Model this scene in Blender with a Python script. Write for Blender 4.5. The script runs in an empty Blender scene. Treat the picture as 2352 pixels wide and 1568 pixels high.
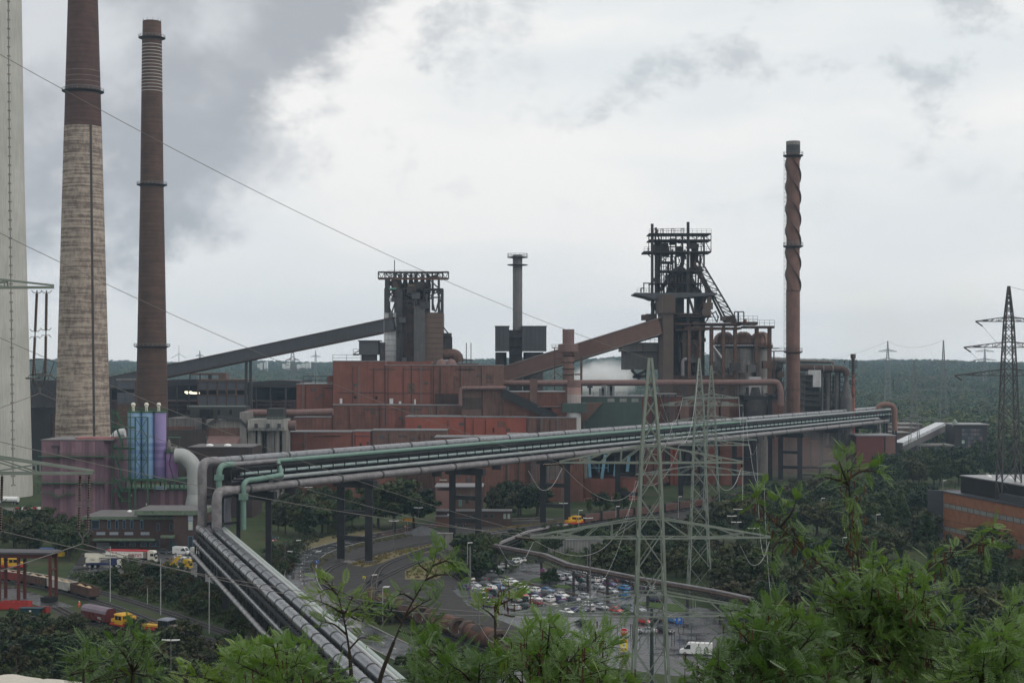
import bpy,bmesh,math,random
import numpy as np
from mathutils import Vector,Matrix,Euler
random.seed(7);rng=np.random.default_rng(7)
R=math.radians
sc=bpy.context.scene
COL=sc.collection
# ---------------------------------------------------------------- camera
F,H0,CX,CY=3600.0,62.0,1176.0,840.0      # focal length and centre in units of a 2352 px wide picture
cam=bpy.data.cameras.new('camera');camo=bpy.data.objects.new('camera',cam);COL.objects.link(camo)
camo.location=(0,0,H0);camo.rotation_euler=(R(90),0,0)
cam.sensor_width=36;cam.lens=36*F/2352;cam.shift_y=(CY-784)/2352
cam.clip_start=0.5;cam.clip_end=40000
sc.camera=camo
# ---------------------------------------------------------------- sky
W=bpy.data.worlds.new('World');sc.world=W;W.use_nodes=True
nt=W.node_tree;nt.nodes.clear()
def nd(tree,typ,**kw):
    n=tree.nodes.new(typ)
    for k,v in kw.items():
        if k.startswith('i_'):
            key=k[2:]
            n.inputs[int(key) if key.isdigit() else key.replace('_',' ')].default_value=v
        else:setattr(n,k,v)
    return n
def lk(tree,a,b):tree.links.new(a,b)
def sky():
    N=lambda t,**k:nd(nt,t,**k)
    def L(a,b):nt.links.new(a,b)
    def mth(op,a,b=None,clamp=False):
        m=N('ShaderNodeMath',operation=op,use_clamp=clamp)
        for i,s in enumerate((a,b)):
            if s is None:continue
            if isinstance(s,(int,float)):m.inputs[i].default_value=s
            else:L(s,m.inputs[i])
        return m.outputs[0]
    def noise(vec,sc_,det,rough=.55):
        n=N('ShaderNodeTexNoise',i_Scale=sc_,i_Detail=det,i_Roughness=rough)
        L(vec,n.inputs['Vector']);return n.outputs[0]
    def ramp(v,lo,hi):
        m=N('ShaderNodeMapRange',interpolation_type='SMOOTHSTEP')
        m.inputs[1].default_value=lo;m.inputs[2].default_value=hi;L(v,m.inputs[0]);return m.outputs[0]
    def mix(f,a,b):
        m=N('ShaderNodeMix',data_type='RGBA')
        if isinstance(f,(int,float)):m.inputs[0].default_value=f
        else:L(f,m.inputs[0])
        for i,s in ((6,a),(7,b)):
            if isinstance(s,tuple):m.inputs[i].default_value=(*s,1)
            else:L(s,m.inputs[i])
        return m.outputs[2]
    tc=N('ShaderNodeTexCoord').outputs['Generated']
    sep=N('ShaderNodeSeparateXYZ');L(tc,sep.inputs[0])
    wn=N('ShaderNodeTexNoise',i_Scale=7.,i_Detail=3);L(tc,wn.inputs['Vector'])      # one gentle warp shared by all cloud layers
    wm_=N('ShaderNodeVectorMath',operation='MULTIPLY_ADD');L(wn.outputs['Color'],wm_.inputs[0]);wm_.inputs[1].default_value=(.035,)*3;L(tc,wm_.inputs[2]);warp=wm_.outputs[0]
    mp=N('ShaderNodeMapping');mp.inputs['Scale'].default_value=(1,1,4.0);L(warp,mp.inputs[0])       # flat streaky layers low down
    mp2=N('ShaderNodeMapping');mp2.inputs['Scale'].default_value=(1,1,1.4);mp2.inputs['Location'].default_value=SKY_SHIFT;L(warp,mp2.inputs[0])
    big=noise(mp.outputs[0],3.2,4,.5)
    base=mix(ramp(big,.38,.62),(.81,.85,.865),(.96,.95,.935))
    low=ramp(sep.outputs[2],.16,.0)                                                     # warmer and paler towards the horizon
    base=mix(mth('MULTIPLY',low,.5),base,(.92,.90,.88))
    blue=N('ShaderNodeTexSky',sky_type='NISHITA',sun_disc=False,sun_elevation=R(40),sun_rotation=R(70),dust_density=2.0)
    gaps=mth('MULTIPLY',ramp(noise(mp2.outputs[0],4.5,3,.5),.60,.78),.3)
    nis=N('ShaderNodeMix',data_type='RGBA',blend_type='MULTIPLY');nis.inputs[0].default_value=1
    L(blue.outputs[0],nis.inputs[6]);nis.inputs[7].default_value=(.18,.18,.18,1)
    base=mix(gaps,base,nis.outputs[2])
    wis=noise(mp2.outputs[0],11.0,6,.62)                                               # drifting grey wisps
    w2=noise(mp2.outputs[0],2.6,1,.5)
    wm=mth('MULTIPLY',ramp(wis,.51,.66),ramp(w2,.26,.42))
    wm=mth('MULTIPLY',wm,ramp(sep.outputs[2],.06,.17))
    base=mix(mth('MULTIPLY',wm,.7),base,(.50,.54,.58))
    dvec=Vector((-.36,1,.47)).normalized()                                              # one great steam cloud bank standing over the chimneys
    dot=N('ShaderNodeVectorMath',operation='DOT_PRODUCT');L(tc,dot.inputs[0]);dot.inputs[1].default_value=dvec
    ang=mth('ARCCOSINE',dot.outputs['Value'])
    e1=noise(mp2.outputs[0],6.5,6,.60)
    e2=noise(mp2.outputs[0],19.0,4,.6)
    edge=mth('ADD',ang,mth('ADD',mth('MULTIPLY',mth('SUBTRACT',e1,.5),.26),mth('MULTIPLY',mth('SUBTRACT',e2,.5),.10)))
    cm=ramp(edge,.362,.310)
    body=noise(mp2.outputs[0],8.5,5,.58)
    cc=mix(ramp(body,.36,.66),(.42,.445,.48),(.69,.715,.75))
    base=mix(mth('MULTIPLY',cm,.96),base,cc)
    sc10=N('ShaderNodeMix',data_type='RGBA',blend_type='MULTIPLY');sc10.inputs[0].default_value=1
    L(base,sc10.inputs[6]);sc10.inputs[7].default_value=(10,10,10,1)
    bg=N('ShaderNodeBackground',i_Strength=SKY_STRENGTH);L(sc10.outputs[2],bg.inputs[0])
    out=N('ShaderNodeOutputWorld');L(bg.outputs[0],out.inputs[0])
SKY_STRENGTH=0.1;SKY_SHIFT=(.3,.1,.2)
sky()
# ---------------------------------------------------------------- sun behind the overcast
sl=bpy.data.lights.new('sun','SUN');sl.energy=0.9;sl.angle=R(25);sl.color=(1,.96,.9)
so=bpy.data.objects.new('sun',sl);COL.objects.link(so)
so.rotation_euler=(R(50),0,R(70))
vs=sc.view_settings;vs.view_transform='Standard';vs.look='None';vs.exposure=0.0;vs.gamma=1
sc.render.engine='CYCLES'
sc.cycles.volume_bounces=6;sc.cycles.volume_max_steps=96;sc.cycles.volume_step_rate=3;sc.cycles.max_bounces=5;sc.cycles.diffuse_bounces=2;sc.cycles.glossy_bounces=2
sc.cycles.transparent_max_bounces=12
# ---------------------------------------------------------------- pixels to places
ZM={'V':(0,0,1.741497),'ZF':(2500,860,550/2350),'ZG':(2500,1200,550/2350),'ZH':(3000,1220,550/2350),
      'ZI':(1480,1060,400/2349),'ZJ':(2550,1400,550/2350),'ZK':(2550,1750,550/2350),'ZL':(420,1600,400/2349),
      'ZM':(420,1860,400/2349),'ZN':(0,2150,500/2347),'ZO':(330,2130,500/2347),'ZP':(780,1740,400/2349),
      'ZQ':(1850,2250,500/2347),'ZR':(2250,2250,500/2347),'ZS':(400,1400,800/2349),'ZT':(3050,1620,600/2352),
      'ZU':(1450,2250,500/2347),'Z1':(0,1300,1100/2352),'Z2':(0,1950,1100/2208),'Z3':(1000,1000,1100/2352),
      'Z4':(1000,1500,1100/2352),'Z5':(1000,2000,1100/2352),'Z6':(2000,800,1100/2352),'Z7':(2000,1450,1100/2352),
      'Z8':(1900,2000,1100/2352),'R1':(3000,500,1096/2352),'R2':(3000,1200,1096/2352),'R3':(3000,1800,1096/1846)}
def Q(z,x,y):
    a,b,s=ZM[z];return ((a+x*s)/1.741497,(b+y*s)/1.741497)
def P(px,py,D):return Vector(((px-CX)/F*D,D,H0-(py-CY)/F*D))
def G(px,py,z=0.):
    D=F*(H0-z)/(py-CY);return Vector(((px-CX)/F*D,D,z))
def PZ(z,x,y,D):return P(*Q(z,x,y),D)
def GZ(z,x,y,h=0.):return G(*Q(z,x,y),h)
def XW(px,D):return (px-CX)/F*D
def ZW(py,D):return H0-(py-CY)/F*D
# ---------------------------------------------------------------- mesh builder
class MB:
    def __init__(s):s.v=[];s.f=[]
    def add(s,vs_,fs):
        o=len(s.v);s.v += [tuple(p) for p in vs_];s.f += [tuple(i+o for i in f) for f in fs];return s
    def box(s,x0,x1,y0,y1,z0,z1):
        return s.add([(x0,y0,z0),(x1,y0,z0),(x1,y1,z0),(x0,y1,z0),(x0,y0,z1),(x1,y0,z1),(x1,y1,z1),(x0,y1,z1)],
                     [(3,2,1,0),(4,5,6,7),(0,1,5,4),(1,2,6,5),(2,3,7,6),(3,0,4,7)])
    def hexa(s,b,t):           # 4 bottom, 4 top points, counter-clockwise from above
        return s.add(list(b)+list(t),[(3,2,1,0),(4,5,6,7),(0,1,5,4),(1,2,6,5),(2,3,7,6),(3,0,4,7)])
    def beam(s,p,q,w,h=None,up=(0,0,1)):
        h=h or w;p=Vector(p);q=Vector(q);d=(q-p)
        if d.length < 1e-6:return s
        d.normalize();u=Vector(up)
        if abs(d.dot(u)) > .98:u=Vector((0,1,0))
        a=d.cross(u).normalized();b=a.cross(d).normalized()
        a *= w/2;b *= h/2
        c=[(-1,-1),(1,-1),(1,1),(-1,1)]
        vs_=[p+a*i+b*j for i,j in c]+[q+a*i+b*j for i,j in c]
        return s.add(vs_,[(0,1,2,3),(7,6,5,4),(0,4,5,1),(1,5,6,2),(2,6,7,3),(3,7,4,0)])
    def tube(s,pts,r,n=10,cap=True):
        pts=[Vector(p) for p in pts];m=len(pts)
        rs=r if isinstance(r,(list,tuple)) else [r]*m
        d0=(pts[1]-pts[0]).normalized();u=Vector((0,0,1)) if abs(d0.z) < .9 else Vector((0,1,0))
        u=(u-d0*u.dot(d0)).normalized();vs_=[]
        for i in range(m):
            d=(pts[min(i+1,m-1)]-pts[max(i-1,0)]).normalized()
            u=(u-d*u.dot(d));u.normalize();w=d.cross(u)
            for k in range(n):
                a=2*math.pi*k/n;vs_.append(pts[i]+(u*math.cos(a)+w*math.sin(a))*rs[i])
        fs=[(i*n+k,i*n+(k+1)%n,(i+1)*n+(k+1)%n,(i+1)*n+k) for i in range(m-1) for k in range(n)]
        if cap:fs += [tuple(range(n-1,-1,-1)),tuple((m-1)*n+k for k in range(n))]
        return s.add(vs_,fs)
    def lathe(s,prof,cx,cy,n=24,a0=0.,a1=2*math.pi):
        full=abs(a1-a0-2*math.pi) < 1e-6;k=n if full else n+1;vs_=[]
        for r,z in prof:
            for i in range(k):
                a=a0+(a1-a0)*i/n;vs_.append((cx+r*math.cos(a),cy+r*math.sin(a),z))
        fs=[]
        for j in range(len(prof)-1):
            for i in range(n):
                i2=(i+1) % k;fs.append((j*k+i,j*k+i2,(j+1)*k+i2,(j+1)*k+i))
        if full:fs += [tuple(range(k-1,-1,-1)),tuple((len(prof)-1)*k+i for i in range(k))]
        return s.add(vs_,fs)
    def prism(s,poly,y0,y1):          # poly of (x,z), extruded along y
        n=len(poly)
        return s.add([(x,y0,z) for x,z in poly]+[(x,y1,z) for x,z in poly],
                     [tuple(range(n)),tuple(range(2*n-1,n-1,-1))]+[(i,n+i,n+(i+1)%n,(i+1)%n) for i in range(n)])
    def prismz(s,poly,z0,z1):         # poly of (x,y), extruded along z
        n=len(poly)
        return s.add([(p[0],p[1],z0) for p in poly]+[(p[0],p[1],z1) for p in poly],
                     [tuple(range(n-1,-1,-1)),tuple(range(n,2*n))]+[(i,(i+1)%n,n+(i+1)%n,n+i) for i in range(n)])
    def quad(s,a,b,c,d):return s.add([a,b,c,d],[(0,1,2,3)])
    def mesh(s,name,mat=None,smooth=False,off=(0,0,0)):
        me=bpy.data.meshes.new(name)
        ox,oy,oz=off
        me.from_pydata([(x-ox,y-oy,z-oz) for x,y,z in s.v],[],s.f)
        if mat:me.materials.append(mat)
        if smooth:
            me.polygons.foreach_set('use_smooth',[True]*len(s.f));me.set_sharp_from_angle(angle=R(42))
        return me
    def build(s,name,mat,parent=None,smooth=False,**props):
        off=parent['_o'] if parent is not None and '_o' in parent else (0,0,0)
        o=bpy.data.objects.new(name,s.mesh(name,mat,smooth,off));COL.objects.link(o)
        if parent is not None:o.parent=parent;o['_o']=list(off)
        for k,v in props.items():o[k]=v
        return o
def thing(name,label,cat,loc=(0,0,0),group=None,rz=0.):
    o=bpy.data.objects.new(name,None);COL.objects.link(o);o.location=loc;o.rotation_euler=(0,0,rz)
    o.empty_display_size=.1
    o['label']=label;o['category']=cat;o['_o']=list(loc)
    if group:o['group']=group
    return o
def proto(name,label='',cat='',group=None):       # a thing built round the origin, moved later
    return thing(name,label,cat,(0,0,0),group)
def tag(o,label,cat,group=None):
    o['label']=label;o['category']=cat
    if group:o['group']=group
    return o
def struct(o):o['kind']='structure';return o
def dup(o,loc,rz=0.,label=None,group=None,scale=None,parent=None):
    c=o.copy();COL.objects.link(c)
    if parent is not None:c.parent=parent
    else:
        c.location=loc;c.rotation_euler=(0,0,rz)
        if scale:c.scale=scale if isinstance(scale,(tuple,list)) else (scale,)*3
        if label:c['label']=label
        if group:c['group']=group
    for ch in o.children:dup(ch,None,parent=c)
    return c
def place(o,loc,rz=0.,label=None,scale=None):
    o.location=loc;o.rotation_euler=(0,0,rz)
    if scale:o.scale=scale if isinstance(scale,(tuple,list)) else (scale,)*3
    if label:o['label']=label
    return o
# ---------------------------------------------------------------- materials
def srgb(r,g,b):
    f=lambda c:(c/255/12.92 if c/255 <= .04045 else ((c/255+.055)/1.055)**2.4)
    return (f(r),f(g),f(b))
MATS={}
def M(name,col,rough=.75,metal=0.,var=.22,scale=.25,streak=0.,ribs=0.,bump=0.,spec=.3,col2=None,rvar=0.,hband=0.,rib_axis=0,detail=5.,rand=0.,tint=False):
    if name in MATS:return MATS[name]
    m=bpy.data.materials.new(name);m.use_nodes=True;t=m.node_tree
    b=t.nodes['Principled BSDF'];b.inputs['Roughness'].default_value=rough;b.inputs['Metallic'].default_value=metal
    b.inputs['Specular IOR Level'].default_value=spec
    tc=nd(t,'ShaderNodeTexCoord').outputs['Object']
    nz=nd(t,'ShaderNodeTexNoise',i_Scale=scale,i_Detail=detail,i_Roughness=.62);lk(t,tc,nz.inputs['Vector'])
    rp=nd(t,'ShaderNodeMapRange');rp.inputs[1].default_value=.28;rp.inputs[2].default_value=.72;lk(t,nz.outputs[0],rp.inputs[0])
    mx=nd(t,'ShaderNodeMix',data_type='RGBA');lk(t,rp.outputs[0],mx.inputs[0])
    c2=col2 or tuple(min(1,c*(1+var)) for c in col)
    c1=col if col2 else tuple(c*(1-var) for c in col)
    mx.inputs[6].default_value=(*c1,1);mx.inputs[7].default_value=(*c2,1)
    cur=mx.outputs[2]
    def mul(cur,val,amt):
        k=nd(t,'ShaderNodeMix',data_type='RGBA',blend_type='MULTIPLY');k.inputs[0].default_value=amt
        lk(t,cur,k.inputs[6]);lk(t,val,k.inputs[7]);return k.outputs[2]
    if streak:
        mp=nd(t,'ShaderNodeMapping');mp.inputs['Scale'].default_value=(2.4,2.4,.07);lk(t,tc,mp.inputs[0])
        n2=nd(t,'ShaderNodeTexNoise',i_Scale=1.0,i_Detail=6,i_Roughness=.65);lk(t,mp.outputs[0],n2.inputs['Vector'])
        r2=nd(t,'ShaderNodeMapRange');r2.inputs[1].default_value=.36;r2.inputs[2].default_value=.62;lk(t,n2.outputs[0],r2.inputs[0])
        cur=mul(cur,r2.outputs[0],streak)
    if hband:
        mp=nd(t,'ShaderNodeMapping');mp.inputs['Scale'].default_value=(.04,.04,1.);lk(t,tc,mp.inputs[0])
        n2=nd(t,'ShaderNodeTexNoise',i_Scale=.8,i_Detail=8,i_Roughness=.75);lk(t,mp.outputs[0],n2.inputs['Vector'])
        r2=nd(t,'ShaderNodeMapRange');r2.inputs[1].default_value=.4;r2.inputs[2].default_value=.6;lk(t,n2.outputs[0],r2.inputs[0])
        cur=mul(cur,r2.outputs[0],hband)
    if rand:
        oi=nd(t,'ShaderNodeObjectInfo');r3=nd(t,'ShaderNodeMapRange');r3.inputs[3].default_value=1-rand;r3.inputs[4].default_value=1.0
        if tint:
            tm=nd(t,'ShaderNodeMix',data_type='RGBA');tm.inputs[6].default_value=(.72,.95,.95,1);tm.inputs[7].default_value=(1.45,1.15,.75,1);lk(t,oi.outputs['Random'],tm.inputs[0]);cur=mul(cur,tm.outputs[2],1.)
        lk(t,oi.outputs['Random'],r3.inputs[0]);cur=mul(cur,r3.outputs[0],1.)
    lk(t,cur,b.inputs['Base Color'])
    if rvar:
        r4=nd(t,'ShaderNodeMapRange');r4.inputs[1].default_value=.38;r4.inputs[2].default_value=.62
        r4.inputs[3].default_value=max(.02,rough-rvar);r4.inputs[4].default_value=rough+rvar
        lk(t,nz.outputs[0],r4.inputs[0]);lk(t,r4.outputs[0],b.inputs['Roughness'])
    if ribs or bump:
        bp=nd(t,'ShaderNodeBump',i_Strength=.6)
        if ribs:
            wv=nd(t,'ShaderNodeTexWave',i_Scale=ribs,wave_profile='SIN');wv.bands_direction='XYZ'[rib_axis]
            lk(t,tc,wv.inputs['Vector']);lk(t,wv.outputs[0],bp.inputs['Height']);bp.inputs['Distance'].default_value=.08
        else:
            n5=nd(t,'ShaderNodeTexNoise',i_Scale=scale*8,i_Detail=4);lk(t,tc,n5.inputs['Vector'])
            lk(t,n5.outputs[0],bp.inputs['Height']);bp.inputs['Distance'].default_value=bump
        lk(t,bp.outputs[0],b.inputs['Normal'])
    MATS[name]=m;return m
red=M('red_sheet',(.225,.082,.059),.62,var=.2,scale=.12,streak=.24,ribs=1.6,rand=.16)
red_br=M('bright_red_sheet',(.30,.080,.052),.55,var=.12,streak=.1,ribs=1.6,rand=.1)
red_dk=M('weathered_red_sheet',(.205,.09,.066),.7,var=.25,streak=.42,ribs=1.6,rand=.18)
brown_st=M('streaked_brown_sheet',(.20,.112,.090),.7,var=.2,streak=.5,ribs=1.6,rand=.18)
brown=M('brown_sheet',(.135,.082,.066),.7,var=.18,streak=.3)
rust=M('rusted_steel',(.125,.07,.053),.8,var=.4,scale=.5,streak=.35)
rust_pk=M('faded_red_lead',(.195,.118,.108),.7,var=.15,scale=.4,streak=.25)
steel_dk=M('dark_steel',(.045,.043,.045),.6,var=.3,scale=.4)
steel_bl=M('black_steel',(.018,.018,.02),.6,var=.3)
furn=M('furnace_steel',(.052,.044,.042),.75,var=.4,scale=.3,streak=.3)
furn_rs=M('furnace_rust',(.085,.052,.042),.8,var=.4,scale=.35,streak=.4)
greysheet=M('grey_sheet',(.085,.088,.098),.6,var=.12,streak=.2,ribs=1.6)
bluegrey=M('blue_grey_sheet',(.10,.105,.125),.6,var=.1,streak=.25)
conc=M('grey_concrete',(.25,.235,.22),.9,var=.2,scale=.2,streak=.45)
conc_dk=M('sooty_concrete',(.15,.14,.135),.9,var=.25,scale=.2,streak=.5)
white_m=M('white_cladding',(.6,.6,.6),.5,var=.12,streak=.35)
galv=M('galvanised_green_grey',(.21,.24,.21),.45,metal=.2,var=.15,scale=1.)
galv_far=M('galvanised_grey',(.17,.18,.18),.6,var=.15)
black=M('black_gap',(.008,.008,.01),.9,var=.1)
glass=M('dark_glass',(.03,.04,.045),.08,var=.1,spec=.6)
alu=M('aluminium_jacket',(.27,.27,.28),.30,metal=.85,var=.3,scale=.6,rvar=.1)
alu_bl=M('blue_grey_pipe_paint',(.195,.197,.21),.32,var=.28,scale=.5,spec=.5,rvar=.08)
alu_rs=M('stained_pipe_paint',(.175,.16,.165),.42,var=.42,scale=.5,spec=.5,rvar=.1)
mint=M('mint_green_paint',(.135,.225,.185),.45,var=.12,scale=.8,spec=.4)
mint_dk=M('dark_mint_paint',(.10,.24,.19),.5,var=.12,scale=.8)
greenst=M('green_steel_paint',(.035,.10,.05),.55,var=.2)
white_p=M('white_paint',(.75,.75,.73),.35,var=.05,scale=.8)
cream=M('cream_paint',(.66,.63,.54),.4,var=.06,scale=.8)
rubber=M('tyre_rubber',(.015,.015,.016),.8,var=.2,scale=2.)
chrome=M('wheel_metal',(.35,.35,.36),.35,metal=.7,var=.1,scale=3.)
# ================================================================ ground and far land
def ground_mat():
    m=bpy.data.materials.new('ground_cover');m.use_nodes=True;t=m.node_tree;b=t.nodes['Principled BSDF']
    tc=nd(t,'ShaderNodeTexCoord').outputs['Object']
    n1=nd(t,'ShaderNodeTexNoise',i_Scale=.035,i_Detail=8,i_Roughness=.65);lk(t,tc,n1.inputs['Vector'])
    n2=nd(t,'ShaderNodeTexNoise',i_Scale=.5,i_Detail=6,i_Roughness=.7);lk(t,tc,n2.inputs['Vector'])
    r=nd(t,'ShaderNodeValToRGB');lk(t,n1.outputs[0],r.inputs[0])
    e=r.color_ramp.elements;e[0].position=.35;e[0].color=(.022,.038,.014,1);e[1].position=.7;e[1].color=(.07,.06,.045,1)
    k=e.new(.52);k.color=(.045,.06,.022,1)
    mx=nd(t,'ShaderNodeMix',data_type='RGBA',blend_type='OVERLAY');mx.inputs[0].default_value=.7
    lk(t,r.outputs[0],mx.inputs[6]);lk(t,n2.outputs[0],mx.inputs[7]);lk(t,mx.outputs[2],b.inputs['Base Color'])
    b.inputs['Roughness'].default_value=.9;b.inputs['Specular IOR Level'].default_value=.15
    return m
gm=ground_mat()
# one sheet: flat plain, tip on which the viewer stands, wooded ridge far away
def terr(x,y):
    z=0.
    d=math.hypot(x*.35,y)                      # the tip: a long flat-topped heap
    if y < 0:d=abs(x)*.35
    t=min(max((d-3)/112,0),1)
    z += 60.3*(1-t*t*(3-2*t))**1.0*(1 if t < 1 else 0)
    r=math.hypot(x,y)
    if y > 0 and r > 1900:
        s=min((r-1900)/3300,1);s=s*s*(3-2*s)
        z += s*(64+9*math.sin(x*.0013+1)+7*math.sin(x*.0031)+4*math.sin(x*.009+2)+2.5*math.sin(x*.021))
    return z
mb=MB()
ys=[-400,-200,-100,-60,-30,-12,-5,0,3,6,10,15,20,25,30,36,42,50,58,66,75,85,95,105,115,130,170,220,300,400,520,700,900,1200,1600]+[1900+i*300 for i in range(12)]+[5600,6200,7500,9000,12000]
xs=sorted(set([s*k for k in (0,4,8,14,20,28,36,46,60,80,110,150,200,260,330,420,550,700,900,1200,1500,1800,2200,2700,3400,4500,7000) for s in (-1,1)]))
for y in ys:
    for x in xs:mb.v.append((x,y,terr(x,y)))
nx=len(xs)
mb.f=[(j*nx+i,j*nx+i+1,(j+1)*nx+i+1,(j+1)*nx+i) for j in range(len(ys)-1) for i in range(nx-1)]
struct(mb.build('ground',gm,smooth=True))
asphalt=M('wet_asphalt',(.05,.05,.054),.28,var=.35,scale=.10,spec=.42,rvar=.2,detail=8.)
asphalt2=M('wet_yard_asphalt',(.058,.056,.058),.36,var=.3,scale=.12,spec=.42,rvar=.2,detail=8.)
ballast=M('dark_ballast',(.035,.032,.032),.85,var=.4,scale=1.2)
ballast_br=M('slag_ground',(.036,.032,.03),.88,var=.5,scale=.35)
grass=M('grass',(.05,.085,.02),.9,var=.4,scale=.5)
drygrass=M('dry_grass',(.15,.125,.06),.9,var=.45,scale=.5)
rail_m=M('rail_steel',(.17,.165,.17),.35,metal=.6,var=.2)
paintw=M('road_paint',(.6,.6,.6),.6,var=.2,scale=1.)
kerb_m=M('kerb_stone',(.28,.27,.26),.8,var=.2,scale=1.)
def sheet(name,pts,z,mat):            # pts already world (x,y)
    mb=MB();mb.prismz([(p[0],p[1]) for p in pts],-.3,z)
    bm=bmesh.new();o=mb.build(name,mat)
    bm.from_mesh(o.data);bmesh.ops.recalc_face_normals(bm,faces=bm.faces);bmesh.ops.triangulate(bm,faces=[f for f in bm.faces if len(f.verts) > 4]);bm.to_mesh(o.data);bm.free()
    return struct(o)
def smoothpath(pts,n=8):
    pts=[Vector(p) for p in pts];out=[]
    P_=[pts[0]*2-pts[1]]+pts+[pts[-1]*2-pts[-2]]
    for i in range(1,len(P_)-2):
        a,b,c,d=P_[i-1:i+3]
        for k in range(n):
            t=k/n;out.append(.5*((2*b)+(c-a)*t+(2*a-5*b+4*c-d)*t*t+(3*b-a-3*c+d)*t**3))
    return out+[pts[-1]]
def ribbon(path,w0,w1=None,z=.02,mb=None):
    mb=mb or MB();w1=w0 if w1 is None else w1;o=len(mb.v);m=len(path)
    for i,p in enumerate(path):
        d=path[min(i+1,m-1)]-path[max(i-1,0)];d.z=0;d.normalize();s=Vector((-d.y,d.x,0))
        for q in (p+s*w0/2,p-s*w1/2):mb.v.append((q.x,q.y,z))
    mb.f += [(o+2*i,o+2*i+1,o+2*i+3,o+2*i+2) for i in range(m-1)]
    return mb
def offs(path,d):
    m=len(path);out=[]
    for i,p in enumerate(path):
        t=path[min(i+1,m-1)]-path[max(i-1,0)];t.z=0;t.normalize();out.append(p+Vector((-t.y,t.x,0))*d)
    return out
sleeper_m=M('sleeper',(.06,.052,.047),.9,var=.3)
def track(name,pts,zb=.03):
    path=smoothpath(pts,10)
    bed=struct(ribbon(path,4.4,z=zb).build(name,ballast));bed['_o']=[0,0,0]
    for s in (-.75,.75):
        m=MB();op=offs(path,s)
        for a,b in zip(op[:-1],op[1:]):m.beam((a.x,a.y,zb+.2),(b.x,b.y,zb+.2),.14,.34)
        m.build('rail',rail_m,bed)
    m=MB();acc=0
    for a,b in zip(path[:-1],path[1:]):
        L_=(b-a).length;t=(b-a).normalized();s=Vector((-t.y,t.x,0))
        while acc < L_:
            c=a+t*acc;p,q=c-s*1.25,c+s*1.25;m.beam((p.x,p.y,zb+.06),(q.x,q.y,zb+.06),.26,.12);acc += .75
        acc -= L_
    m.build('sleepers',sleeper_m,bed,kind='stuff')
    return path
def GV(*pp):return [G(px,py) for px,py in pp]
# ---- car park and roads
lot=[GZ('Z8',*p) for p in [(60,640),(120,560),(300,500),(560,500),(560,575),(860,585),(1150,640),(1420,720),(1640,800),(1700,880),(2150,950),(2352,960),(2352,1330),(1700,1420),(900,1320),(600,1180),(150,1000),(-60,900),(-200,760)]]
sheet('car_park',lot,.02,asphalt)
sheet('front_road',[GZ('Z8',*p) for p in [(-500,1600),(400,1420),(1000,1290),(1400,1300),(1900,1330),(2500,1340),(2900,1400),(2900,1560),(1700,1500),(1100,1420),(700,1640),(0,1760)]],.03,asphalt2)
rd=smoothpath(GV((1260,1190),(1120,1196),(1000,1206),(905,1222),(820,1240),(740,1262),(700,1285),(690,1320),(705,1360),(760,1410),(830,1450),(930,1500),(1060,1560),(1200,1640)),8)
struct(ribbon(rd,8.5,z=.035).build('curving_road',M('rain_wet_road',(.06,.06,.063),.17,var=.3,scale=.2,spec=.6,rvar=.11,detail=6.)))
m=MB()
for i in range(0,len(rd)-1,2):m.beam(rd[i]+Vector((0,0,.04)),rd[i].lerp(rd[i+1],.5)+Vector((0,0,.04)),.16,.01)
struct(m.build('lane_marking',paintw))
for s in (-4.6,4.6):
    m=MB();op=offs(rd,s)
    for a,b in zip(op[:-1],op[1:]):m.beam((a.x,a.y,.06),(b.x,b.y,.06),.25,.2)
    struct(m.build('kerb',kerb_m))
sheet('yard',[G(*p) for p in [(150,1330),(190,1268),(300,1240),(480,1245),(520,1300),(500,1345),(420,1318),(385,1310),(290,1330)]],.02,asphalt2)
sheet('loading_yard',[G(*p) for p in [(-40,1350),(30,1345),(110,1372),(170,1392),(120,1400),(40,1376),(-60,1385)]],.02,asphalt2)
sheet('north_yard',[G(*p) for p in [(-60,1165),(100,1165),(100,1215),(20,1230),(-100,1215)]],.02,M('dry_yard',(.13,.115,.105),.8,var=.2,scale=.1))
sheet('slag_area',[G(*p) for p in [(700,1330),(730,1275),(800,1255),(950,1225),(1100,1205),(1230,1195),(1400,1175),(1600,1150),(1640,1190),(1300,1230),(1180,1240),(1110,1270),(1080,1330),(1180,1400),(1240,1470),(1100,1470),(960,1420),(840,1370),(760,1360)]],.012,ballast_br)
for pts in ([(655,1360),(700,1240),(860,1212),(900,1226),(760,1252),(700,1290)],[(800,1296),(880,1270),(990,1250),(1010,1262),(900,1285),(840,1302)],[(930,1298),(1010,1282),(1075,1262),(1110,1255),(1075,1290),(1000,1330),(930,1330)],[(1100,1222),(1180,1209),(1290,1196),(1290,1202),(1180,1218),(1110,1232)]):
    sheet('dry_grass_verge',[G(*p) for p in pts],.018,drygrass)
sheet('lawn',[G(*p) for p in [(1240,1182),(1130,1196),(1060,1199),(1075,1186),(1200,1176)]],.03,grass)
for i,pts in enumerate(([(470,685),(490,670),(560,658),(600,690),(580,708),(500,704)],[(660,735),(700,722),(800,728),(860,755),(760,756)],[(1350,880),(1420,870),(1620,880),(1780,900),(1830,955),(1700,955),(1450,905)])):
    sheet('grass_island',[GZ('Z8',*p) for p in pts],.14,grass)
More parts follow.
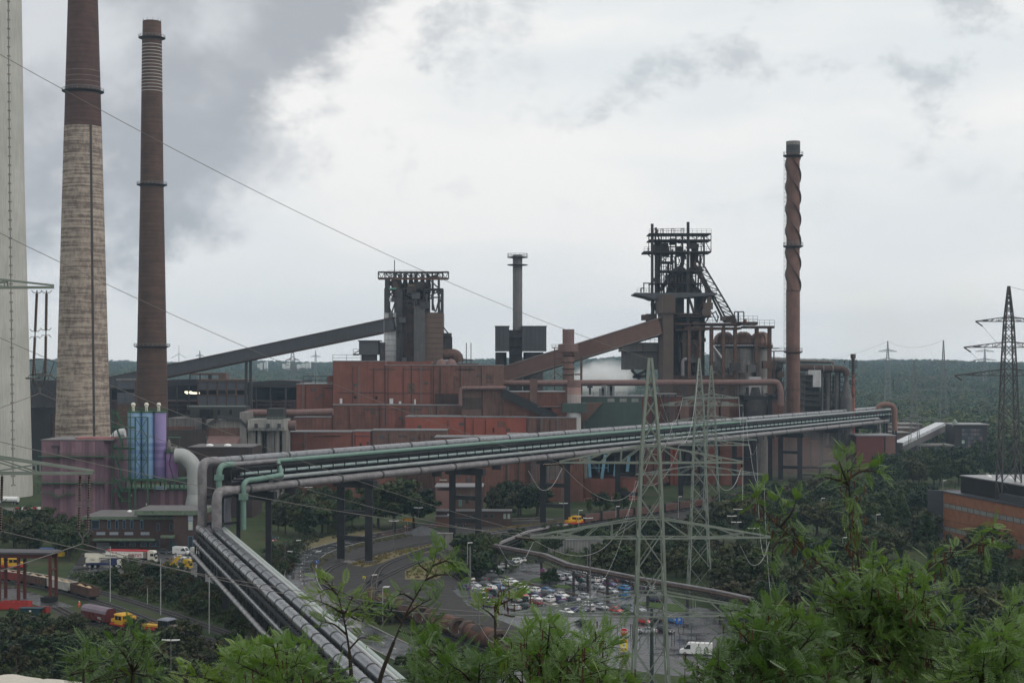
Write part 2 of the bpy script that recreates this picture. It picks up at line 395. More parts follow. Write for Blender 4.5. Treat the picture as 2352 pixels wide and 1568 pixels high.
# ---- railway tracks
tracks=[]
tracks.append(track('railway_track',GV((1800,1135),(1600,1160),(1400,1187),(1200,1212),(1050,1233),(930,1256),(840,1278),(770,1300),(742,1325),(760,1350),(830,1384),(930,1425),(1040,1465),(1150,1502),(1300,1540),(1500,1575))))
tracks.append(track('railway_track',GV((1700,1156),(1500,1180),(1300,1204),(1150,1224),(1020,1250),(930,1278),(880,1300),(862,1325),(858,1360))))
tracks.append(track('railway_track',GV((1150,1234),(1060,1256),(960,1290),(880,1326),(850,1345),(832,1372))))
tracks.append(track('railway_track',GV((-60,1328),(60,1343),(160,1364),(230,1384),(300,1408),(380,1440),(500,1475),(620,1500))))
tracks.append(track('railway_track',GV((130,1395),(190,1424),(260,1440),(330,1452),(400,1460),(520,1490))))
tracks.append(track('railway_track',GV((200,1352),(290,1378),(400,1412),(480,1440),(600,1480)),.035))
# ================================================================ helpers for plant
def railing(mb,pts,h=1.1,step=2.5,t=.07):
    pts=[Vector(p) for p in pts]
    for a,b in zip(pts[:-1],pts[1:]):
        n=max(1,int((b-a).length/step))
        for i in range(n+1):
            p=a.lerp(b,i/n);mb.beam(p,p+Vector((0,0,h)),t)
        for k in (.5,1.):mb.beam(a+Vector((0,0,h*k)),b+Vector((0,0,h*k)),t)
    return mb
def ringrail(mb,cx,cy,z,r,n=20,h=1.1,t=.08):
    for i in range(n):
        a=2*math.pi*i/n;b=2*math.pi*(i+1)/n
        p=Vector((cx+r*math.cos(a),cy+r*math.sin(a),z));q=Vector((cx+r*math.cos(b),cy+r*math.sin(b),z))
        mb.beam(p,p+Vector((0,0,h)),t)
        for k in (.5,1.):mb.beam(p+Vector((0,0,h*k)),q+Vector((0,0,h*k)),t)
    return mb
def ladder(mb,p,q,w=.5,t=.08,step=.6,out=(0,-1,0)):
    p,q=Vector(p),Vector(q);s=Vector((w/2,0,0))
    for k in (-1,1):mb.beam(p+s*k,q+s*k,t)
    n=int((q-p).length/step)
    for i in range(n):c=p.lerp(q,i/n);mb.beam(c-s,c+s,t*.8)
    return mb
def stair(mb,p,q,w=1.0,t=.16,rh=1.1):
    p,q=Vector(p),Vector(q)
    for k in (0,w):
        o=Vector((0,k,0));mb.beam(p+o,q+o,.08,.3);mb.beam(p+o+Vector((0,0,rh)),q+o+Vector((0,0,rh)),.07);mb.beam(p+o+Vector((0,0,rh/2)),q+o+Vector((0,0,rh/2)),.06)
        for i in range(5):c=p.lerp(q,i/4)+o;mb.beam(c,c+Vector((0,0,rh)),.06)
    n=max(4,int(abs(q.z-p.z)/.25))
    for i in range(n):c=p.lerp(q,(i+.5)/n);mb.box(c.x-.14,c.x+.14,c.y,c.y+w,c.z-.03,c.z+.03)
    return mb
def pbx(mb,px0,px1,py0,py1,D,dep,z0=None):
    return mb.box(XW(px0,D),XW(px1,D),D,D+dep,ZW(py1,D) if z0 is None else z0,ZW(py0,D))
def zbx(mb,z,x0,x1,y0,y1,D,dep,z0=None):
    a=Q(z,x0,y0);b=Q(z,x1,y1);return pbx(mb,a[0],b[0],a[1],b[1],D,dep,z0)
def zrect(z,x0,x1,y0,y1,D):
    a=Q(z,x0,y0);b=Q(z,x1,y1);return XW(a[0],D),XW(b[0],D),ZW(b[1],D),ZW(a[1],D)
def window(T,x0,x1,z0,z1,y,pane=None,frame=None,t=.12,name='window',bars=0):
    f=MB();y0=y-.06
    f.box(x0,x1,y0-.05,y,z0,z0+t);f.box(x0,x1,y0-.05,y,z1-t,z1);f.box(x0,x0+t,y0-.05,y,z0+t,z1-t);f.box(x1-t,x1,y0-.05,y,z0+t,z1-t)
    for i in range(bars):
        c=x0+(x1-x0)*(i+1)/(bars+1);f.box(c-t*.35,c+t*.35,y0-.05,y,z0+t,z1-t)
    o=f.build(name,frame or steel_dk,T)
    MB().box(x0+t,x1-t,y0+.02,y+.02,z0+t,z1-t).build('pane',pane or glass,o)
    return o
TMP=bpy.data.scenes.new('workshop')
def evalmesh(ob):
    TMP.collection.objects.link(ob);vl=TMP.view_layers[0];vl.update()
    me=bpy.data.meshes.new_from_object(ob.evaluated_get(vl.depsgraph));bpy.data.objects.remove(ob);return me
def textmesh(body,size,mat,parent,loc,rot=(R(90),0,0),name='lettering',extr=.02,sx=1.):
    cu=bpy.data.curves.new('t','FONT');cu.body=body;cu.size=size;cu.extrude=extr;cu.align_x='CENTER';cu.align_y='CENTER'
    ob=bpy.data.objects.new('t',cu);me=evalmesh(ob);me.materials.clear();me.materials.append(mat)
    o=bpy.data.objects.new(name,me);COL.objects.link(o);o.parent=parent
    off=parent['_o'];o.location=(loc[0]-off[0],loc[1]-off[1],loc[2]-off[2]);o.rotation_euler=rot;o.scale=(sx,1,1)
    return o
# ================================================================ the three tall chimneys on the left
chim_white=M('chimney_concrete',(.50,.485,.44),.9,var=.13,scale=.06,streak=.22)
def brickband(name,light,dark,lo=.47,hi=.53):
    m=bpy.data.materials.new(name);m.use_nodes=True;t=m.node_tree;b=t.nodes['Principled BSDF']
    tc=nd(t,'ShaderNodeTexCoord').outputs['Object']
    mp=nd(t,'ShaderNodeMapping');mp.inputs['Scale'].default_value=(.05,.05,1.1);lk(t,tc,mp.inputs[0])
    n1=nd(t,'ShaderNodeTexNoise',i_Scale=1.,i_Detail=9,i_Roughness=.74);lk(t,mp.outputs[0],n1.inputs['Vector'])
    mp2=nd(t,'ShaderNodeMapping');mp2.inputs['Scale'].default_value=(.5,.5,.25);lk(t,tc,mp2.inputs[0])
    n2=nd(t,'ShaderNodeTexNoise',i_Scale=1.,i_Detail=7,i_Roughness=.7);lk(t,mp2.outputs[0],n2.inputs['Vector'])
    ad=nd(t,'ShaderNodeMath',operation='MULTIPLY_ADD');ad.inputs[1].default_value=.45;lk(t,n2.outputs[0],ad.inputs[0]);lk(t,n1.outputs[0],ad.inputs[2])
    r=nd(t,'ShaderNodeMapRange');r.inputs[1].default_value=lo+.17;r.inputs[2].default_value=hi+.27;lk(t,ad.outputs[0],r.inputs[0])
    mx=nd(t,'ShaderNodeMix',data_type='RGBA');mx.inputs[6].default_value=(*dark,1);mx.inputs[7].default_value=(*light,1)
    lk(t,r.outputs[0],mx.inputs[0]);lk(t,mx.outputs[2],b.inputs['Base Color']);b.inputs['Roughness'].default_value=.9
    b.inputs['Specular IOR Level'].default_value=.15
    return m
brick_band=brickband('flaking_render_brick',(.43,.36,.295),(.165,.125,.105))
brick_dark=M('dark_red_brick',(.098,.052,.044),.85,var=.3,scale=.15,hband=.3)
brick_brown=M('chimney_brown_brick',(.105,.060,.046),.85,var=.25,scale=.15,hband=.35)
ring_m=M('pale_band_steel',(.42,.42,.40),.5,var=.1)
def prof(cx,D,pts):return [((hw)/F*D,ZW(py,D)) for py,hw in pts]
def chimney_platform(T,cx,D,py,hw,name='platform',over=1.6,mat=None):
    x,z,r=XW(cx,D),ZW(py,D),hw/F*D
    o=MB().lathe([(r-.3,z-1.2),(r+over*.4,z-.5),(r+over,z-.1),(r+over,z+.12),(r-.3,z+.12)],x,D,28).build(name,mat or steel_dk,T)
    ringrail(MB(),x,D,z+.12,r+over-.12,24,1.3,.12).build('railing',galv_far,o)
    return o
# white concrete chimney, cut off by the left edge
D=748.;cx=-5.;x0=XW(cx,D)
T=thing('concrete_chimney','giant pale grey concrete chimney with a climbing ladder and rust stains','chimney',(x0,D,0))
pts=[(ZW(0,D),52.5),(ZW(421,D),59),(ZW(765,D),68),(ZW(1144,D),77)]
prf=[(77.4/F*D,0)]+[(hw/F*D,z) for z,hw in reversed(pts[:-1])]+[(47/F*D,285)]
MB().lathe(prf,x0,D,48).build('shaft',chim_white,T,True)
def rad_at(prf,z):
    for (r0,z0),(r1,z1) in zip(prf[:-1],prf[1:]):
        if z0 <= z <= z1:return r0+(r1-r0)*(z-z0)/(z1-z0)
    return prf[-1][0]
m=MB();la=MB();z=6.;aL=R(-46)
while z < 282:
    r=rad_at(prf,z)
    for da in (-.045,.045):
        a=aL+da;c=Vector((x0+r*math.cos(a),D+r*math.sin(a),z));m.beam(c-Vector((.2,0,0)),c+Vector((.2,0,0)),.4,.6)
    r2=rad_at(prf,z+4.3);p=Vector((x0+r*math.cos(aL),D+r*math.sin(aL)-.15,z));q=Vector((x0+r2*math.cos(aL),D+r2*math.sin(aL)-.15,z+4.35))
    la.beam(p,q,.4,.2);z += 4.3
m.build('anchor_plates',M('stained_plate',(.19,.15,.12),.8),T,kind='stuff');la.build('ladder',M('old_ladder',(.2,.19,.18),.7),T)
D=800.;cx=190.5;x0=XW(cx,D)
T=thing('brick_chimney','tall tapering chimney, flaking beige bands below and dark red brick above','chimney',(x0,D,0))
lo=[(1100,64.5),(1008,62),(765,55),(344,43.6),(292,42.2)];up=[(291,41.8),(0,33.5),(-60,32)]
prL=[(hw/F*D,ZW(py,D)) for py,hw in lo];prL[0]=(65.5/F*D,0.)
prU=[(hw/F*D,ZW(py,D)) for py,hw in up]
MB().lathe(prL,x0,D,48).build('lower_shaft',brick_band,T,True)
MB().lathe(prU,x0,D,48).build('upper_shaft',brick_dark,T,True)
chimney_platform(T,cx,D,211,40,mat=steel_bl)
m=MB();aL=R(-52)
for z in np.arange(10,183,3.):
    r,r2=rad_at(prL,z),rad_at(prL,z+3);m.beam((x0+r*math.cos(aL),D+r*math.sin(aL)-.1,z),(x0+r2*math.cos(aL),D+r2*math.sin(aL)-.1,z+3.02),1.5,.35)
m.build('cable_duct',M('sooty_duct',(.075,.065,.06),.9),T)
for py in (165,178,190,201):r=1.003*(33.5+8.5*py/291)/F*D;z=ZW(py,D);MB().lathe([(r,z-.18),(r+.07,z-.18),(r+.07,z+.18),(r,z+.18)],x0,D,40).build('band',M('dull_band',(.16,.13,.12),.7),T)
D=840.;cx=353.;x0=XW(cx,D)
T=thing('brown_brick_chimney','slimmer dark brown brick chimney with pale rings near its top','chimney',(x0,D,0))
pr3=[(38.5/F*D,0.),(36/F*D,ZW(931,D)),(32.5/F*D,ZW(765,D)),(26.2/F*D,ZW(421,D)),(22.3/F*D,ZW(92,D))]
MB().lathe(pr3+[(21.6/F*D,ZW(90,D)),(21/F*D,ZW(51,D)),(20/F*D,ZW(49.5,D)),(18/F*D,ZW(49.5,D))],XW(349,D),D,48).build('shaft',brick_brown,T,True)
x0=XW(349,D);cx=349.
# shift the top slightly: the stack is seen a little right of its foot
for py,hw in ((88,22.3),(425,26.2),(795,33)):chimney_platform(T,cx,D,py,hw,over=1.9)
for k in range(15):
    py=104+7.6*k;hw=22.3+(26.2-22.3)*(py-92)/329;r=hw/F*D;z=ZW(py,D)
    MB().lathe([(r,z-.17),(r+.1,z-.17),(r+.1,z+.17),(r,z+.17)],x0,D,36).build('steel_band',ring_m,T)
m=MB()
for k in range(10):a=2*math.pi*k/10;m.beam((x0+20.5/F*D*math.cos(a),D+20.5/F*D*math.sin(a),ZW(55,D)),(x0+20.8/F*D*math.cos(a),D+20.8/F*D*math.sin(a),ZW(44,D)),.12)
m.build('lightning_rods',steel_dk,T,kind='stuff')
# ================================================================ purple plant with the silos
pur=[M('purple_sheet_%d' % i,c,.6,var=.08,streak=.1,ribs=1.2) for i,c in enumerate(((.21,.12,.145),(.16,.094,.118),(.25,.15,.178)))]
D=588.
xa,xb,xc=(XW(Q('Z1',v,0)[0],D) for v in (355,890,960));zt=ZW(Q('Z1',0,985)[1],D)
T=thing('purple_plant_building','windowless purple clad block with lilac stripes and green walkways','building',((xa+xb)/2,D,0))
MB().prismz([(xa,D),(xb,D),(xc,D+9),(xc,D+27),(xa,D+27)],0,zt).build('wall',pur[1],T)
pat=[0,0,1,2,0,1,0,2,0,1,0,2,1,1,2,1]
st=[355,400,452,512,540,570,610,640,700,730,760,790,815,850,890]
for i in range(len(st)-1):
    a,b=(XW(Q('Z1',v,0)[0],D) for v in st[i:i+2]);MB().box(a+.04,b-.04,D-.14,D-.01,.3,zt-.25).build('cladding_panel',pur[pat[i]],T)
n=4
for i in range(n):  # slanted side: its shade is painted in with the darkest purple sheet
    a=Vector((xb,D,0)).lerp(Vector((xc,D+9,0)),i/n);b=Vector((xb,D,0)).lerp(Vector((xc,D+9,0)),(i+1)/n)
    MB().hexa([(a.x+.05,a.y-.12,.3),(b.x,b.y-.12,.3),(b.x,b.y,.3),(a.x+.05,a.y,.3)],[(a.x+.05,a.y-.12,zt-.25),(b.x,b.y-.12,zt-.25),(b.x,b.y,zt-.25),(a.x+.05,a.y,zt-.25)]).build('cladding_panel',pur[1],T)
MB().box(xa-.25,xc+.1,D-.3,D+27.2,zt,zt+.35).build('roof',M('grey_roof',(.16,.15,.15),.8),T)
a=zrect('Z1',630,960,962,985,D);MB().box(a[0],a[1],D+2,D+10,zt+.36,a[3]).build('roof_ridge',M('salmon_roof',(.30,.12,.12),.7),T)
# large roller door, small doors, little downpipe
a=zrect('Z2',425,578,190,330,D);MB().box(a[0],a[1],D-.3,D-.15,.05,a[3]).build('roller_door',M('dull_purple_door',(.15,.085,.105),.6),T)
for v in ((372,395,1045,1105),(612,640,1050,1110),(470,520,1400,1470)):
    a=zrect('Z1',*v,D);MB().box(a[0],a[1],D-.22,D-.15,a[2],a[3]).build('door',pur[2],T)
m=MB();zz=Q('Z1',440,1035);m.beam(P(*zz,D-.4),PZ('Z1',505,1035,D-.4),.5);m.beam(PZ('Z1',503,1035,D-.4),PZ('Z1',497,1100,D-.4),.35);m.build('crane_beam',steel_dk,T)
# green walkways round the block
for y_,xl,xr in ((1118,340,1075),(1345,310,1000)):
    z=ZW(Q('Z1',0,y_)[1],D);l,r_=XW(Q('Z1',xl,0)[0],D),XW(Q('Z1',xr,0)[0],D)
    m=MB().box(l,r_,D-2.2,D-.35,z-.3,z);w=m.build('walkway',greenst,T)
    railing(MB(),[(l,D-2.1,z),(r_,D-2.1,z)],1.2,2.2,.09).build('railing',greenst,w)
    m=MB()
    for x in np.arange(l+1,r_,6):m.beam((x,D-2.1,z-.2),(x,D-.3,z-2.2),.14)
    m.build('brackets',greenst,w,kind='stuff')
m=MB()
pts=[PZ('Z1',*p,D-1.5) for p in ((370,1438),(440,1438),(480,1472),(515,1472),(545,1448),(640,1448))]
for a,b in zip(pts[:-1],pts[1:]):m.beam(a,b,1.2,.25)
railing(m,pts,1.2,2.,.08);m.build('walkway',greenst,T)
for v in (1190,1320,1440):
    m=MB();z=ZW(Q('Z1',0,v)[1],D);l,r_=XW(Q('Z1',305,0)[0],D),XW(Q('Z1',356,0)[0],D);m.box(l,r_,D+3,D+8,z-.2,z);railing(m,[(l,D+3,z),(l,D+8,z)],1.2,2.,.08);railing(m,[(l,D+3,z),(r_,D+3,z)],1.2,2.,.08);m.build('landing',greenst,T)
# lower block under the silos
D=600.;a=zrect('Z1',995,1600,1405,1600,D)
T=thing('silo_base_building','low dark purple building carrying the blue and violet silos','building',((a[0]+a[1])/2,D,0))
zt2=a[3];MB().box(a[0],a[1],D,D+20,0,zt2).build('wall',pur[1],T)
xs_=np.linspace(XW(Q('Z1',1145,0)[0],D),a[1],13)
for i in range(12):MB().box(xs_[i]+.03,xs_[i+1]-.03,D-.12,D-.01,.2,zt2-.2).build('cladding_panel',pur[(1,1,1,1,1,1,2,1,2,1,2,1)[i]],T)
MB().box(a[0]-.1,a[1]+.2,D-1.4,D+20.1,zt2,zt2+.3).build('roof_deck',greenst,T)
railing(MB(),[(XW(Q('Z1',1145,0)[0],D),D-1.3,zt2+.3),(a[1]+.1,D-1.3,zt2+.3)],1.2,2.,.08).build('railing',greenst,T)
for v in ((1088,920),(1640+360,905)):pass
lampw=M('white_lamp_glass',(.8,.8,.78),.3,var=.02)
for zx,zy in ((615,705),(978,915)):c=PZ('ZM',zx,zy,D-.4);MB().box(c.x-.25,c.x+.25,c.y-.3,c.y+.3,c.z-.35,c.z+.35).build('wall_lamp',lampw,T)
a=zrect('ZM',1158,1442,490,565,D-1.5)
S=thing('company_sign','small blue sign with white border hanging on the silo deck railing','sign',((a[0]+a[1])/2,D-1.6,a[2]))
MB().box(a[0],a[1],D-1.62,D-1.52,a[2],a[3]).build('board',white_p,S)
MB().box(a[0]+.25,a[1]-.25,D-1.66,D-1.63,a[2]+.22,a[3]-.22).build('panel',M('sign_blue',(.05,.20,.50),.4,var=.02),S)
textmesh('KÜTTNER',(a[3]-a[2])*.78,white_p,S,((a[0]+a[1])/2,D-1.68,(a[2]+a[3])/2),extr=.01)
# silo deck
zd=ZW(Q('Z1',0,1312)[1],597)
T=thing('silo_deck','green steel deck and bracing tower holding up the silos','steel frame',(XW(350,597),597,0))
l,r_=XW(Q('Z1',1075,0)[0],597),XW(Q('Z1',1590,0)[0],597)
w=MB().box(l,r_,595,606,zd-.7,zd).build('deck',greenst,T)
railing(MB(),[(l,595.1,zd),(r_,595.1,zd)],1.3,2.,.09).build('railing',greenst,w)
for i in range(7):
    x=l+.4+(r_-l-.8)*i/6;MB().beam((x,595.6,zt2),(x,595.6,zd-.7),.45).build('column',greenst,T);MB().beam((x,605,zt2),(x,605,zd-.7),.45).build('column',greenst,T)
m=MB();t1,t2=XW(Q('ZL',712,0)[0],592),XW(Q('ZL',1003,0)[0],592);ztop=ZW(Q('ZL',0,400)[1],592)
for x in (t1,t2):MB().beam((x,592,0 if x > l else zt2),(x,592,ztop),.5).build('post',greenst,T)
lev=[ztop]+[ZW(Q('ZL',0,v)[1],592) for v in (900,1400)]+[ZW(Q('ZM',0,330)[1],592)]
for i in range(3):
    for p,q in (((t1,lev[i]),(t2,lev[i+1])),((t2,lev[i]),(t1,lev[i+1]))):MB().beam((p[0],592,p[1]),(q[0],592,q[1]),.24).build('brace',greenst,T)
for z in lev:MB().beam((t1-6.5,592,z),(t2,592,z),.3).build('tie_beam',greenst,T)
for z in (ZW(Q('ZL',0,640)[1],592),ZW(Q('ZL',0,1135)[1],592)):MB().beam((t1-8,592,z),(t1,592,z),.6).build('tie_beam',greenst,T)
bl=[M('silo_blue_%d' % i,c,.45,var=.06,scale=.4) for i,c in enumerate(((.27,.41,.60),(.21,.34,.54),(.15,.25,.45)))]
vi=[M('silo_violet_%d' % i,c,.45,var=.06,scale=.4) for i,c in enumerate(((.31,.25,.48),(.25,.195,.40),(.18,.14,.31)))]
mg=[M('silo_magenta_%d' % i,c,.45,var=.06,scale=.4) for i,c in enumerate(((.32,.19,.38),(.26,.14,.31)))]
ybl=[282,390,900,1000,1085,1160,1250,1330,1410,1568,1860]
sil=((535,858,bl,[0,1,1,2,1,2,1,2,1,2],'pale blue silo beside the green stair tower'),(860,1152,bl,[0,1,0,2,1,2,1,2,1,1],'pale blue silo next to the violet silo'),(1156,1432,vi,[0,0,0,2,1,2,1,2,1,2],'tall violet silo banded in darker purple'))
for i,(xl,xr,pal,shade,lab) in enumerate(sil):
    Ds=599.;cxp=Q('ZL',(xl+xr)/2,0)[0];r=(xr-xl)/2*400/2349/1.7415/F*Ds;x=XW(cxp,Ds);yc=Ds+.5
    T=thing('silo',lab,'silo',(x,yc,zd),group=None)
    zz=[ZW(Q('ZL',0,v)[1],Ds) for v in ybl];zz[-1]=zd+.02
    for k in range(10):MB().lathe([(r-(.02 if k % 2 else 0),zz[k+1]),(r-(.02 if k % 2 else 0),zz[k])],x,yc,36).build('shell_ring',pal[shade[k]],T,True)
    zt_=zz[0];MB().lathe([(r+.3,zt_-.1),(r+.3,zt_+.35),(0.1,zt_+.5)],x,yc,30).build('roof',greenst,T)
    ringrail(MB(),x,yc,zt_+.35,r+.15,12,1.3,.09).build('railing',greenst,T)
    v=MB().lathe([(.55,zt_+.4),(.55,zt_+2.2),(.62,zt_+2.2),(.85,zt_+2.6),(.85,zt_+3.2),(.5,zt_+3.6),(0.05,zt_+3.7)],x-.4,yc-1,14).build('vent_cap',cream,T,True)
Ds=599.;cxp=Q('Z1',1471,0)[0];x=XW(cxp,Ds);r=50*1100/2352/1.7415/F*Ds;z1=ZW(Q('Z1',0,1090)[1],Ds);zm_=ZW(Q('ZL',0,1405)[1],Ds)
T=thing('small_silo','short magenta silo with a green platform on top','silo',(x,Ds,zd))
MB().lathe([(r,zm_),(r,z1)],x,Ds,30).build('shell_ring',mg[0],T,True);MB().lathe([(r-.02,zd+.02),(r-.02,zm_)],x,Ds,30).build('shell_ring',mg[1],T,True)
MB().lathe([(r+.4,z1),(r+.4,z1+.3),(.1,z1+.4)],x,Ds,24).build('roof',greenst,T);ringrail(MB(),x,Ds,z1+.3,r+.3,12,1.3,.09).build('railing',greenst,T)
m=MB();m.lathe([(.7,z1+.4),(.9,z1+3),(.3,z1+5),(.1,z1+5.2)],x-1.4,Ds+1,14);m.box(x-.5,x+2,Ds-1.5,Ds+.5,z1+.4,z1+2.4);m.build('filter',conc,T)
m=MB();m.box(x-2.4,x+2.4,Ds+2,Ds+5,z1+5.5,z1+5.8);railing(m,[(x-2.4,Ds+2,z1+5.8),(x+2.4,Ds+2,z1+5.8)],1.2,1.5,.08)
for s in (-2.3,2.3):m.beam((x+s,Ds+3,zd),(x+s,Ds+3,z1+5.5),.2)
m.build('gantry',greenst,T)
m=MB();m.tube([(x+.2,Ds-r-.2,z1),(x-.6,Ds-r-.25,z1-4),(x+.6,Ds-r-.25,z1-8),(x+.9,Ds-r-.2,zd)],.18,6);m.build('hose',steel_dk,T)
# green stair tower between block and silos
T=thing('stair_tower','green zigzag steel stairs beside the blue silos','stairs',(XW(272,590),590,0))
lv=[750,870,1040,1140,1330,1420,1505]
xl,xr=XW(Q('Z1',968,0)[0],590),XW(Q('Z1',1082,0)[0],590)
zs=[ZW(Q('Z1',0,v)[1],590) for v in lv]
for i in range(len(zs)-1):
    stair(MB(),(xl+1,590,zs[i]),(xr-1.5,590,zs[i+1]),1.1).build('flight',greenst,T)
    m=MB();m.box(xr-2.5,xr+1,590,592.4,zs[i+1]-.2,zs[i+1]);railing(m,[(xr-2.5,590,zs[i+1]),(xr+1,590,zs[i+1])],1.2,1.,.08);m.build('landing',greenst,T)
    m=MB();m.box(xl-.6,xl+1.4,590,592.4,zs[i]-.2,zs[i]);railing(m,[(xl-.6,590,zs[i]),(xl+1.4,590,zs[i])],1.2,1.,.08);m.build('landing',greenst,T)
for x in (xl-.5,xr+.9):
    for y in (590.05,592.3):MB().beam((x,y,0),(x,y,zs[0]+1),.25).build('post',greenst,T)
# big grey duct elbow
Dd=596.;duct=M('grey_duct_paint',(.36,.37,.36),.5,var=.12,scale=.2,streak=.15)
T=thing('exhaust_duct','huge pale grey duct bending down beside the magenta silo','duct',(XW(445,Dd),Dd,0))
pth=[PZ('Z1',*p,Dd) for p in ((1500,1118),(1560,1120),(1610,1150),(1650,1200),(1665,1260),(1668,1360),(1670,1440))]
MB().tube(smoothpath(pth,5),[9.2]*0+[66*1100/2352/1.7415/F*Dd]*(6*5+1),24).build('elbow',duct,T,True)
c=pth[-1];r=66*1100/2352/1.7415/F*Dd
MB().lathe([(r,c.z+.1),(r*1.15,c.z-2),(r*1.3,c.z-4.2),(r*1.25,c.z-4.8),(r*1.0,c.z-5)],c.x,c.y,24).build('skirt',duct,T,True)
MB().box(c.x-3.4,c.x+3.2,c.y-3,c.y+3,0,c.z-4.9).build('fan_house',M('pale_grey_sheet',(.27,.28,.28),.6,streak=.2),T)
for k in (3,4.8):p=pth[5];MB().lathe([(r,p.z-k),(r+.15,p.z-k),(r+.15,p.z-k-.3),(r,p.z-k-.3)],c.x,c.y,24).build('flange',duct,T)
# white curved duct behind the purple block
m=MB();pth=[PZ('ZL',*p,612) for p in ((150,960),(240,860),(330,790),(470,760))]
m.tube(smoothpath(pth,5),1.8,12);tag(m.build('white_duct',white_m,None,True),'short white curved duct behind the green stair tower','duct')
# ================================================================ brown office building with parked lorries
office_br=M('dark_brown_brick',(.070,.042,.036),.8,var=.15,scale=.6)
office_rf=M('bitumen_roof',(.13,.12,.12),.75,var=.2,scale=.3)
fasc=M('mossy_fascia',(.12,.16,.11),.7,var=.45,scale=1.2)
D=530.;xa,xb=XW(192,D),XW(400,D);zt=ZW(1192,D)
T=thing('office_building','low dark brown brick office with mossy green fascia','building',((xa+xb)/2,D,0))
MB().box(xa,xb,D,D+24,0,zt).build('wall',office_br,T)
rf=MB().box(xa-.5,xb+.5,D-.7,D+24.3,zt,zt+.9).build('fascia',fasc,T)
MB().box(xa-.2,xb+.2,D-.4,D+24,zt+.91,zt+1.0).build('roof',office_rf,T)
for zx in (495,825,935,1045,1155,1255):c=PZ('ZM',zx,1125,D+16);MB().lathe([(.8,zt+1),(.7,zt+1.3),(.3,zt+1.55),(.05,zt+1.6)],XW(Q('ZM',zx,0)[0],D+12),D+12+(zx % 7),12).build('skylight',lampw,T,True)
blind=M('window_blue_frame',(.10,.20,.30),.5,var=.05);lpan=M('spandrel_panel',(.30,.33,.38),.5,var=.05)
for zx in (735,862,925,985,1045,1125):
    a=zrect('Z2',zx,zx+(64 if zx == 735 else 26),262,330,D);window(T,a[0],a[1],a[2],a[3],D,None,blind,.14)
    MB().box(a[0],a[1],D-.08,D-.005,a[3]+.05,a[3]+1.1).build('spandrel',lpan,T)
a=zrect('Z2',745,1245,385,430,D-3)
c=MB().box(a[0],a[1],D-3.6,D,ZW(Q('Z2',0,425)[1],D-3),ZW(Q('Z2',0,425)[1],D-3)+.5).build('canopy',fasc,T)
for zx in (775,880,1000,1130):b=zrect('Z2',zx,zx+70,378,402,D);MB().box(b[0],b[1],D-.1,D-.005,b[2]+1.,b[3]+1.).build('spandrel',lpan,T)
b=zrect('Z2',775,880,440,500,D);MB().box(b[0],b[1],D-.1,D-.01,.1,b[3]).build('garage_door',M('garage_grey',(.24,.24,.25),.6),T)
for zx in (955,1040,1130,1200):b=zrect('Z2',zx,zx+50,440,480,D);window(T,b[0],b[1],1.,b[3],D,None,blind,.14)
# right wing, taller
D2=526.;x1,x2=XW(398,D2),XW(464,D2);z2=ZW(1182,D2)
MB().box(x1,x2,D2,D2+20,0,z2).build('wing_wall',office_br,T)
MB().box(x1-13,x2+.5,D2-.6,D2+20.4,z2,z2+1.4).build('fascia',fasc,T)
MB().box(x1-12.6,x2+.2,D2-.3,D2+20,z2+1.41,z2+1.5).build('roof',office_rf,T)
MB().box(x1-13,x1-.01,D2+4,D2+20,zt,z2).build('upper_wall',office_br,T)
for zx in (1258,1362):b=zrect('Z2',zx,zx+27,285,345,D);window(T,b[0],b[1],b[2],b[3],D,None,blind,.14);window(T,b[0],b[1],.9,3.2,D,None,blind,.14)
b=zrect('Z2',1510,1550,265,340,D2);window(T,b[0],b[1],b[2],b[3],D2,M('pale_blind',(.5,.52,.42),.5),blind,.14);window(T,b[0],b[1],.6,b[2]-2,D2,None,blind,.14)
MB().box(b[0],b[1],D2-.08,D2-.01,b[3]+.05,b[3]+1.8).build('spandrel',lpan,T)
b=zrect('Z2',1325,1430,380,398,D2);MB().box(b[0]-1,b[1]-1,D2-2.5,D2,b[2],b[3]).build('porch_roof',fasc,T)
MB().box(b[0]+1.5,b[0]+4,D2-.1,D2-.005,0.05,2.6).build('door',M('dark_green_door',(.02,.05,.05),.4),T)
# ================================================================ dark sheds and sinter building behind the silos
D=640.
T=thing('dark_shed','plain dark brown shed behind the grey duct','building',(XW(505,D),D,0))
a=zrect('ZS',1035,1785,1142,1300,D);MB().box(a[0],a[1],D,D+25,0,a[3]).build('wall',M('dark_brown_sheet',(.055,.038,.036),.7,streak=.3,ribs=1.6),T)
MB().box(a[0]-.2,a[1]+.2,D-.2,D+25.2,a[3],a[3]+.3).build('roof',office_rf,T)
for zx in (1290,1500):MB().lathe([(1.6,a[3]+.3),(1.4,a[3]+.8),(.5,a[3]+1.1),(.05,a[3]+1.15)],XW(Q('ZS',zx,0)[0],D+8),D+8,14).build('skylight',lampw,T,True)
D=720.
T=thing('sinter_house','sooty concrete plant building with a dark penthouse on its roof','building',(XW(480,D),D,0))
a=zrect('ZS',785,1230,800,1300,D);MB().box(a[0],a[1],D,D+30,0,a[3]).build('wall',conc_dk,T)
b=zrect('ZS',785,1120,895,940,D);MB().box(b[0],b[1],D-.3,D-.02,b[2],b[3]).build('window_band',M('rust_window',(.13,.06,.05),.6,streak=.4),T)
b=zrect('ZS',790,1235,935,1140,D-6);MB().box(b[0],b[1],D-6,D-.05,0,b[3]).build('annex',M('dark_brown_sheet2',(.06,.045,.042),.75,streak=.3,ribs=1.6),T)
b=zrect('ZS',1240,1650,815,1100,D-4);MB().box(b[0],b[1],D-4,D+25,0,b[3]).build('wall',conc,T)
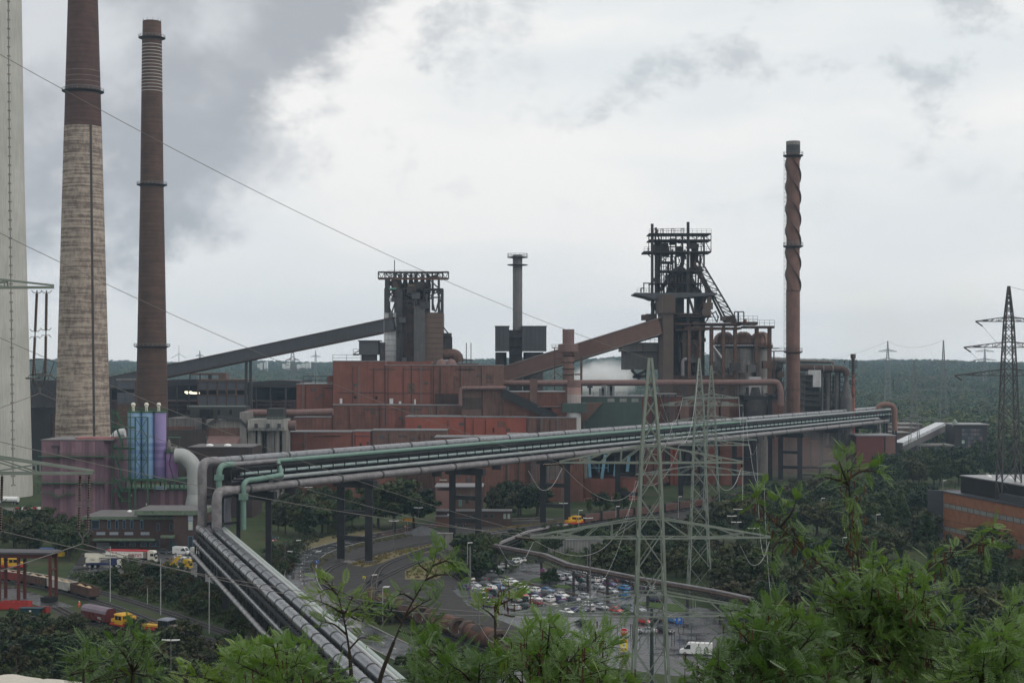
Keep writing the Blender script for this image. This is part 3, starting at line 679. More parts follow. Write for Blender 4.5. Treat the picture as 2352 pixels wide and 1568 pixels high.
b=zrect('ZS',1245,1650,910,1005,D-4);MB().box(b[0],b[1],D-4.2,D-4.02,b[2],b[3]).build('window_band',brown_st,T)
b=zrect('ZS',1245,1640,1010,1095,D-9)
MB().hexa([(b[0],D-10,b[2]-3),(b[1]-3,D-10,b[2]-3),(b[1],D-4.05,b[2]),(b[0],D-4.05,b[2])],[(b[0],D-10,b[2]-2.4),(b[1]-3,D-10,b[2]-2.4),(b[1],D-4.05,b[3]),(b[0],D-4.05,b[3])]).build('sloping_roof',rust_pk,T)
b=zrect('ZS',1650,1730,880,1140,D-3);MB().box(b[0],b[1],D-5,D+20,0,b[3]+6).build('stair_shaft',conc,T)
b=zrect('ZS',1025,1700,665,785,D+8);pn=MB().box(b[0],b[1],D+8,D+24,b[2]-3,b[3]).build('penthouse',M('dark_olive_sheet',(.045,.047,.045),.6,streak=.3),T)
for zx in (1030,1380,1520):c=zrect('ZS',zx,zx+30,700,755,D+8);MB().box(c[0],c[1],D+7.9,D+7.98,c[2],c[3]).build('opening',black,pn)
m=MB()
for i in range(34):x=b[0]+(b[1]-b[0])*i/33;m.beam((x,D+8.1,b[3]),(x,D+8.1,b[3]+.7),.25)
m.beam((b[0],D+8.1,b[3]+.5),(b[1],D+8.1,b[3]+.5),.2);m.build('parapet_railing',galv,T)
b=zrect('ZS',1185,1300,690,790,D+5);MB().box(b[0],b[1],D+2,D+8,b[2],b[3]).build('hopper',black,T)
b=zrect('ZS',1195,1240,790,930,D-5);MB().box(b[0],b[1],D-5,D-4.1,b[2],b[3]).build('chute',steel_bl,T)
m=MB()
for p,q in (((1240,900),(1390,790)),((1640,815),(1760,930)),((1390,790),(1640,815))):m.beam(PZ('ZS',*p,D-5),PZ('ZS',*q,D-5),1.2)
m.build('conveyor_chute',steel_dk,T)
b=zrect('ZS',1735,2165,815,945,D-6);MB().box(b[0],b[1],D-6,D+14,b[2],b[3]).build('filter_house',M('dirty_white_concrete',(.34,.33,.31),.85,var=.2,streak=.4),T)
for zx in (1815,1955,2085):c=zrect('ZS',zx,zx+38,862,908,D-6);w=MB().box(c[0],c[1],D-6.4,D-6.02,c[2],c[3]).build('fan_box',steel_dk,T);MB().box(c[0]+.7,c[1]-.7,D-6.5,D-6.41,c[2]+.7,c[3]-.7).build('louvre',white_m,w)
railing(MB(),[(b[0],D-6.5,b[2]),(b[1],D-6.5,b[2])],1.3,2.5,.12).build('railing',steel_dk,T)
railing(MB(),[(b[0],D-5.8,b[3]),(b[1],D-5.8,b[3])],1.3,2.5,.12).build('railing',galv,T)
for zx in (1735,1850,1960,2060,2140):
    c=zrect('ZS',zx,zx+(90 if zx in (1735,1960) else 45),945,1250,D-4);MB().box(c[0],c[1],D-4,D+10,0,b[2]).build('pier',conc if zx != 1960 else conc_dk,T)
c=zrect('ZS',1730,2170,945,1250,D+2);MB().box(c[0],c[1],D+2,D+12,0,b[2]-.1).build('inner_wall',conc_dk,T)
c=zrect('ZS',1950,2145,688,790,D-4);MB().box(c[0],c[1],D-2,D+8,b[3],c[3]).build('roof_cabin',M('dark_olive_sheet',(.045,.047,.045)),T)
# rusty pipe run beside it
T=thing('rusty_pipe','horizontal rust pink pipe leading to the red halls','pipe',(XW(690,735),735,0))
MB().tube([PZ('ZS',1700,735,735),PZ('ZS',2349,735,735),P(765,945,735)],1.6,14).build('pipe',rust_pk,T,True)
MB().tube([PZ('ZS',2160,885,728),PZ('ZS',2300,885,728)],2.4,14).build('stub',rust_pk,T,True)
for zx in (1830,2200):p=PZ('ZS',zx,735,735);MB().beam((p.x,735,0),(p.x,735,p.z-1.4),1.2).build('support',steel_dk,T)
# long dark ore shed with open sides
D=1000.
T=thing('ore_hall','long dark ore hall with open sides and gently arched roof','building',(XW(430,D),D,0))
shade=M('sooty_sheet',(.05,.045,.05),.75,streak=.25)
def roofline(p,D,dep,mat,name,thick=None):
    pts=[PZ('ZS',*q,D) for q in p];return MB().prism([(v.x,v.z) for v in pts],D,D+dep).build(name,mat,T)
roofline(((780,350),(1060,340),(1145,345),(1145,410),(780,420)),D,60,shade,'roof_edge')
roofline(((1700,380),(2060,352),(2349,362),(2349,436),(1700,436)),D,60,shade,'roof_edge')
roofline(((-260,340),(110,348),(200,352),(200,440),(-260,440)),D,60,shade,'roof_edge')
zb_=ZW(Q('ZS',0,612)[1],D)
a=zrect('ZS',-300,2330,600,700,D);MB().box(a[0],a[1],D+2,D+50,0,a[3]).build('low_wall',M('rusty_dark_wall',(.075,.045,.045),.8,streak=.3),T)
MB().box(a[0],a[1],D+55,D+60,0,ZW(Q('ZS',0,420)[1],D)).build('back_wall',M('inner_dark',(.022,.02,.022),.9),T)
for zx in (-200,-60,120,780,900,1040,1750,1830,2000,2180,2320):p=PZ('ZS',zx,430,D);MB().beam((p.x,D+.8,0),(p.x,D+.8,p.z),.9).build('column',steel_dk,T)
lampy=bpy.data.materials.new('lit_tube');lampy.use_nodes=True;lb=lampy.node_tree.nodes['Principled BSDF'];lb.inputs['Emission Color'].default_value=(1,.9,.6,1);lb.inputs['Emission Strength'].default_value=2.5
for zx,zy in ((1035,492),(1050,503),(1133,504)):c=PZ('ZS',zx,zy,D+4);MB().box(c.x-2.2,c.x+2.2,D+4,D+4.5,c.z-.5,c.z+.5).build('lit_lamp',lampy,T)
for zy in (598,640,690):p=zrect('ZS',780,2250,zy,zy+8,D);MB().box(p[0],p[1],D+.2,D+1.9,p[2],p[3]).build('pipe_rack',rust,T)
D=985.
T=thing('transfer_house','blue grey panelled conveyor house with a band of open windows','building',(XW(545,D),D,0))
a=zrect('ZS',1150,1710,370,660,D);zw1,zw0=ZW(Q('ZS',0,468)[1],D),ZW(Q('ZS',0,522)[1],D)
MB().box(a[0]+1,a[1]-1,D+14,D+15,0,zw0).build('back_wall',bluegrey,T)
MB().box(a[0]-.5,a[1]+.5,D-.5,D+30,a[3],a[3]+1.5).build('roof',brown,T)
xs_=[a[0]+(a[1]-a[0])*i/5 for i in range(6)]
for i in range(5):
    MB().box(xs_[i]+.5,xs_[i+1]-.5,D,D+.5,zw1,a[3]).build('wall_panel',bluegrey,T);MB().box(xs_[i]+.5,xs_[i+1]-.5,D,D+.5,0,zw0).build('wall_panel',bluegrey,T)
    if i in (0,1,4):MB().box(xs_[i]+.5,xs_[i+1]-.5,D+3,D+3.4,zw0,zw1).build('opening',black,T)
for x in xs_:MB().box(x-.5,x+.5,D-.3,D+1,0,a[3]).build('column',rust,T)
MB().box(a[0],a[1],D-.4,D-.05,zw0-.6,zw0+.1).build('sill_beam',rust,T);MB().box(a[0],a[1],D-.4,D-.05,zw1-.1,zw1+.5).build('lintel_beam',rust,T)
a=zrect('ZS',1055,1480,268,345,D+12);b=zrect('ZS',1390,1480,268,345,D+12);MB().box(b[0],b[1],D+12,D+24,b[2],b[3]).build('penthouse',brown,T)
MB().box(a[0],b[0],D+12,D+24,a[3]-1.4,a[3]).build('canopy',brown,T);b2=zrect('ZS',1270,1312,285,345,D+12);MB().box(b2[0],b2[1],D+12,D+14,b2[2],b2[3]).build('cabin',steel_dk,T)
for zx in (1057,1175):p=PZ('ZS',zx,300,D+12);MB().beam((p.x,D+12.4,a[2]-.5),(p.x,D+12.4,a[3]),.9).build('post',steel_dk,T)
D=1010.
T=thing('screen_house','small blue grey panelled hut between the two tall chimneys','building',(XW(335,D),D-40,0));D=960.
a=zrect('ZS',200,425,355,632,D);MB().box(a[0],a[1],D,D+25,0,a[3]).build('wall',rust,T)
for zx0,zx1 in ((205,297),(302,404)):
    for y0,y1 in ((362,455),(500,630)):c=zrect('ZS',zx0,zx1,y0,y1,D);MB().box(c[0],c[1],D-.3,D-.02,c[2],c[3]).build('wall_panel',bluegrey,T)
    c=zrect('ZS',zx0,zx1,458,497,D);MB().box(c[0],c[1],D-.15,D-.02,c[2],c[3]).build('opening',black,T)
MB().box(a[0]-.5,a[1]+.5,D-.5,D+25.5,a[3],a[3]+1).build('roof',conc,T)
# the dark ore heap stacker between the two chimneys and a rusty wall
D=905.
T=thing('round_stacker','dark fan shaped ore stacker structure seen between two chimneys','machine',(XW(100,D),D,0))
c=PZ('Z1',330,700,D);m=MB()
for k in range(13):a=R(5+k*13);m.beam(c,c+Vector((math.cos(a)*26,1,math.sin(a)*28)),.45)
for rr in (10,18,26):m.tube([c+Vector((math.cos(R(a))*rr,.8,math.sin(R(a))*rr*1.07)) for a in range(5,166,10)],.35,5)
m.build('ribs',steel_dk,T);MB().box(c.x-20,c.x+6,D+2,D+14,0,c.z).build('base',steel_bl,T)
a=zrect('Z1',380,480,765,900,D+8);MB().box(a[0],a[1],D+6,D+20,0,a[3]).build('rusty_wall',rust,T)
a=zrect('Z1',240,500,470,560,D+30);MB().box(a[0],a[1],D+30,D+60,0,a[3]).build('shed_wall',shade,T)
# ================================================================ conveyors
def conveyor(name,label,p,q,w,h,mat,trim=None,legs=(),legmat=None,win=None):
    p,q=Vector(p),Vector(q);T=thing(name,label,'conveyor',(*((p+q)/2).xy,0))
    MB().beam(p,q,w,h).build('gallery',mat,T)
    d=(q-p).normalized();u=d.cross(Vector((1,0,0))) if abs(d.x) < .3 else Vector((0,0,1))
    if trim:
        o=Vector((0,0,h/2+.2));MB().beam(p+o,q+o,w+.8,.45).build('roof',trim,T);MB().beam(p-o,q-o,w+.5,.4).build('floor_edge',trim,T)
    for t in legs:
        c=p.lerp(q,t);side=Vector((0,1,0))
        for s in (-1,1):
            MB().beam((c.x+s*2.2,c.y,0),(c.x+s*1.2,c.y,c.z-h/2+.2),1.6,1.3).build('leg',legmat or mat,T)
    return T
p=PZ('ZS',-20,385,985);q=PZ('Z3',1250,655,885)
hgt=62/3.7236/F*900
T=conveyor('ore_conveyor','long grey enclosed conveyor climbing to the smaller blast furnace',P(255,880,985),P(908,744,885),6,6.8,greysheet,rust,(.51,),steel_dk)
# ================================================================ red halls in the middle
roof_gr=M('wet_grey_roof',(.20,.195,.20),.4,var=.2,scale=.1,spec=.5)
seam=M('dark_seam',(.05,.028,.026),.7)
def wallrow(T,z,secs,ytop,D,dep,roof=True,yb=None,ov=.3):
    """secs: list of (x0,x1,material[,ytop]); every stretch of cladding is its own panel in front of one core"""
    xa=XW(Q(z,secs[0][0],0)[0],D);xb=XW(Q(z,secs[-1][1],0)[0],D)
    zts=[ZW(Q(z,0,s[3] if len(s) > 3 else ytop)[1],D) for s in secs]
    for i,s in enumerate(secs):
        a,b=XW(Q(z,s[0],0)[0],D),XW(Q(z,s[1],0)[0],D)
        MB().box(a,b-.02,D+.25,D+dep,0,zts[i]-.05).build('wall',s[2],T)
        n=max(1,int(round((b-a)/9.)))
        for k in range(n):
            p,q=a+(b-a)*k/n,a+(b-a)*(k+1)/n
            MB().box(p+.05,q-.05,D+random.uniform(-.03,.03),D+.24,.1,zts[i]-.12).build('cladding_panel',s[2],T)
        if i:MB().box(a-.25,a+.25,D-.22,D-.05,.1,zts[i]-.2).build('corner_strip',seam,T)
        if roof:MB().box(a-.1,b+.1,D-ov,D+dep+.2,zts[i]-.04,zts[i]+.35).build('roof',roof_gr,T)
    return xa,xb
def hole(T,z,x0,x1,y0,y1,D,mat=None,name='opening',pr=.12):
    a=zrect(z,x0,x1,y0,y1,D);return MB().box(a[0],a[1],D-pr,D-.035,a[2],a[3]).build(name,mat or black,T)
def mkT(name,label,cat,px,D,z=0):return thing(name,label,cat,(XW(px,D),D,z))
def details(T,z,x0,x1,y0,y1,D,n,mats,seed):
    # downpipes, patched sheets, louvres, doors and caged ladders on a wall
    g=random.Random(seed);X0,X1,Z0,Z1=zrect(z,x0,x1,y0,y1,D);h=Z1-Z0
    for i in range(n):
        x=g.uniform(X0+2,X1-3);k=g.random()
        if k < .25:MB().box(x-.14,x+.14,D-.3,D-.04,Z0,Z1).build('downpipe',seam,T)
        elif k < .55:w,hh=g.uniform(1.5,4.5),g.uniform(1.5,h*.45);zz=g.uniform(Z0,Z1-hh);MB().box(x,x+w,D-.07,D-.035,zz,zz+hh).build('patched_sheet',g.choice(mats),T)
        elif k < .75:
            w=g.uniform(1.,2.4);zz=g.uniform(Z0+h*.3,Z1-2);o=MB().box(x,x+w,D-.25,D-.04,zz,zz+1.3).build('louvre',steel_dk,T)
            for j in range(3):MB().box(x+.1,x+w-.1,D-.32,D-.26,zz+.15+j*.4,zz+.35+j*.4).build('blade',conc_dk,o)
        elif k < .88:ladder(MB(),(x,D-.5,Z0),(x,D-.5,Z1+1),.7,.12,1.2).build('ladder',galv_far,T)
        else:MB().box(x,x+g.uniform(4,9),D-.2,D-.04,Z1-1.4,Z1-1.0).build('cable_tray',steel_dk,T)
D=800.
T=mkT('red_main_hall','largest flat red hall, standing below the smaller blast furnace','building',960,D)
wallrow(T,'Z3',[(708,1155,red,950),(1155,1380,red,985),(1380,1568,red,985),(1568,1798,red_dk,985),(1798,2165,brown_st,985)],985,D,55)
details(T,'Z3',720,2150,1000,1310,D,26,[red,red_dk,brown_st,rust],1)
for v in ((890,912,1245,1270),(1072,1090,1250,1275)):hole(T,'Z3',*v,D,name='window')
hole(T,'Z3',1580,1795,1228,1325,D,M('soot_stain_sheet',(.06,.035,.03),.8,streak=.5),'stained_panel',.1)
hole(T,'Z3',750,1150,1216,1222,D,seam,'ledge',.2);hole(T,'Z3',1155,1568,1222,1228,D,seam,'ledge',.2)
railing(MB(),[PZ('Z3',708,945,D+1),PZ('Z3',945,945,D+1)],3,5,.2).build('roof_railing',galv_far,T)
a=zrect('Z3',1175,1555,952,985,D+15);MB().box(a[0],a[1],D+14,D+30,a[2]-.2,a[3]).build('roof_house',red,T)
a=zrect('Z3',1555,1950,968,985,D+15);MB().box(a[0],a[1],D+14,D+30,a[2]-.2,a[3]).build('roof_house',brown,T)
for zx in (1640,1720):p=PZ('Z3',zx,975,D+12);MB().lathe([(3.2,p.z-3),(3.1,p.z),(2,p.z+2),(.2,p.z+2.8)],p.x,D+12,18).build('roof_dome',rust_pk,T,True)
m=MB()
for zx in (1815,1850,1890):p=PZ('Z3',zx,940,D+18);m.beam((p.x,D+18,p.z-8),(p.x,D+18,p.z+(9 if zx > 1840 else 3)),.4)
m.beam(PZ('Z3',1810,937,D+18),PZ('Z3',1905,937,D+18),.6);m.build('roof_gantry',steel_dk,T)
D=806.
T=mkT('red_side_hall','red hall with rough dark patches left of the main hall','building',720,D)
wallrow(T,'Z3',[(397,705,red)],1147,D,40);a=zrect('Z3',665,706,1075,1150,D+5);MB().box(a[0],a[1],D+5,D+15,a[2]-1,a[3]).build('lift_tower',red_dk,T)
details(T,'Z3',405,700,1160,1420,D,9,[red,red_dk,brown_st],2)
railing(MB(),[PZ('Z3',455,1145,D+2),PZ('Z3',660,1145,D+2)],4,5,.3).build('roof_railing',steel_dk,T)
D=788.
T=mkT('streaked_hall','rust streaked reddish hall in front of the largest red hall','building',800,D)
wallrow(T,'Z3',[(378,700,red_dk,1430),(705,1110,red_dk,1325),(1110,1380,red,1325),(1380,1595,brown_st,1328),(1595,1806,brown_st,1328)],1325,D,11)
details(T,'Z3',720,1800,1340,1500,D,18,[red,red_dk,brown_st],3)
for v in ((1195,1225,1268,1313),(1275,1293,1293,1313),(770,790,1268,1310),(1405,1418,1275,1318)):hole(T,'Z3',*v,D+10,white_m,'vent_box',1.5)
D=778.
T=mkT('brown_pipe_tower','brown streaked square block with a pipe over its roof','building',1110,D)
wallrow(T,'Z3',[(1808,1985,brown),(1985,2165,brown_st)],1185,D,18)
hole(T,'Z3',1808,1980,1262,1360,D,M('sooty_brown',(.07,.05,.042),.8,streak=.4),'stained_panel',.1)
MB().tube(smoothpath([PZ('Z3',*p,D-1.5) for p in ((1800,1330),(1800,1210),(1815,1183),(1850,1180),(2190,1178))],5),1.0,10).build('roof_pipe',rust_pk,T,True)
D=765.
T=mkT('bright_red_hall','bright freshly painted red hall with a streaked brown end','building',1120,D)
wallrow(T,'Z7',[(-810,-300,red_br,464),(-300,230,red_br,468),(230,655,brown_st,472)],468,D,28)
details(T,'Z7',-800,640,490,640,D,16,[red_br,red,red_dk],4)
D=742.
T=mkT('low_red_hall','low dull red hall behind the pipe bridge, half of it streaked','building',830,D)
wallrow(T,'Z4',[(200,350,red,492),(350,875,red,488),(875,1030,red_br,482),(1045,1685,brown_st,474)],490,D,18)
details(T,'Z4',220,1680,500,650,D,16,[red,red_dk,brown_st],5)
for v in ((938,957,584,610),(1440,1450,530,542)):hole(T,'Z4',*v,D,name='window')
hole(T,'Z4',975,992,586,612,D,red_br,'hatch');hole(T,'Z4',1030,1045,485,640,D,steel_bl,'gap',.05)
for zx in (1060,1430):p=PZ('Z4',zx,466,D+2);MB().lathe([(.8,p.z-1.5),(.8,p.z),(.2,p.z+.6)],p.x,D+4,10).build('roof_vent',galv,T,True)
D=776.
T=mkT('gable_hall','red hall with a black sloping conveyor shaft across its front','building',1250,D)
wallrow(T,'Z7',[(30,560,red_dk)],252,D,20)
MB().beam(PZ('Z7',20,255,D-2),PZ('Z7',475,470,D-2),3,4.2).build('sloping_shaft',steel_bl,T)
hole(T,'Z7',440,560,385,470,D,red,'annex',3);hole(T,'Z7',320,560,370,378,D,rust_pk,'pipe',4)
a=zrect('Z7',255,320,138,370,D-3);MB().box(a[0],a[1],D-3,D-.1,a[2],a[3]).build('brown_chute',brown,T)
# walls below the pipe bridge
D=715.
T=mkT('lower_red_wall_hall','dark streaked red hall below the pipe bridge behind the bushes','building',1170,D)
wallrow(T,'Z7',[(-1400,-900,red_dk,800),(-560,60,red_dk,640),(60,240,red_dk,620),(240,400,brown_st,640),(400,715,red_dk,620)],620,D,20)
details(T,'Z7',-540,700,680,1200,D,22,[red,red_dk,brown_st,rust],6)
hole(T,'Z7',390,525,700,1000,D,M('pale_streaked_sheet',(.17,.13,.12),.8,streak=.6),'stained_panel',.1)
for zx in (148,246):hole(T,'Z7',zx,zx+16,640,1230,D,seam,'downpipe',.4)
D=720.
T=mkT('open_hall','hall with a dark open bay and slanting blue struts','building',1430,D)
a=zrect('Z7',720,1195,600,780,D);MB().box(a[0],a[1],D,D+28,a[2],a[3]).build('upper_wall',brown,T)
b=zrect('Z7',720,1195,990,1300,D);MB().box(b[0],b[1],D,D+28,0,b[3]).build('lower_wall',red,T)
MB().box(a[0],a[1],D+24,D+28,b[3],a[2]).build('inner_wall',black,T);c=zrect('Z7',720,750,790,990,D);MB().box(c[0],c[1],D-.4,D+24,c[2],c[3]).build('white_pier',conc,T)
bst=M('light_blue_strut',(.16,.32,.42),.5)
for p,q in (((870,990),(900,785)),((980,970),(1000,785)),((1088,930),(1105,785)),((1185,900),(1200,800)),((760,780),(770,980))):MB().beam(PZ('Z7',*p,D+.5),PZ('Z7',*q,D+.5),1.3).build('strut',bst,T)
MB().beam(PZ('Z7',795,860,D+2),PZ('Z7',880,985,D+2),1.3).build('strut',steel_dk,T)
railing(MB(),[PZ('Z7',770,935,D+1),PZ('Z7',925,935,D+1)],4,3,.25).build('railing',bst,T)
for v in ((770,905),(905,1040),(1045,1190)):c=zrect('Z7',v[0]+5,v[1]-5,1000,1130,D);MB().box(c[0],c[1],D-.2,D-.02,c[2],c[3]).build('cladding_panel',red,T)
m=MB();railing(m,[PZ('Z7',720,1218,D-3),PZ('Z7',1190,1190,D-3)],3,2,.2);m.build('yard_railing',M('pale_pink_rail',(.45,.3,.27),.6),T)
D=815.
T=mkT('panelled_red_hall','red hall split by black steel columns near the pylons','building',1560,D)
wallrow(T,'Z7',[(1195,1310,red_dk),(1310,1430,red),(1440,1560,red_br),(1640,1700,red),(1770,1850,red_br),(1850,2080,red)],690,D,40,roof=False)
details(T,'Z7',1200,2070,720,1040,D,16,[red,red_dk,brown_st,rust],7)
a=zrect('Z7',1195,2200,690,1180,D+6);MB().box(a[0],a[1],D+6,D+38,0,a[3]+6).build('core',M('inner_dark2',(.03,.022,.022),.9),T)
for zx in (1435,1600,1740,1860):p=PZ('Z7',zx,690,D);MB().beam((p.x,D-1,0),(p.x,D-1,p.z+4),2.2).build('column',steel_bl,T)
hole(T,'Z7',1195,2080,1060,1250,D,M('dark_streaked_base',(.05,.035,.033),.8,streak=.4),'base_wall',1.2)
MB().beam(PZ('Z7',1050,1080,D-4),PZ('Z7',1430,960,D-4),3,7).build('conveyor_gallery',red,T)
# green hall and banded column
green_sh=M('dark_green_sheet',(.055,.082,.072),.6,var=.1,streak=.2,ribs=1.6);D=790.
T=mkT('dark_green_hall','dark green clad hall with three windows under its roof','building',1430,D)
a=zrect('Z7',735,1213,342,800,D)
m=MB().prism([(v.x,v.z) for v in (PZ('Z7',735,800,D),PZ('Z7',735,500,D),PZ('Z7',885,342,D),PZ('Z7',1213,342,D),PZ('Z7',1213,800,D))],D,D+30);m.build('wall',green_sh,T)
b=zrect('Z7',695,1213,292,345,D+4);MB().box(b[0],b[1],D+4,D+30,b[2]-6,b[3]).build('upper_wall',green_sh,T);MB().box(b[0]-.3,b[1]+.3,D+3.6,D+30.2,b[3],b[3]+.5).build('roof',roof_gr,T)
for zx in (918,1022,1124):c=zrect('Z7',zx,zx+62,304,337,D+4);window(T,c[0],c[1],c[2],c[3],D+4,M('pale_window',(.22,.24,.22),.3),conc,.3,bars=2)
pr=[PZ('Z7',*p,D-3) for p in ((695,345),(880,342),(740,497),(695,497))];MB().prism([(v.x,v.z) for v in reversed(pr)],D-3,D+3).build('sloping_canopy',brown,T)
m=MB();railing(m,[PZ('Z7',700,290,D+4.5),PZ('Z7',1200,290,D+4.5)],2.2,5,.2)
for zx in (870,890,940,960):p=PZ('Z7',zx,290,D+8);m.box(p.x-1.2,p.x+1.2,D+8,D+11,p.z,p.z+random.uniform(3,7))
m.build('roof_plant',galv_far,T)
D=772.
T=mkT('banded_column','pink banded vertical duct passing through a dark green box','duct',1319,D)
p=PZ('Z7',634,250,D);r=58*1100/2352/1.7415/F*D;zz=[ZW(Q('Z7',0,v)[1],D) for v in (148,212,270,345,425,530)]
for i,mt in ((0,rust_pk),(1,M('pale_pink',(.36,.23,.20),.6,var=.1,streak=.2)),(2,M('white_pink',(.42,.36,.34),.6,var=.1,streak=.3))):MB().lathe([(r,zz[i+1]),(r,zz[i])],p.x,D,26).build('shell_ring',mt,T,True)
a=zrect('Z7',530,737,345,422,D);MB().box(a[0],a[1],D-4,D+9,a[2],a[3]).build('collar_box',green_sh,T)
MB().lathe([(r,0),(r,zz[4])],p.x,D,26).build('lower_shell',M('white_jacket',(.45,.45,.44),.4,var=.15),T,True)
# row of bins, dark vessel, canopies right of the green hall
D=840.
T=mkT('filter_bins','row of four streaked brown filter bins behind the pylons','bins',1590,D)
wallrow(T,'Z7',[(1213,1560,red),(1560,2060,red_dk,300)],288,D+14,20)
for i,zx in enumerate((1420,1540,1660,1790,1890)):
    a=zrect('Z7',zx,zx+78,365,520,D);bo=MB().box(a[0],a[1],D,D+8,a[2]-4,a[3]).build('bin',brown_st if i else brown,T)
    MB().hexa([(a[0]+3,D+2,a[2]-10),(a[1]-3,D+2,a[2]-10),(a[1]-3,D+6,a[2]-10),(a[0]+3,D+6,a[2]-10)],[(a[0],D,a[2]-4),(a[1],D,a[2]-4),(a[1],D+8,a[2]-4),(a[0],D+8,a[2]-4)]).build('hopper',brown,bo)
    c=zrect('Z7',zx+10,zx+70,335,365,D+2);MB().box(c[0],c[1],D+2,D+6,c[2],c[3]).build('fan',conc,bo)
    for k in (0.2,.8):x=a[0]+(a[1]-a[0])*k;MB().beam((x,D+1,0),(x,D+1,a[2]-4),.6).build('leg',steel_dk,T)
a=zrect('Z7',1330,1510,262,272,D-4);MB().box(a[0],a[1],D-6,D+10,a[2],a[3]).build('canopy',roof_gr,T)
for zx in (1345,1400,1440,1500):p=PZ('Z7',zx,270,D-4);MB().beam((p.x,D-4,0),(p.x,D-4,p.z),.7).build('post',steel_dk,T)
D=850.
T=mkT('dark_vessel','black squat process vessel on a steel frame','vessel',1755,D)
p=PZ('Z7',2190,400,D);MB().lathe([(4,p.z-14),(7.5,p.z-8),(8.5,p.z),(7.5,p.z+5),(5,p.z+8),(4.5,p.z+12)],p.x,D+6,24).build('vessel',furn,T,True)
for zx in (2065,2310):q=PZ('Z7',zx,290,D);MB().beam((q.x,D,0),(q.x,D,q.z+1),2).build('post',steel_bl,T)
for zy in (300,480):MB().beam(PZ('Z7',2050,zy,D),PZ('Z7',2400,zy,D),2).build('beam',steel_bl,T)
m=MB();railing(m,[PZ('Z7',2060,295,D),PZ('Z7',2390,295,D)],2,3,.2);railing(m,[PZ('Z7',2060,478,D),PZ('Z7',2390,478,D)],2,3,.2);m.build('railing',steel_dk,T)
a=zrect('Z7',2130,2235,122,258,D+2);MB().box(a[0],a[1],D+2,D+12,a[2]-6,a[3]).build('white_cabin',M('pale_lilac_sheet',(.42,.40,.41),.6,var=.06,streak=.15),T)
# ================================================================ the long horizontal gas main
D=846.
T=mkT('gas_main','long horizontal faded pink gas main below the blast furnace','pipe',1470,D)
r=52*550/2350/1.7415/F*D;zc=ZW(880,D)
MB().tube([(XW(1150,D),D,zc),(XW(1740,D),D,zc+.5)],r,20).build('pipe',rust_pk,T,True)
MB().tube(smoothpath([(XW(1735,D),D,zc+.5),(XW(1778,D),D,zc+.6),(XW(1788,D),D,zc-.8),(XW(1793,D),D,zc-5),(XW(1793,D),D,zc-12)],4),r,18).build('end_bend',rust_pk,T,True)
for px in (1190,1230,1355,1500,1570,1660):x=XW(px,D);s=MB().beam((x,D,0),(x,D,zc-r+.3),1.2).build('support',steel_dk,T);MB().box(x-1.4,x+1.4,D-1.4,D+1.4,zc-r-.8,zc-r+.25).build('saddle',steel_dk,s)
# ================================================================ smaller blast furnace behind the main hall
def truss(T,p,q,h,n,t,mat,name='truss',dep=0,cross=False):
    p,q=Vector(p),Vector(q);u=Vector((0,0,h));ys_=(0,dep) if dep else (0,)
    for dy in ys_:
        o=Vector((0,dy,0))
        for a,b in ((p,q),(p+u,q+u)):MB().beam(a+o,b+o,t*1.4).build('chord',mat,T)
        for i in range(n+1):c=p.lerp(q,i/n)+o;MB().beam(c,c+u,t).build('post',mat,T)
        for i in range(n):
            a,b=p.lerp(q,i/n)+o,p.lerp(q,(i+1)/n)+o
            if i % 2 or cross:MB().beam(a,b+u,t).build('brace',mat,T)
            if not i % 2 or cross:MB().beam(a+u,b,t).build('brace',mat,T)
def clutter(T,x0,x1,z0,z1,D,dep,n,mats,seed=1,tmin=.3,tmax=1.2,names=('pipe','beam','platform')):
    rr=random.Random(seed)
    for i in range(n):
        x,z,y=rr.uniform(x0,x1),rr.uniform(z0,z1),D+rr.uniform(0,dep);k=rr.random();t=rr.uniform(tmin,tmax);mt=rr.choice(mats)
        if k < .34:L_=rr.uniform(.15,.5)*(z1-z0);MB().tube([(x,y,z),(x+rr.uniform(-.5,.5),y,max(z0,z-L_))],t*.8,8).build(names[0],mt,T,True)
        elif k < .56:L_=rr.uniform(.1,.35)*(x1-x0);MB().beam((x,y,z),(min(x1,x+L_),y,z),t).build(names[1],mt,T)
        elif k < .72:L_=rr.uniform(.15,.4)*(x1-x0);s=rr.choice((-1,1));MB().beam((x,y,z),(min(max(x+L_*s,x0),x1),y,max(z0,z-L_*.8)),t*.6).build(names[1],mt,T)
        elif k < .86:
            L_=rr.uniform(.15,.4)*(x1-x0);b=min(x1,x+L_);o=MB().box(x,b,y-1.5,y+1,z-.25,z).build(names[2],mt,T);railing(MB(),[(x,y-1.4,z),(b,y-1.4,z)],1.3,2.,.1).build('railing',mt,o)
        else:s=rr.uniform(1,3);MB().box(x-s,x+s,y-s,y+s,z-s*.8,z+s*.8).build('casing',mt,T)
D=885.
T=mkT('small_blast_furnace','smaller blast furnace tower with a wide crane gantry on top','blast furnace',950,D)
I=lambda x,y,d=0:PZ('ZI',x,y,D+d)
def ibox(x0,x1,y0,y1,d,dep,mat,name,yb=None):
    a=zrect('ZI',x0,x1,y0,y1,D+d);return MB().box(a[0],a[1],D+d,D+d+dep,a[2] if yb is None else yb,a[3]).build(name,mat,T)
zroof=ZW(Q('Z3',0,960)[1],D)
ibox(325,615,1115,1568,0,14,white_m,'white_cladding',30.);ibox(1270,1715,1112,1568,0,16,M('tan_brown_sheet',(.145,.10,.08),.7,var=.08,streak=.15),'brown_cladding',30.)
for k in range(9):z=ZW(Q('ZI',0,1112)[1],D)-2.9*(k+1);MB().box(I(1300,0).x,I(1713,0).x,D-.08,D-.01,z-.1,z+.1).build('cladding_seam',seam,T)
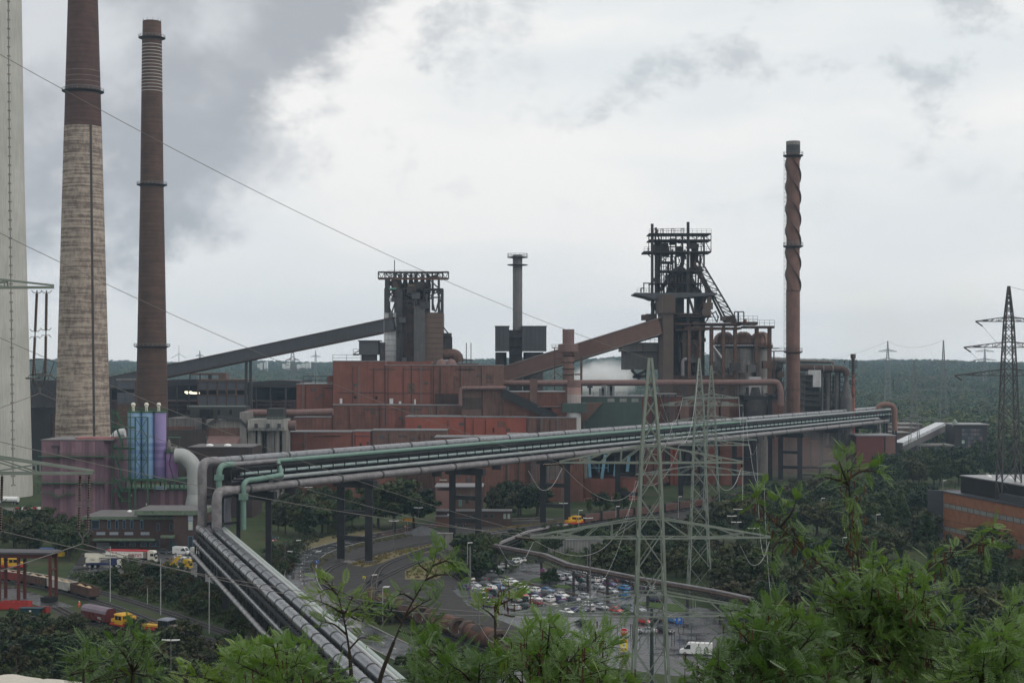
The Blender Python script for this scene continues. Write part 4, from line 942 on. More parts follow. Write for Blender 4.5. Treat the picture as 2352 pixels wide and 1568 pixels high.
for k in range(8):z=ZW(Q('ZI',0,1112)[1],D)-3.1*(k+1);MB().box(I(327,0).x,I(612,0).x,D-.08,D-.01,z-.1,z+.1).build('cladding_seam',conc_dk,T)
ibox(435,540,1115,1235,-.2,.18,glass,'window')
ibox(620,1035,660,1568,2,16,furn_rs,'tower_body',30.);ibox(615,760,560,1568,-2,8,steel_dk,'lift_shaft',30.)
ibox(1085,1395,650,1110,4,10,furn_rs,'upper_casing');ibox(1030,1290,960,1568,-3,9,M('grey_brown_column',(.10,.095,.095),.65,streak=.25),'downcomer_shaft',30.);ibox(1030,1085,640,980,-1,7,M('grey_brown_column',(.1,.095,.095)),'downcomer_shaft')
p=I(1000,620,8);MB().lathe([(7.5,p.z-14),(7.5,p.z-4),(5,p.z+1),(3.5,p.z+4)],p.x,D+12,20).build('furnace_top',furn_rs,T,True)
for x,y0,y1,w in ((400,300,1112,2.3),(355,545,1112,1.),(1608,330,1112,.9),(1688,545,1112,1.4),(1462,330,1060,.8),(590,860,1112,1.),(565,145,560,.7)):
    a,b=I(x,y0),I(x,y1);MB().beam(a,b,w).build('post',steel_dk,T);MB().beam(a+Vector((0,11,0)),b+Vector((0,11,0)),w*.8).build('post',steel_dk,T)
MB().box(I(350,0).x,I(1700,0).x,D-1,D+14,I(0,580).z,I(0,545).z).build('charging_floor',furn,T)
MB().beam(I(360,560,-.6),I(620,548,-.6),1.).build('beam',mint_dk,T)
truss(T,I(345,312),I(1700,318),3.6,11,.45,steel_dk,dep=9)
MB().box(I(200,0).x,I(1845,0).x,D-.6,D+9.6,I(0,166).z,I(0,150).z).build('gantry_roof',rust,T)
for s,xa_ in ((1,195),(-1,1845)):
    xb_=xa_+s*150
    for y in (162,318):MB().beam(I(xa_,y),I(xb_,y),.7).build('chord',steel_dk,T)
    MB().beam(I(xa_,160),I(xa_,325),.6).build('post',steel_dk,T);MB().beam(I(xa_,162),I(xa_+s*75,310),.35).build('brace',steel_dk,T);MB().beam(I(xa_+s*75,310),I(xb_,170),.35).build('brace',steel_dk,T)
MB().beam(I(200,318),I(1840,322),1.3).build('crane_rail',rust,T)
m=MB();railing(m,[I(430,300),I(1230,300)],4.2,3.,.14);m.build('railing',galv_far,T)
a=I(1500,270,3);MB().prism([(I(1330,0).x,I(0,310).z),(I(1640,0).x,I(0,310).z),(I(1640,0).x,I(0,270).z),(I(1530,0).x,I(0,225).z),(I(1480,0).x,I(0,235).z),(I(1330,0).x,I(0,290).z)],D+2,D+7).build('crane_trolley',furn,T)
for i,zx in enumerate((690,825,960,1080,1230,1360)):
    p=I(zx,460,3);v=MB().lathe([(1.6,p.z-5),(1.8,p.z),(1.2,p.z+2.2),(.9,p.z+4),(.9,p.z+6)],p.x,D+4,12).build('bleeder_valve',furn,T,True)
MB().tube(smoothpath([I(560,360,2),I(575,430,2),I(600,520,2),I(610,640,2),I(650,760,2)],4),2.3,12).build('uptake_pipe',furn_rs,T,True)
MB().tube(smoothpath([I(505,365,3),I(560,420,3)],3),2.6,12).build('uptake_hood',furn_rs,T,True)
for (xa_,ya),(xb_,yb) in (((420,600),(540,760)),((430,760),(550,600)),((415,900),(500,1112)),((580,900),(515,1112)),((1410,720),(1680,580)),((1540,570),(1420,800)),((1480,760),(1690,760)),((1460,830),(1530,1100)),((1615,830),(1545,1100)),((1680,770),(1620,900)),((1620,900),(1645,1110)),((1380,330),(1610,540)),((1560,570),(1620,760)),((1680,570),(1620,720))):
    MB().beam(I(xa_,ya,.3),I(xb_,yb,.3),.75).build('brace',steel_dk,T)
ibox(500,625,760,858,-1,6,greysheet,'cabin');ibox(450,500,765,855,-1,6,white_m,'cabin')
ibox(890,1045,455,520,-1.2,4,M('ochre_cabin',(.16,.11,.05),.7),'cabin')
ibox(1295,1390,830,970,3,1.2,steel_bl,'opening')
clutter(T,I(640,0).x,I(1380,0).x,I(0,1100).z,I(0,420).z,D-1.5,3,46,[steel_dk,furn,furn_rs,greysheet],3,.25,.8)
clutter(T,I(620,0).x,I(1010,0).x,zroof,I(0,1100).z,D-3.2,1,22,[steel_dk,furn,greysheet],8,.2,.6)
MB().beam(I(575,145),I(575,-120),.45).build('mast',steel_dk,T)
# side stairs, lift cage, bunkers at its foot
for p,q in (((1650,655),(1720,742)),):MB().beam(PZ('Z3',*p,D+2),PZ('Z3',*q,D+2),.7).build('stay',steel_dk,T)
a=zrect('Z3',1650,1722,742,845,D+2)
for z in (a[2],a[3],a[2]+7):MB().beam((a[0],D+2,z),(a[1],D+2,z),.7).build('cage_beam',steel_dk,T)
for x in (a[0],a[0]+5,a[1]-5,a[1]):MB().beam((x,D+2,a[2]-6),(x,D+2,a[3]),.6).build('cage_post',steel_dk,T)
MB().box(a[0],a[1],D+2,D+8,a[2],a[2]+9).build('cage',furn,T)
MB().tube(smoothpath([PZ('Z3',1650,890,D+3),PZ('Z3',1720,890,D+3),PZ('Z3',1765,905,D+3),PZ('Z3',1785,960,D+3)],5),3.2,14).build('gas_bend',rust,T,True)
D2=870.
T2=mkT('ore_bunker','two dark grey bunkers on stilts left of the smaller blast furnace','bunker',845,D2)
a=zrect('Z3',932,1095,780,895,D2);MB().box(a[0],a[1],D2,D2+14,a[2],a[3]).build('bin',greysheet,T2);MB().box(a[0]-.6,a[1]+1.2,D2-.6,D2+14.6,a[3],a[3]+.6).build('roof',steel_dk,T2)
b=zrect('Z3',950,1072,900,950,D2);MB().box(b[0],b[1],D2+1,D2+12,30,a[2]).build('stilt_wall',furn,T2)
b=zrect('Z3',1105,1142,788,930,D2);MB().box(b[0],b[1],D2+2,D2+12,30,b[3]).build('bin',furn,T2)
m=MB();l=PZ('Z3',882,893,D2);r_=PZ('Z3',935,893,D2);m.beam(l,r_,1);railing(m,[l,r_],3,2,.2);m.beam(PZ('Z3',885,890,D2),PZ('Z3',935,855,D2),.4);m.build('landing',steel_dk,T2)
# ================================================================ slim grey stack with twin bunkers
D=950.
T=mkT('slim_grey_stack','slim grey steel stack rising between two dark bunkers','chimney',1187,D)
p=PZ('Z6',150,1080,D);x=p.x;sp=[(41,1180),(41,560),(41,520),(43,470)]
MB().lathe([(r_*1100/2352/1.7415/F*D,ZW(Q('Z6',0,y_)[1],D)) for r_,y_ in sp],x,D,24).build('shaft',M('grey_stack',(.17,.16,.16),.6,var=.15,streak=.3),T,True)
for y_ in (490,555):
    z=ZW(Q('Z6',0,y_)[1],D);o=MB().lathe([(5,z-.4),(6.2,z-.2),(6.2,z+.2),(5,z+.2)],x,D,20).build('platform',steel_dk,T)
    if y_ == 490:ringrail(MB(),x,D,z,6.1,14,2.2,.16).build('railing',steel_dk,o)
D2=942.
for i,(x0,x1,lab) in enumerate(((-42,78,'dark ribbed bunker at the stack foot, beside the main hall'),(190,397,'dark ribbed bunker at the stack foot, larger one'))):
    T=mkT('stack_bunker',lab,'bunker',1150+i*75,D2)
    a=zrect('Z6',x0,x1,1082,1292,D2);MB().box(a[0],a[1],D2,D2+16,a[2],a[3]).build('bin',greysheet,T);MB().box(a[0]-.3,a[1]+.3,D2-.3,D2+16.3,a[3],a[3]+.5).build('roof',steel_dk,T)
    for k in range(1,int((a[1]-a[0])/2.6)):xx=a[0]+k*2.6;MB().box(xx-.1,xx+.1,D2-.18,D2-.01,a[2]+.3,a[3]-.2).build('rib',steel_dk,T)
    b=zrect('Z6',x0+(10 if i else 0),x1-22,1300,1530,D2);MB().lathe([((b[1]-b[0])/2,0),((b[1]-b[0])/2,b[3])],(b[0]+b[1])/2,D2+8,24).build('silo_foot',furn,T,True)
T=mkT('bunker_link','sooty machine floor between the two bunkers below the slim stack','building',1186,D2)
a=zrect('Z6',78,190,1110,1530,D2+3);MB().box(a[0],a[1],D2+4,D2+14,0,a[3]).build('core',furn,T)
for zy in (1170,1250,1310,1380,1450):p,q=PZ('Z6',78,zy,D2+3),PZ('Z6',190,zy,D2+3);o=MB().beam(p,q,3,.5).build('floor',steel_dk,T);railing(MB(),[p+Vector((0,-1.3,0)),q+Vector((0,-1.3,0))],1.6,3,.16).build('railing',steel_dk,o)
# ================================================================ brown conveyor to the big furnace
conveyor('brown_conveyor','brown enclosed conveyor rising to the large blast furnace',PZ('Z6',-60,1524,900),PZ('Z6',1385,1078,858),7,8.6,M('conveyor_brown',(.17,.098,.08),.65,var=.1,streak=.15),M('conveyor_roof',(.26,.21,.20),.5),(),None)
D=858.
T=mkT('pink_vent_stack','short faded pink stack with ringed shaft and ladder cage','chimney',1307,D)
x=PZ('Z6',585,1100,D).x;k=1100/2352/1.7415/F*D
MB().lathe([(50*k,ZW(Q('Z6',0,1232)[1],D)),(51*k,ZW(Q('Z6',0,1105)[1],D))],x,D,24).build('upper_shaft',rust_pk,T,True)
z=ZW(Q('Z6',0,1232)[1],D);MB().lathe([(50*k,z-4.6),(88*k,z-4.3),(88*k,z),(50*k,z+.2)],x,D,24).build('collar',rust_pk,T,True)
MB().lathe([(48*k,20),(48*k,z-4.4)],x,D,24).build('shaft',M('brown_pink',(.20,.12,.10),.7,streak=.3),T,True)
for y_ in (1270,1330,1385,1440,1490):z2=ZW(Q('Z6',0,y_)[1],D);MB().lathe([(48*k,z2-.4),(62*k,z2),(48*k,z2+.3)],x,D,20).build('ring_flange',rust,T)
m=MB();l,r_=PZ('Z6',443,1262,D),PZ('Z6',680,1262,D);m.beam(l,r_,2,.5);railing(m,[l+Vector((0,-1,0)),r_+Vector((0,-1,0))],1.8,2.,.16);m.build('platform',rust,T)
q=Vector((PZ('Z6',467,1270,D).x,D,0))
for dx in (0,9):MB().beam((q.x+dx,D,0),(q.x+dx,D,l.z),.5).build('cage_post',rust,T)
for i in range(6):za=l.z-6-i*7;MB().beam((q.x,D,za),(q.x+9,D,za-7 if i % 2 else za),.45).build('cage_brace',rust,T)
MB().beam((PZ('Z6',695,1330,D).x,D,20),PZ('Z6',695,1330,D),1.2).build('side_post',rust,T);MB().beam(PZ('Z6',640,1490,D),PZ('Z6',700,1490,D),.8).build('cage_brace',rust,T)
# ================================================================ the large blast furnace
D=860.
T=mkT('large_blast_furnace','large dark blast furnace, an open steel tower with a slanting skip bridge','blast furnace',1560,D)
Fz=lambda x,y,d=0.:PZ('ZF',x,y,D+d)          # lower zoom rows continue at y+1453
def fbox(x0,x1,y0,y1,d,dep,mat,name,yb=None,par=None):
    a=zrect('ZF',x0,x1,y0,y1,D+d);return MB().box(a[0],a[1],D+d,D+d+dep,a[2] if yb is None else yb,a[3]).build(name,mat,par or T)
def fbeam(x0,y0,x1,y1,w,mat,name,d=0.,h=None):
    k=550/2350/1.7415/F*D;return MB().beam(Fz(x0,y0,d),Fz(x1,y1,d),w*k,(h or w)*k).build(name,mat,T)
def fpipe(pts,w,mat,name,d=0.):
    k=550/2350/1.7415/F*D;q=smoothpath([Fz(x,y,d) for x,y in pts],5);return MB().tube(q,w*k/2,14).build(name,mat,T,True)
for x,y0,y1,w,d in ((465,150,1330,45,0),(1078,120,2780,46,0),(520,320,1330,28,2),(870,330,1330,26,3),(980,330,1330,28,4),(1350,325,900,28,0),(620,320,1330,20,1),(575,320,1330,14,9),(1300,330,830,12,4),(1220,330,800,12,14),(465,1330,1800,30,16),(780,320,1330,16,16),(700,330,900,12,10)):
    fbeam(x,y0,x,y1,w,furn if w > 30 else steel_dk,'post',d)
for x0,x1,y,w in ((410,1470,320,16),(410,1470,428,20),(320,1470,630,26),(620,850,800,14),(615,1340,958,18),(440,1340,1165,10)):
    a=zrect('ZF',x0,x1,y-w/2,y+w/2,D);o=MB().box(a[0],a[1],D-1.5,D+16,a[2],a[3]).build('platform',furn,T)
    railing(MB(),[(a[0],D-1.4,a[3]),(a[1],D-1.4,a[3])],2.2,2.6,.13).build('railing',steel_dk,o)
for x0,y0,x1,y1 in ((405,330,405,640),(1470,320,1470,635),(1300,330,1460,610),(1100,330,1210,420),(1210,420,1300,330),(1370,360,1440,420),(1300,440,1360,600),(530,340,600,420),(600,330,560,420),(640,690,700,790),(700,690,690,790),(900,700,950,860),(960,700,900,860),(780,690,830,790),(1250,650,1310,790),(1340,650,1300,800),(1310,800,1340,880),(640,1120,720,980),(640,980,720,1120),(600,1250,720,1000),(900,430,1000,520),(1000,430,930,560),(920,340,1040,420),(1030,340,920,420),(650,520,740,440),(640,440,760,560),(380,650,440,720),(350,640,430,715),(940,1190,900,1240),(1110,1180,1190,1310)):
    fbeam(x0,y0,x1,y1,11,steel_dk,'brace',1.)
fbox(525,620,440,620,3,9,furn,'casing');fbox(635,760,560,700,4,8,furn,'casing');fbox(770,870,400,500,6,6,furn,'hopper');fbox(880,1000,540,640,5,6,furn,'hopper')
p=Fz(1200,480,5);k=550/2350/1.7415/F*D
MB().lathe([(48*k,Fz(0,800).z),(62*k,Fz(0,700).z),(58*k,Fz(0,620).z),(72*k,Fz(0,480).z),(66*k,Fz(0,474).z)],p.x,D+7,20).build('receiving_hopper',furn,T,True)
MB().lathe([(44*k,Fz(0,1000).z),(46*k,Fz(0,660).z)],Fz(1180,0).x,D+7,16).build('lock_hopper',furn,T,True)
# furnace throat, a tall cone wrapped in uptakes
x=Fz(1020,0).x
MB().lathe([(30*k,Fz(0,860).z),(70*k,Fz(0,900).z),(150*k,Fz(0,960).z),(220*k,Fz(0,1100).z),(290*k,Fz(0,1330).z)][::-1],x,D+14,30).build('furnace_throat',furn,T,True)
for pts,w,dd in (([(560,660),(560,1000),(560,1330)],86,4),([(740,820),(738,930),(770,1020),(800,1100)],40,6),([(600,1300),(680,1180),(760,1040),(860,940),(960,880),(990,760)],70,5),([(840,1330),(760,1180),(800,1060),(900,940)],50,3),([(1180,790),(1230,960),(1330,1130),(1395,1280),(1370,1420),(1300,1600)],58,1),([(1300,1330),(1160,1190),(1110,1060),(1090,900)],60,5),([(1080,1330),(1085,1400),(1130,1520),(1180,1680)],44,0),([(1250,640),(1240,760),(1300,900),(1330,960)],30,8),([(480,1440),(470,1520),(475,1600),(475,1740)],66,4)):
    fpipe(pts,w,furn_rs if w in (58,44) else furn,'gas_uptake' if w > 45 else 'pipe',dd)
MB().lathe([(34*k,Fz(0,690).z),(56*k,Fz(0,680).z),(56*k,Fz(0,645).z),(30*k,Fz(0,630).z)],Fz(560,0).x,D+4,14).build('uptake_cap',furn,T,True)
# flared working platform
pl=[Fz(*q) for q in ((160,1330),(1560,1330),(1560,1370),(900,1420),(560,1440),(470,1440),(380,1405),(160,1352))]
o=MB().prism([(v.x,v.z) for v in reversed(pl)],D-3,D+24).build('furnace_platform',greysheet,T)
m=MB();railing(m,[Fz(205,1325,-2.8),Fz(440,1325,-2.8)],2.3,2.,.14);railing(m,[Fz(1100,1325,-2.8),Fz(1560,1325,-2.8)],2.3,2.,.14);m.build('railing',steel_dk,o)
m=MB()
for a,b in (((322,1320),(322,1165)),((412,1320),(412,1165)),((310,1165),(445,1165)),((270,1320),(270,1250)),((270,1250),(322,1250))):m.beam(Fz(*a,-1),Fz(*b,-1),.6)
m.build('davit_frame',steel_dk,T)
# cladding boxes
cbr=M('cladding_brown',(.105,.075,.062),.7,var=.12,streak=.2);cbl=M('cladding_brown_light',(.125,.10,.09),.7,var=.1,streak=.15)
a=zrect('ZF',555,865,1362,1673,D-6);xm=XW(Q('ZF',640,0)[0],D-6)
MB().prismz([(xm,D-6),(a[1],D-6),(a[1],D+8),(a[0],D+8),(a[0],D-1)],a[2],a[3]).build('lift_head',cbr,T)
MB().hexa([(a[0]-.05,D-1.1,a[2]),(xm-.05,D-6.1,a[2]),(xm,D-6,a[2]),(a[0],D-1,a[2])],[(a[0]-.05,D-1.1,a[3]),(xm-.05,D-6.1,a[3]),(xm,D-6,a[3]),(a[0],D-1,a[3])]).build('cladding_panel',cbl,T)
b=zrect('ZF',595,828,1675,2795,D-5);xm=XW(Q('ZF',660,0)[0],D-5)
MB().prismz([(xm,D-5),(b[1],D-5),(b[1],D+6),(b[0],D+6),(b[0],D-1)],20,b[3]).build('lift_shaft',cbr,T)
MB().hexa([(b[0]-.05,D-1.1,20),(xm-.05,D-5.1,20),(xm,D-5,20),(b[0],D-1,20)],[(b[0]-.05,D-1.1,b[3]),(xm-.05,D-5.1,b[3]),(xm,D-5,b[3]),(b[0],D-1,b[3])]).build('cladding_panel',cbl,T)
fbox(1345,1505,1493,1608,-4,7,cbr,'winch_house');fbox(1325,1470,1612,1725,-5,8,cbr,'winch_house');fbox(1415,1480,1390,1493,-2,4,cbr,'winch_house')
# body of the furnace and casthouse columns
fbox(870,1010,1380,1700,4,14,furn,'tower_core');fbox(1220,1345,1400,1700,6,12,furn,'tower_core')
fbox(828,1360,1690,2790,8,20,furn,'hearth_house',20.);fbox(595,830,1440,1700,8,14,furn,'tower_core')
for v in ((828,1450,1690,26),(880,1480,1735,16),(840,1900,1860,30),(1000,1980,1935,40),(840,1400,1960,22)):
    a=zrect('ZF',v[0],v[1],v[2]-v[3]/2,v[2]+v[3]/2,D);MB().box(a[0],a[1],D-3,D+16,a[2],a[3]).build('floor_beam',furn_rs,T)
for x in (1095,1280,1480,1685,1888):fbeam(x,1900,x,2790,50 if x != 1280 else 42,rust,'casthouse_column',-2.)
fbeam(1360,1730,1360,2000,12,steel_dk,'post');fbeam(1380,1830,1480,1680,14,steel_dk,'brace')
fbox(985,1075,2000,2450,0,6,cbr,'bin');fbox(1110,1260,2130,2390,2,8,cbr,'bin');fbox(1120,1260,2390,2520,2,8,glass,'opening')
fpipe([(1060,2460),(1010,2470),(985,2510),(985,2600),(985,2745)],62,alu_rs,'blast_pipe',-3);fpipe([(1180,2180),(1240,2280),(1240,2420)],34,rust,'pipe',0)
fbox(830,1880,2740,2795,-2,18,furn_rs,'casthouse_floor',20.)
# skip bridge: outer truss and dark inner girder
o1,o2=[(1360,885),(1560,1220),(1760,1560),(1905,1815)],[(1250,880),(1440,1250),(1600,1530),(1740,1800)]
for pts in (o1,o2):
    for a,b in zip(pts[:-1],pts[1:]):
        for d in (0,6):fbeam(*a,*b,26 if pts is o1 else 30,furn,'skip_bridge_chord',d)
n=10
def at(pts,t):t *= len(pts)-1;i=min(int(t),len(pts)-2);f=t-i;return (pts[i][0]*(1-f)+pts[i+1][0]*f,pts[i][1]*(1-f)+pts[i+1][1]*f)
for i in range(n):
    a,b,c=at(o1,i/n),at(o2,i/n),at(o1,(i+1)/n);fbeam(*b,*c,14,furn,'skip_bridge_brace',0);fbeam(*a,*b,10,furn,'skip_bridge_brace',0)
k2=1/7.447
fbeam(1360,1150,1700,1830,70,furn,'skip_track',7,30)
for x0,y0,x1,y1 in ((1475,1650,1570,1830),(1545,1640,1590,1740),(1500,1680,1560,1640),(1570,1830,1600,1720),(1370,1850,1450,1700)):fbeam(x0,y0,x1,y1,18,steel_dk,'brace',2)
fbox(1650,1730,1730,1800,-2,6,cbr,'cabin');fbox(1730,1890,1720,1830,0,10,furn_rs,'skip_pit_house')
# ore bunkers on the left
a=zrect('Z6',1040,1365,1218,1450,D+4);MB().box(a[0],a[1],D+4,D+30,a[2]+10,a[3]).build('stock_bunker',M('bunker_grey',(.115,.105,.10),.7,streak=.2),T)
b=zrect('Z6',1060,1365,1380,1450,D+6);MB().box(b[0],b[1],D+6,D+28,b[2],a[2]+10).build('bunker_foot',M('bunker_grey2',(.10,.09,.085),.7,streak=.25),T)
MB().box(XW(Q('Z6',1222,0)[0],D+4)-.2,XW(Q('Z6',1222,0)[0],D+4)+.2,D+3.8,D+3.98,a[2]+10,a[3]).build('cladding_seam',seam,T)
railing(MB(),[(a[0],D+4.3,a[3]),(a[1],D+4.3,a[3])],3.,2.5,.16).build('railing',steel_dk,T)
c=zrect('Z6',1220,1370,1140,1172,D+3);MB().box(c[0],c[1],D+3,D+20,c[2],c[3]).build('bunker_bridge',furn,T)
for p,q in (((1125,1450),(1195,1530)),((1135,1512),(1255,1505)),((1150,1510),(1255,1455)),((1255,1450),(1255,1540))):MB().beam(PZ('Z6',*p,D+8),PZ('Z6',*q,D+8),1.6).build('strut',furn,T)
fbox(300,420,1700,1790,0,10,furn_rs,'landing_house')
clutter(T,Fz(520,0).x,Fz(1340,0).x,Fz(0,1320).z,Fz(0,440).z,D+1,14,95,[furn,steel_dk,furn_rs],11,.2,.7)
clutter(T,Fz(840,0).x,Fz(1380,0).x,Fz(0,2750).z,Fz(0,1720).z,D-1,8,60,[furn,steel_dk,furn_rs,rust,conc_dk],12,.3,1.1)
clutter(T,Fz(440,0).x,Fz(600,0).x,Fz(0,1900).z,Fz(0,1440).z,D+2,6,14,[furn,steel_dk],13,.3,.8)
clutter(T,Fz(1500,0).x,Fz(1900,0).x,Fz(0,2760).z,Fz(0,2450).z,D-2,5,30,[furn,rust,conc_dk,steel_dk],14,.3,.9)
m=MB();fr=[(610,310,650,245),(795,310,840,240),(960,310,1000,232)]
for x0,y0,x1,y1 in fr:
    for a,b in (((x0,y0),(x0,y1)),((x1,y0),(x1,y1)),((x0,y1),(x1,y1))):m.beam(Fz(*a,2),Fz(*b,2),.3)
railing(m,[Fz(560,312,1),Fz(1020,300,1)],2.4,2.2,.14);m.build('top_railing',steel_dk,T)
m=MB();m.beam(Fz(530,320,2),Fz(545,250,2),1.6);m.beam(Fz(505,240,2),Fz(545,228,2),1.2);m.build('bleeder',furn,T)
fbox(388,415,555,620,-1,2,white_m,'cabin')
# ================================================================ hot blast stoves
D=902.;k=1100/2352/1.7415/F*D
stove_dome=M('stove_dome',(.29,.155,.12),.65,var=.2,streak=.3);stove_body=M('stove_jacket',(.37,.34,.32),.42,var=.3,scale=.15,streak=.55)
for i,(zx,lab) in enumerate(((1915,'domed hot blast stove next to the blast furnace'),(2075,'middle domed hot blast stove between two others'),(2225,'domed hot blast stove nearest the twisted chimney'))):
    T=mkT('hot_blast_stove',lab,'stove',1700,D);x=PZ('Z6',zx,0,D).x;T.location.x=x;T['_o']=[x,D,0]
    z=lambda y:ZW(Q('Z6',0,y)[1],D);r=92*k
    MB().lathe([(r*1.02,z(1240)),(r*1.0,z(1205)),(r*.86,z(1165)),(r*.6,z(1140)),(r*.3,z(1128)),(.2,z(1125))],x,D,30).build('dome',stove_dome,T,True)
    MB().lathe([(r*.96,0),(r*.96,z(1262))],x,D,30).build('shell',stove_body,T,True)
    zz=z(1250);o=MB().lathe([(r*.95,zz-1.2),(r*1.15,zz-1),(r*1.15,zz+.2),(r*.95,zz+.4)],x,D,28).build('gallery',furn,T);ringrail(MB(),x,D,zz+.2,r*1.13,22,1.6,.14).build('railing',steel_dk,o)
    for a0 in (R(230),R(290),R(330)):
        m=MB();m.tube([(x+math.cos(a0)*rr*1.02,D+math.sin(a0)*rr*1.02,zz2) for rr,zz2 in ((r*1.02,z(1240)),(r*1.0,z(1205)),(r*.86,z(1165)),(r*.6,z(1140)),(r*.3,z(1128)))],.35,6);m.build('dome_rib',conc,T,True)
D=888.
T=mkT('stove_gantry','rusty steel gantry of tall columns and crane girder before the stoves','steel frame',1720,D)
for zx,y0 in ((1808,1090),(1910,1100),(2010,1090),(2195,1085),(2305,1090)):a,b=PZ('Z6',zx,y0,D),PZ('Z6',zx,1530,D);MB().beam((a.x,D,20),a,2.1).build('column',rust,T)
for x0,x1,y0,y1 in ((1500,2060,1050,1075),(2000,2205,1040,1068),(2085,2350,1075,1095),(1500,2050,1085,1100)):
    a=zrect('Z6',x0,x1,y0,y1,D-2);o=MB().box(a[0],a[1],D-2,D+10,a[2],a[3]).build('girder',furn_rs,T);railing(MB(),[(a[0],D-1.9,a[3]),(a[1],D-1.9,a[3])],3.2,2.6,.15).build('railing',steel_dk,o)
for x0,x1 in ((2005,2035),(2040,2085)):
    m=MB()
    for a,b in (((x0,1040),(x0,955)),((x1,1040),(x1,955)),((x0,955),(x1,955))):m.beam(PZ('Z6',*a,D),PZ('Z6',*b,D),.6)
    m.build('davit_frame',steel_dk,T)
MB().tube([PZ('Z6',1820,1250,D-3),PZ('Z6',1895,1350,D-3)],.8,8).build('pipe',white_m,T,True)
a=zrect('Z6',2085,2110,1018,1040,D);MB().box(a[0],a[1],D,D+3,a[2],a[3]).build('winch',M('orange_rust',(.32,.12,.05),.7),T)
a=zrect('Z6',2210,2330,1240,1255,D);MB().box(a[0],a[1],D-2,D+6,a[2],a[3]).build('girder',rust,T)
clutter(T,PZ('Z6',1820,0,D).x,PZ('Z6',2340,0,D).x,20,ZW(Q('Z6',0,1380)[1],D),D-1,5,22,[rust,furn,conc_dk,furn_rs],21,.3,.9)
clutter(T,PZ('Z6',2150,0,D).x,PZ('Z6',2420,0,D).x,20,ZW(Q('Z6',0,1260)[1],D),D+1,3,14,[rust,furn,furn_rs,steel_dk],22,.2,.5)
# ================================================================ chimney with spiral strakes
D=905.;k=1096/2352/1.7415/F*D
T=mkT('spiral_chimney','slim red brown steel chimney wrapped in spiral fins','chimney',1822,D);x=PZ('R1',370,0,D).x;T.location.x=x;T['_o']=[x,D,0]
zc=lambda y:ZW(Q('R1',0,y)[1],D)
MB().lathe([(58*k,0),(58*k,zc(1423)),(56*k,zc(1420)),(56*k,zc(245))],x,D,32).build('shaft',M('chimney_rust_red',(.15,.078,.060),.7,var=.3,scale=.2,streak=.3),T,True)
MB().lathe([(60*k,zc(245)),(60*k,zc(175))],x,D,32).build('sooty_top',steel_dk,T,True);MB().lathe([(60.3*k,zc(175)),(60.3*k,zc(142)),(50*k,zc(142)),(50*k,zc(175))],x,D,32).build('rim',conc,T,True)
for s in range(3):
    m=MB();n=150;zt_,zb_=zc(262),zc(1418);turns=2.05;a0=2*math.pi*s/3
    for i in range(n+1):
        t=i/n;a=a0+t*turns*2*math.pi;z=zt_+(zb_-zt_)*t
        for r in (55*k,70*k):m.v.append((x+r*math.cos(a),D+r*math.sin(a),z));m.v.append((x+r*math.cos(a),D+r*math.sin(a),z-.35))
    for i in range(n):
        o=i*4
        for q in ((0,2),(2,3),(3,1)):m.f.append((o+q[0],o+q[1],o+4+q[1],o+4+q[0]))
    m.build('spiral_fin',M('fin_steel',(.085,.05,.042),.75),T)
for y_ in (262,1038):
    z=zc(y_);o=MB().lathe([(58*k,z-1.3),(86*k,z-.4),(86*k,z+.1),(58*k,z+.1)],x,D,26).build('platform',steel_dk,T);ringrail(MB(),x,D,z+.1,85*k,18,1.8,.14).build('railing',galv_far,o)
z=ZW(Q('R2',0,440)[1],D);o=MB().lathe([(58*k,z-1.3),(80*k,z-.4),(80*k,z+.1),(58*k,z+.1)],x,D,26).build('platform',rust,T);ringrail(MB(),x,D,z+.1,79*k,18,1.8,.14).build('railing',steel_dk,o)
for y_ in (1423,):z=zc(y_);MB().lathe([(58*k,z-.3),(62*k,z-.3),(62*k,z+.3),(58*k,z+.3)],x,D,26).build('flange',rust,T)
z=ZW(Q('R2',0,763)[1],D);MB().lathe([(58*k,z-.5),(62*k,z-.5),(62*k,z+.5),(58*k,z+.5)],x,D,26).build('flange',rust,T)
m=MB();ladder(m,(x-72*k,D-1,30),(x-72*k,D-1,zc(270)),1.1,.2,2.6)
for zz in np.arange(40,zc(280),7):m.beam((x-72*k,D-1,zz),(x-56*k,D-.5,zz),.2)
m.build('ladder',galv_far,T)
T=mkT('chimney_base_block','red block and furnace pipes at the foot of the spiral chimney','building',1800,925)
a=zrect('R2',165,435,865,1100,930);MB().box(a[0],a[1],930,955,0,a[3]).build('wall',red_dk,T)
a=zrect('R2',180,300,520,870,930);clutter(T,a[0],a[1],a[2],a[3],930,8,40,[steel_dk,furn,conc_dk],31,.3,.9)
MB().box(a[0],a[1],940,942,20,a[3]).build('inner_wall',furn,T)
MB().beam(PZ('R2',180,438,925),PZ('R2',310,438,925),2,.6).build('footbridge',rust,T);MB().beam((PZ('R2',205,440,925).x,925,0),PZ('R2',205,440,925),.7).build('post',rust,T)
railing(MB(),[PZ('R2',180,432,924),PZ('R2',310,432,924)],1.8,2.5,.14).build('railing',galv_far,T)
MB().tube([PZ('R2',180,512,935),PZ('R2',310,520,935)],1.8,12).build('pipe',conc,T,True)
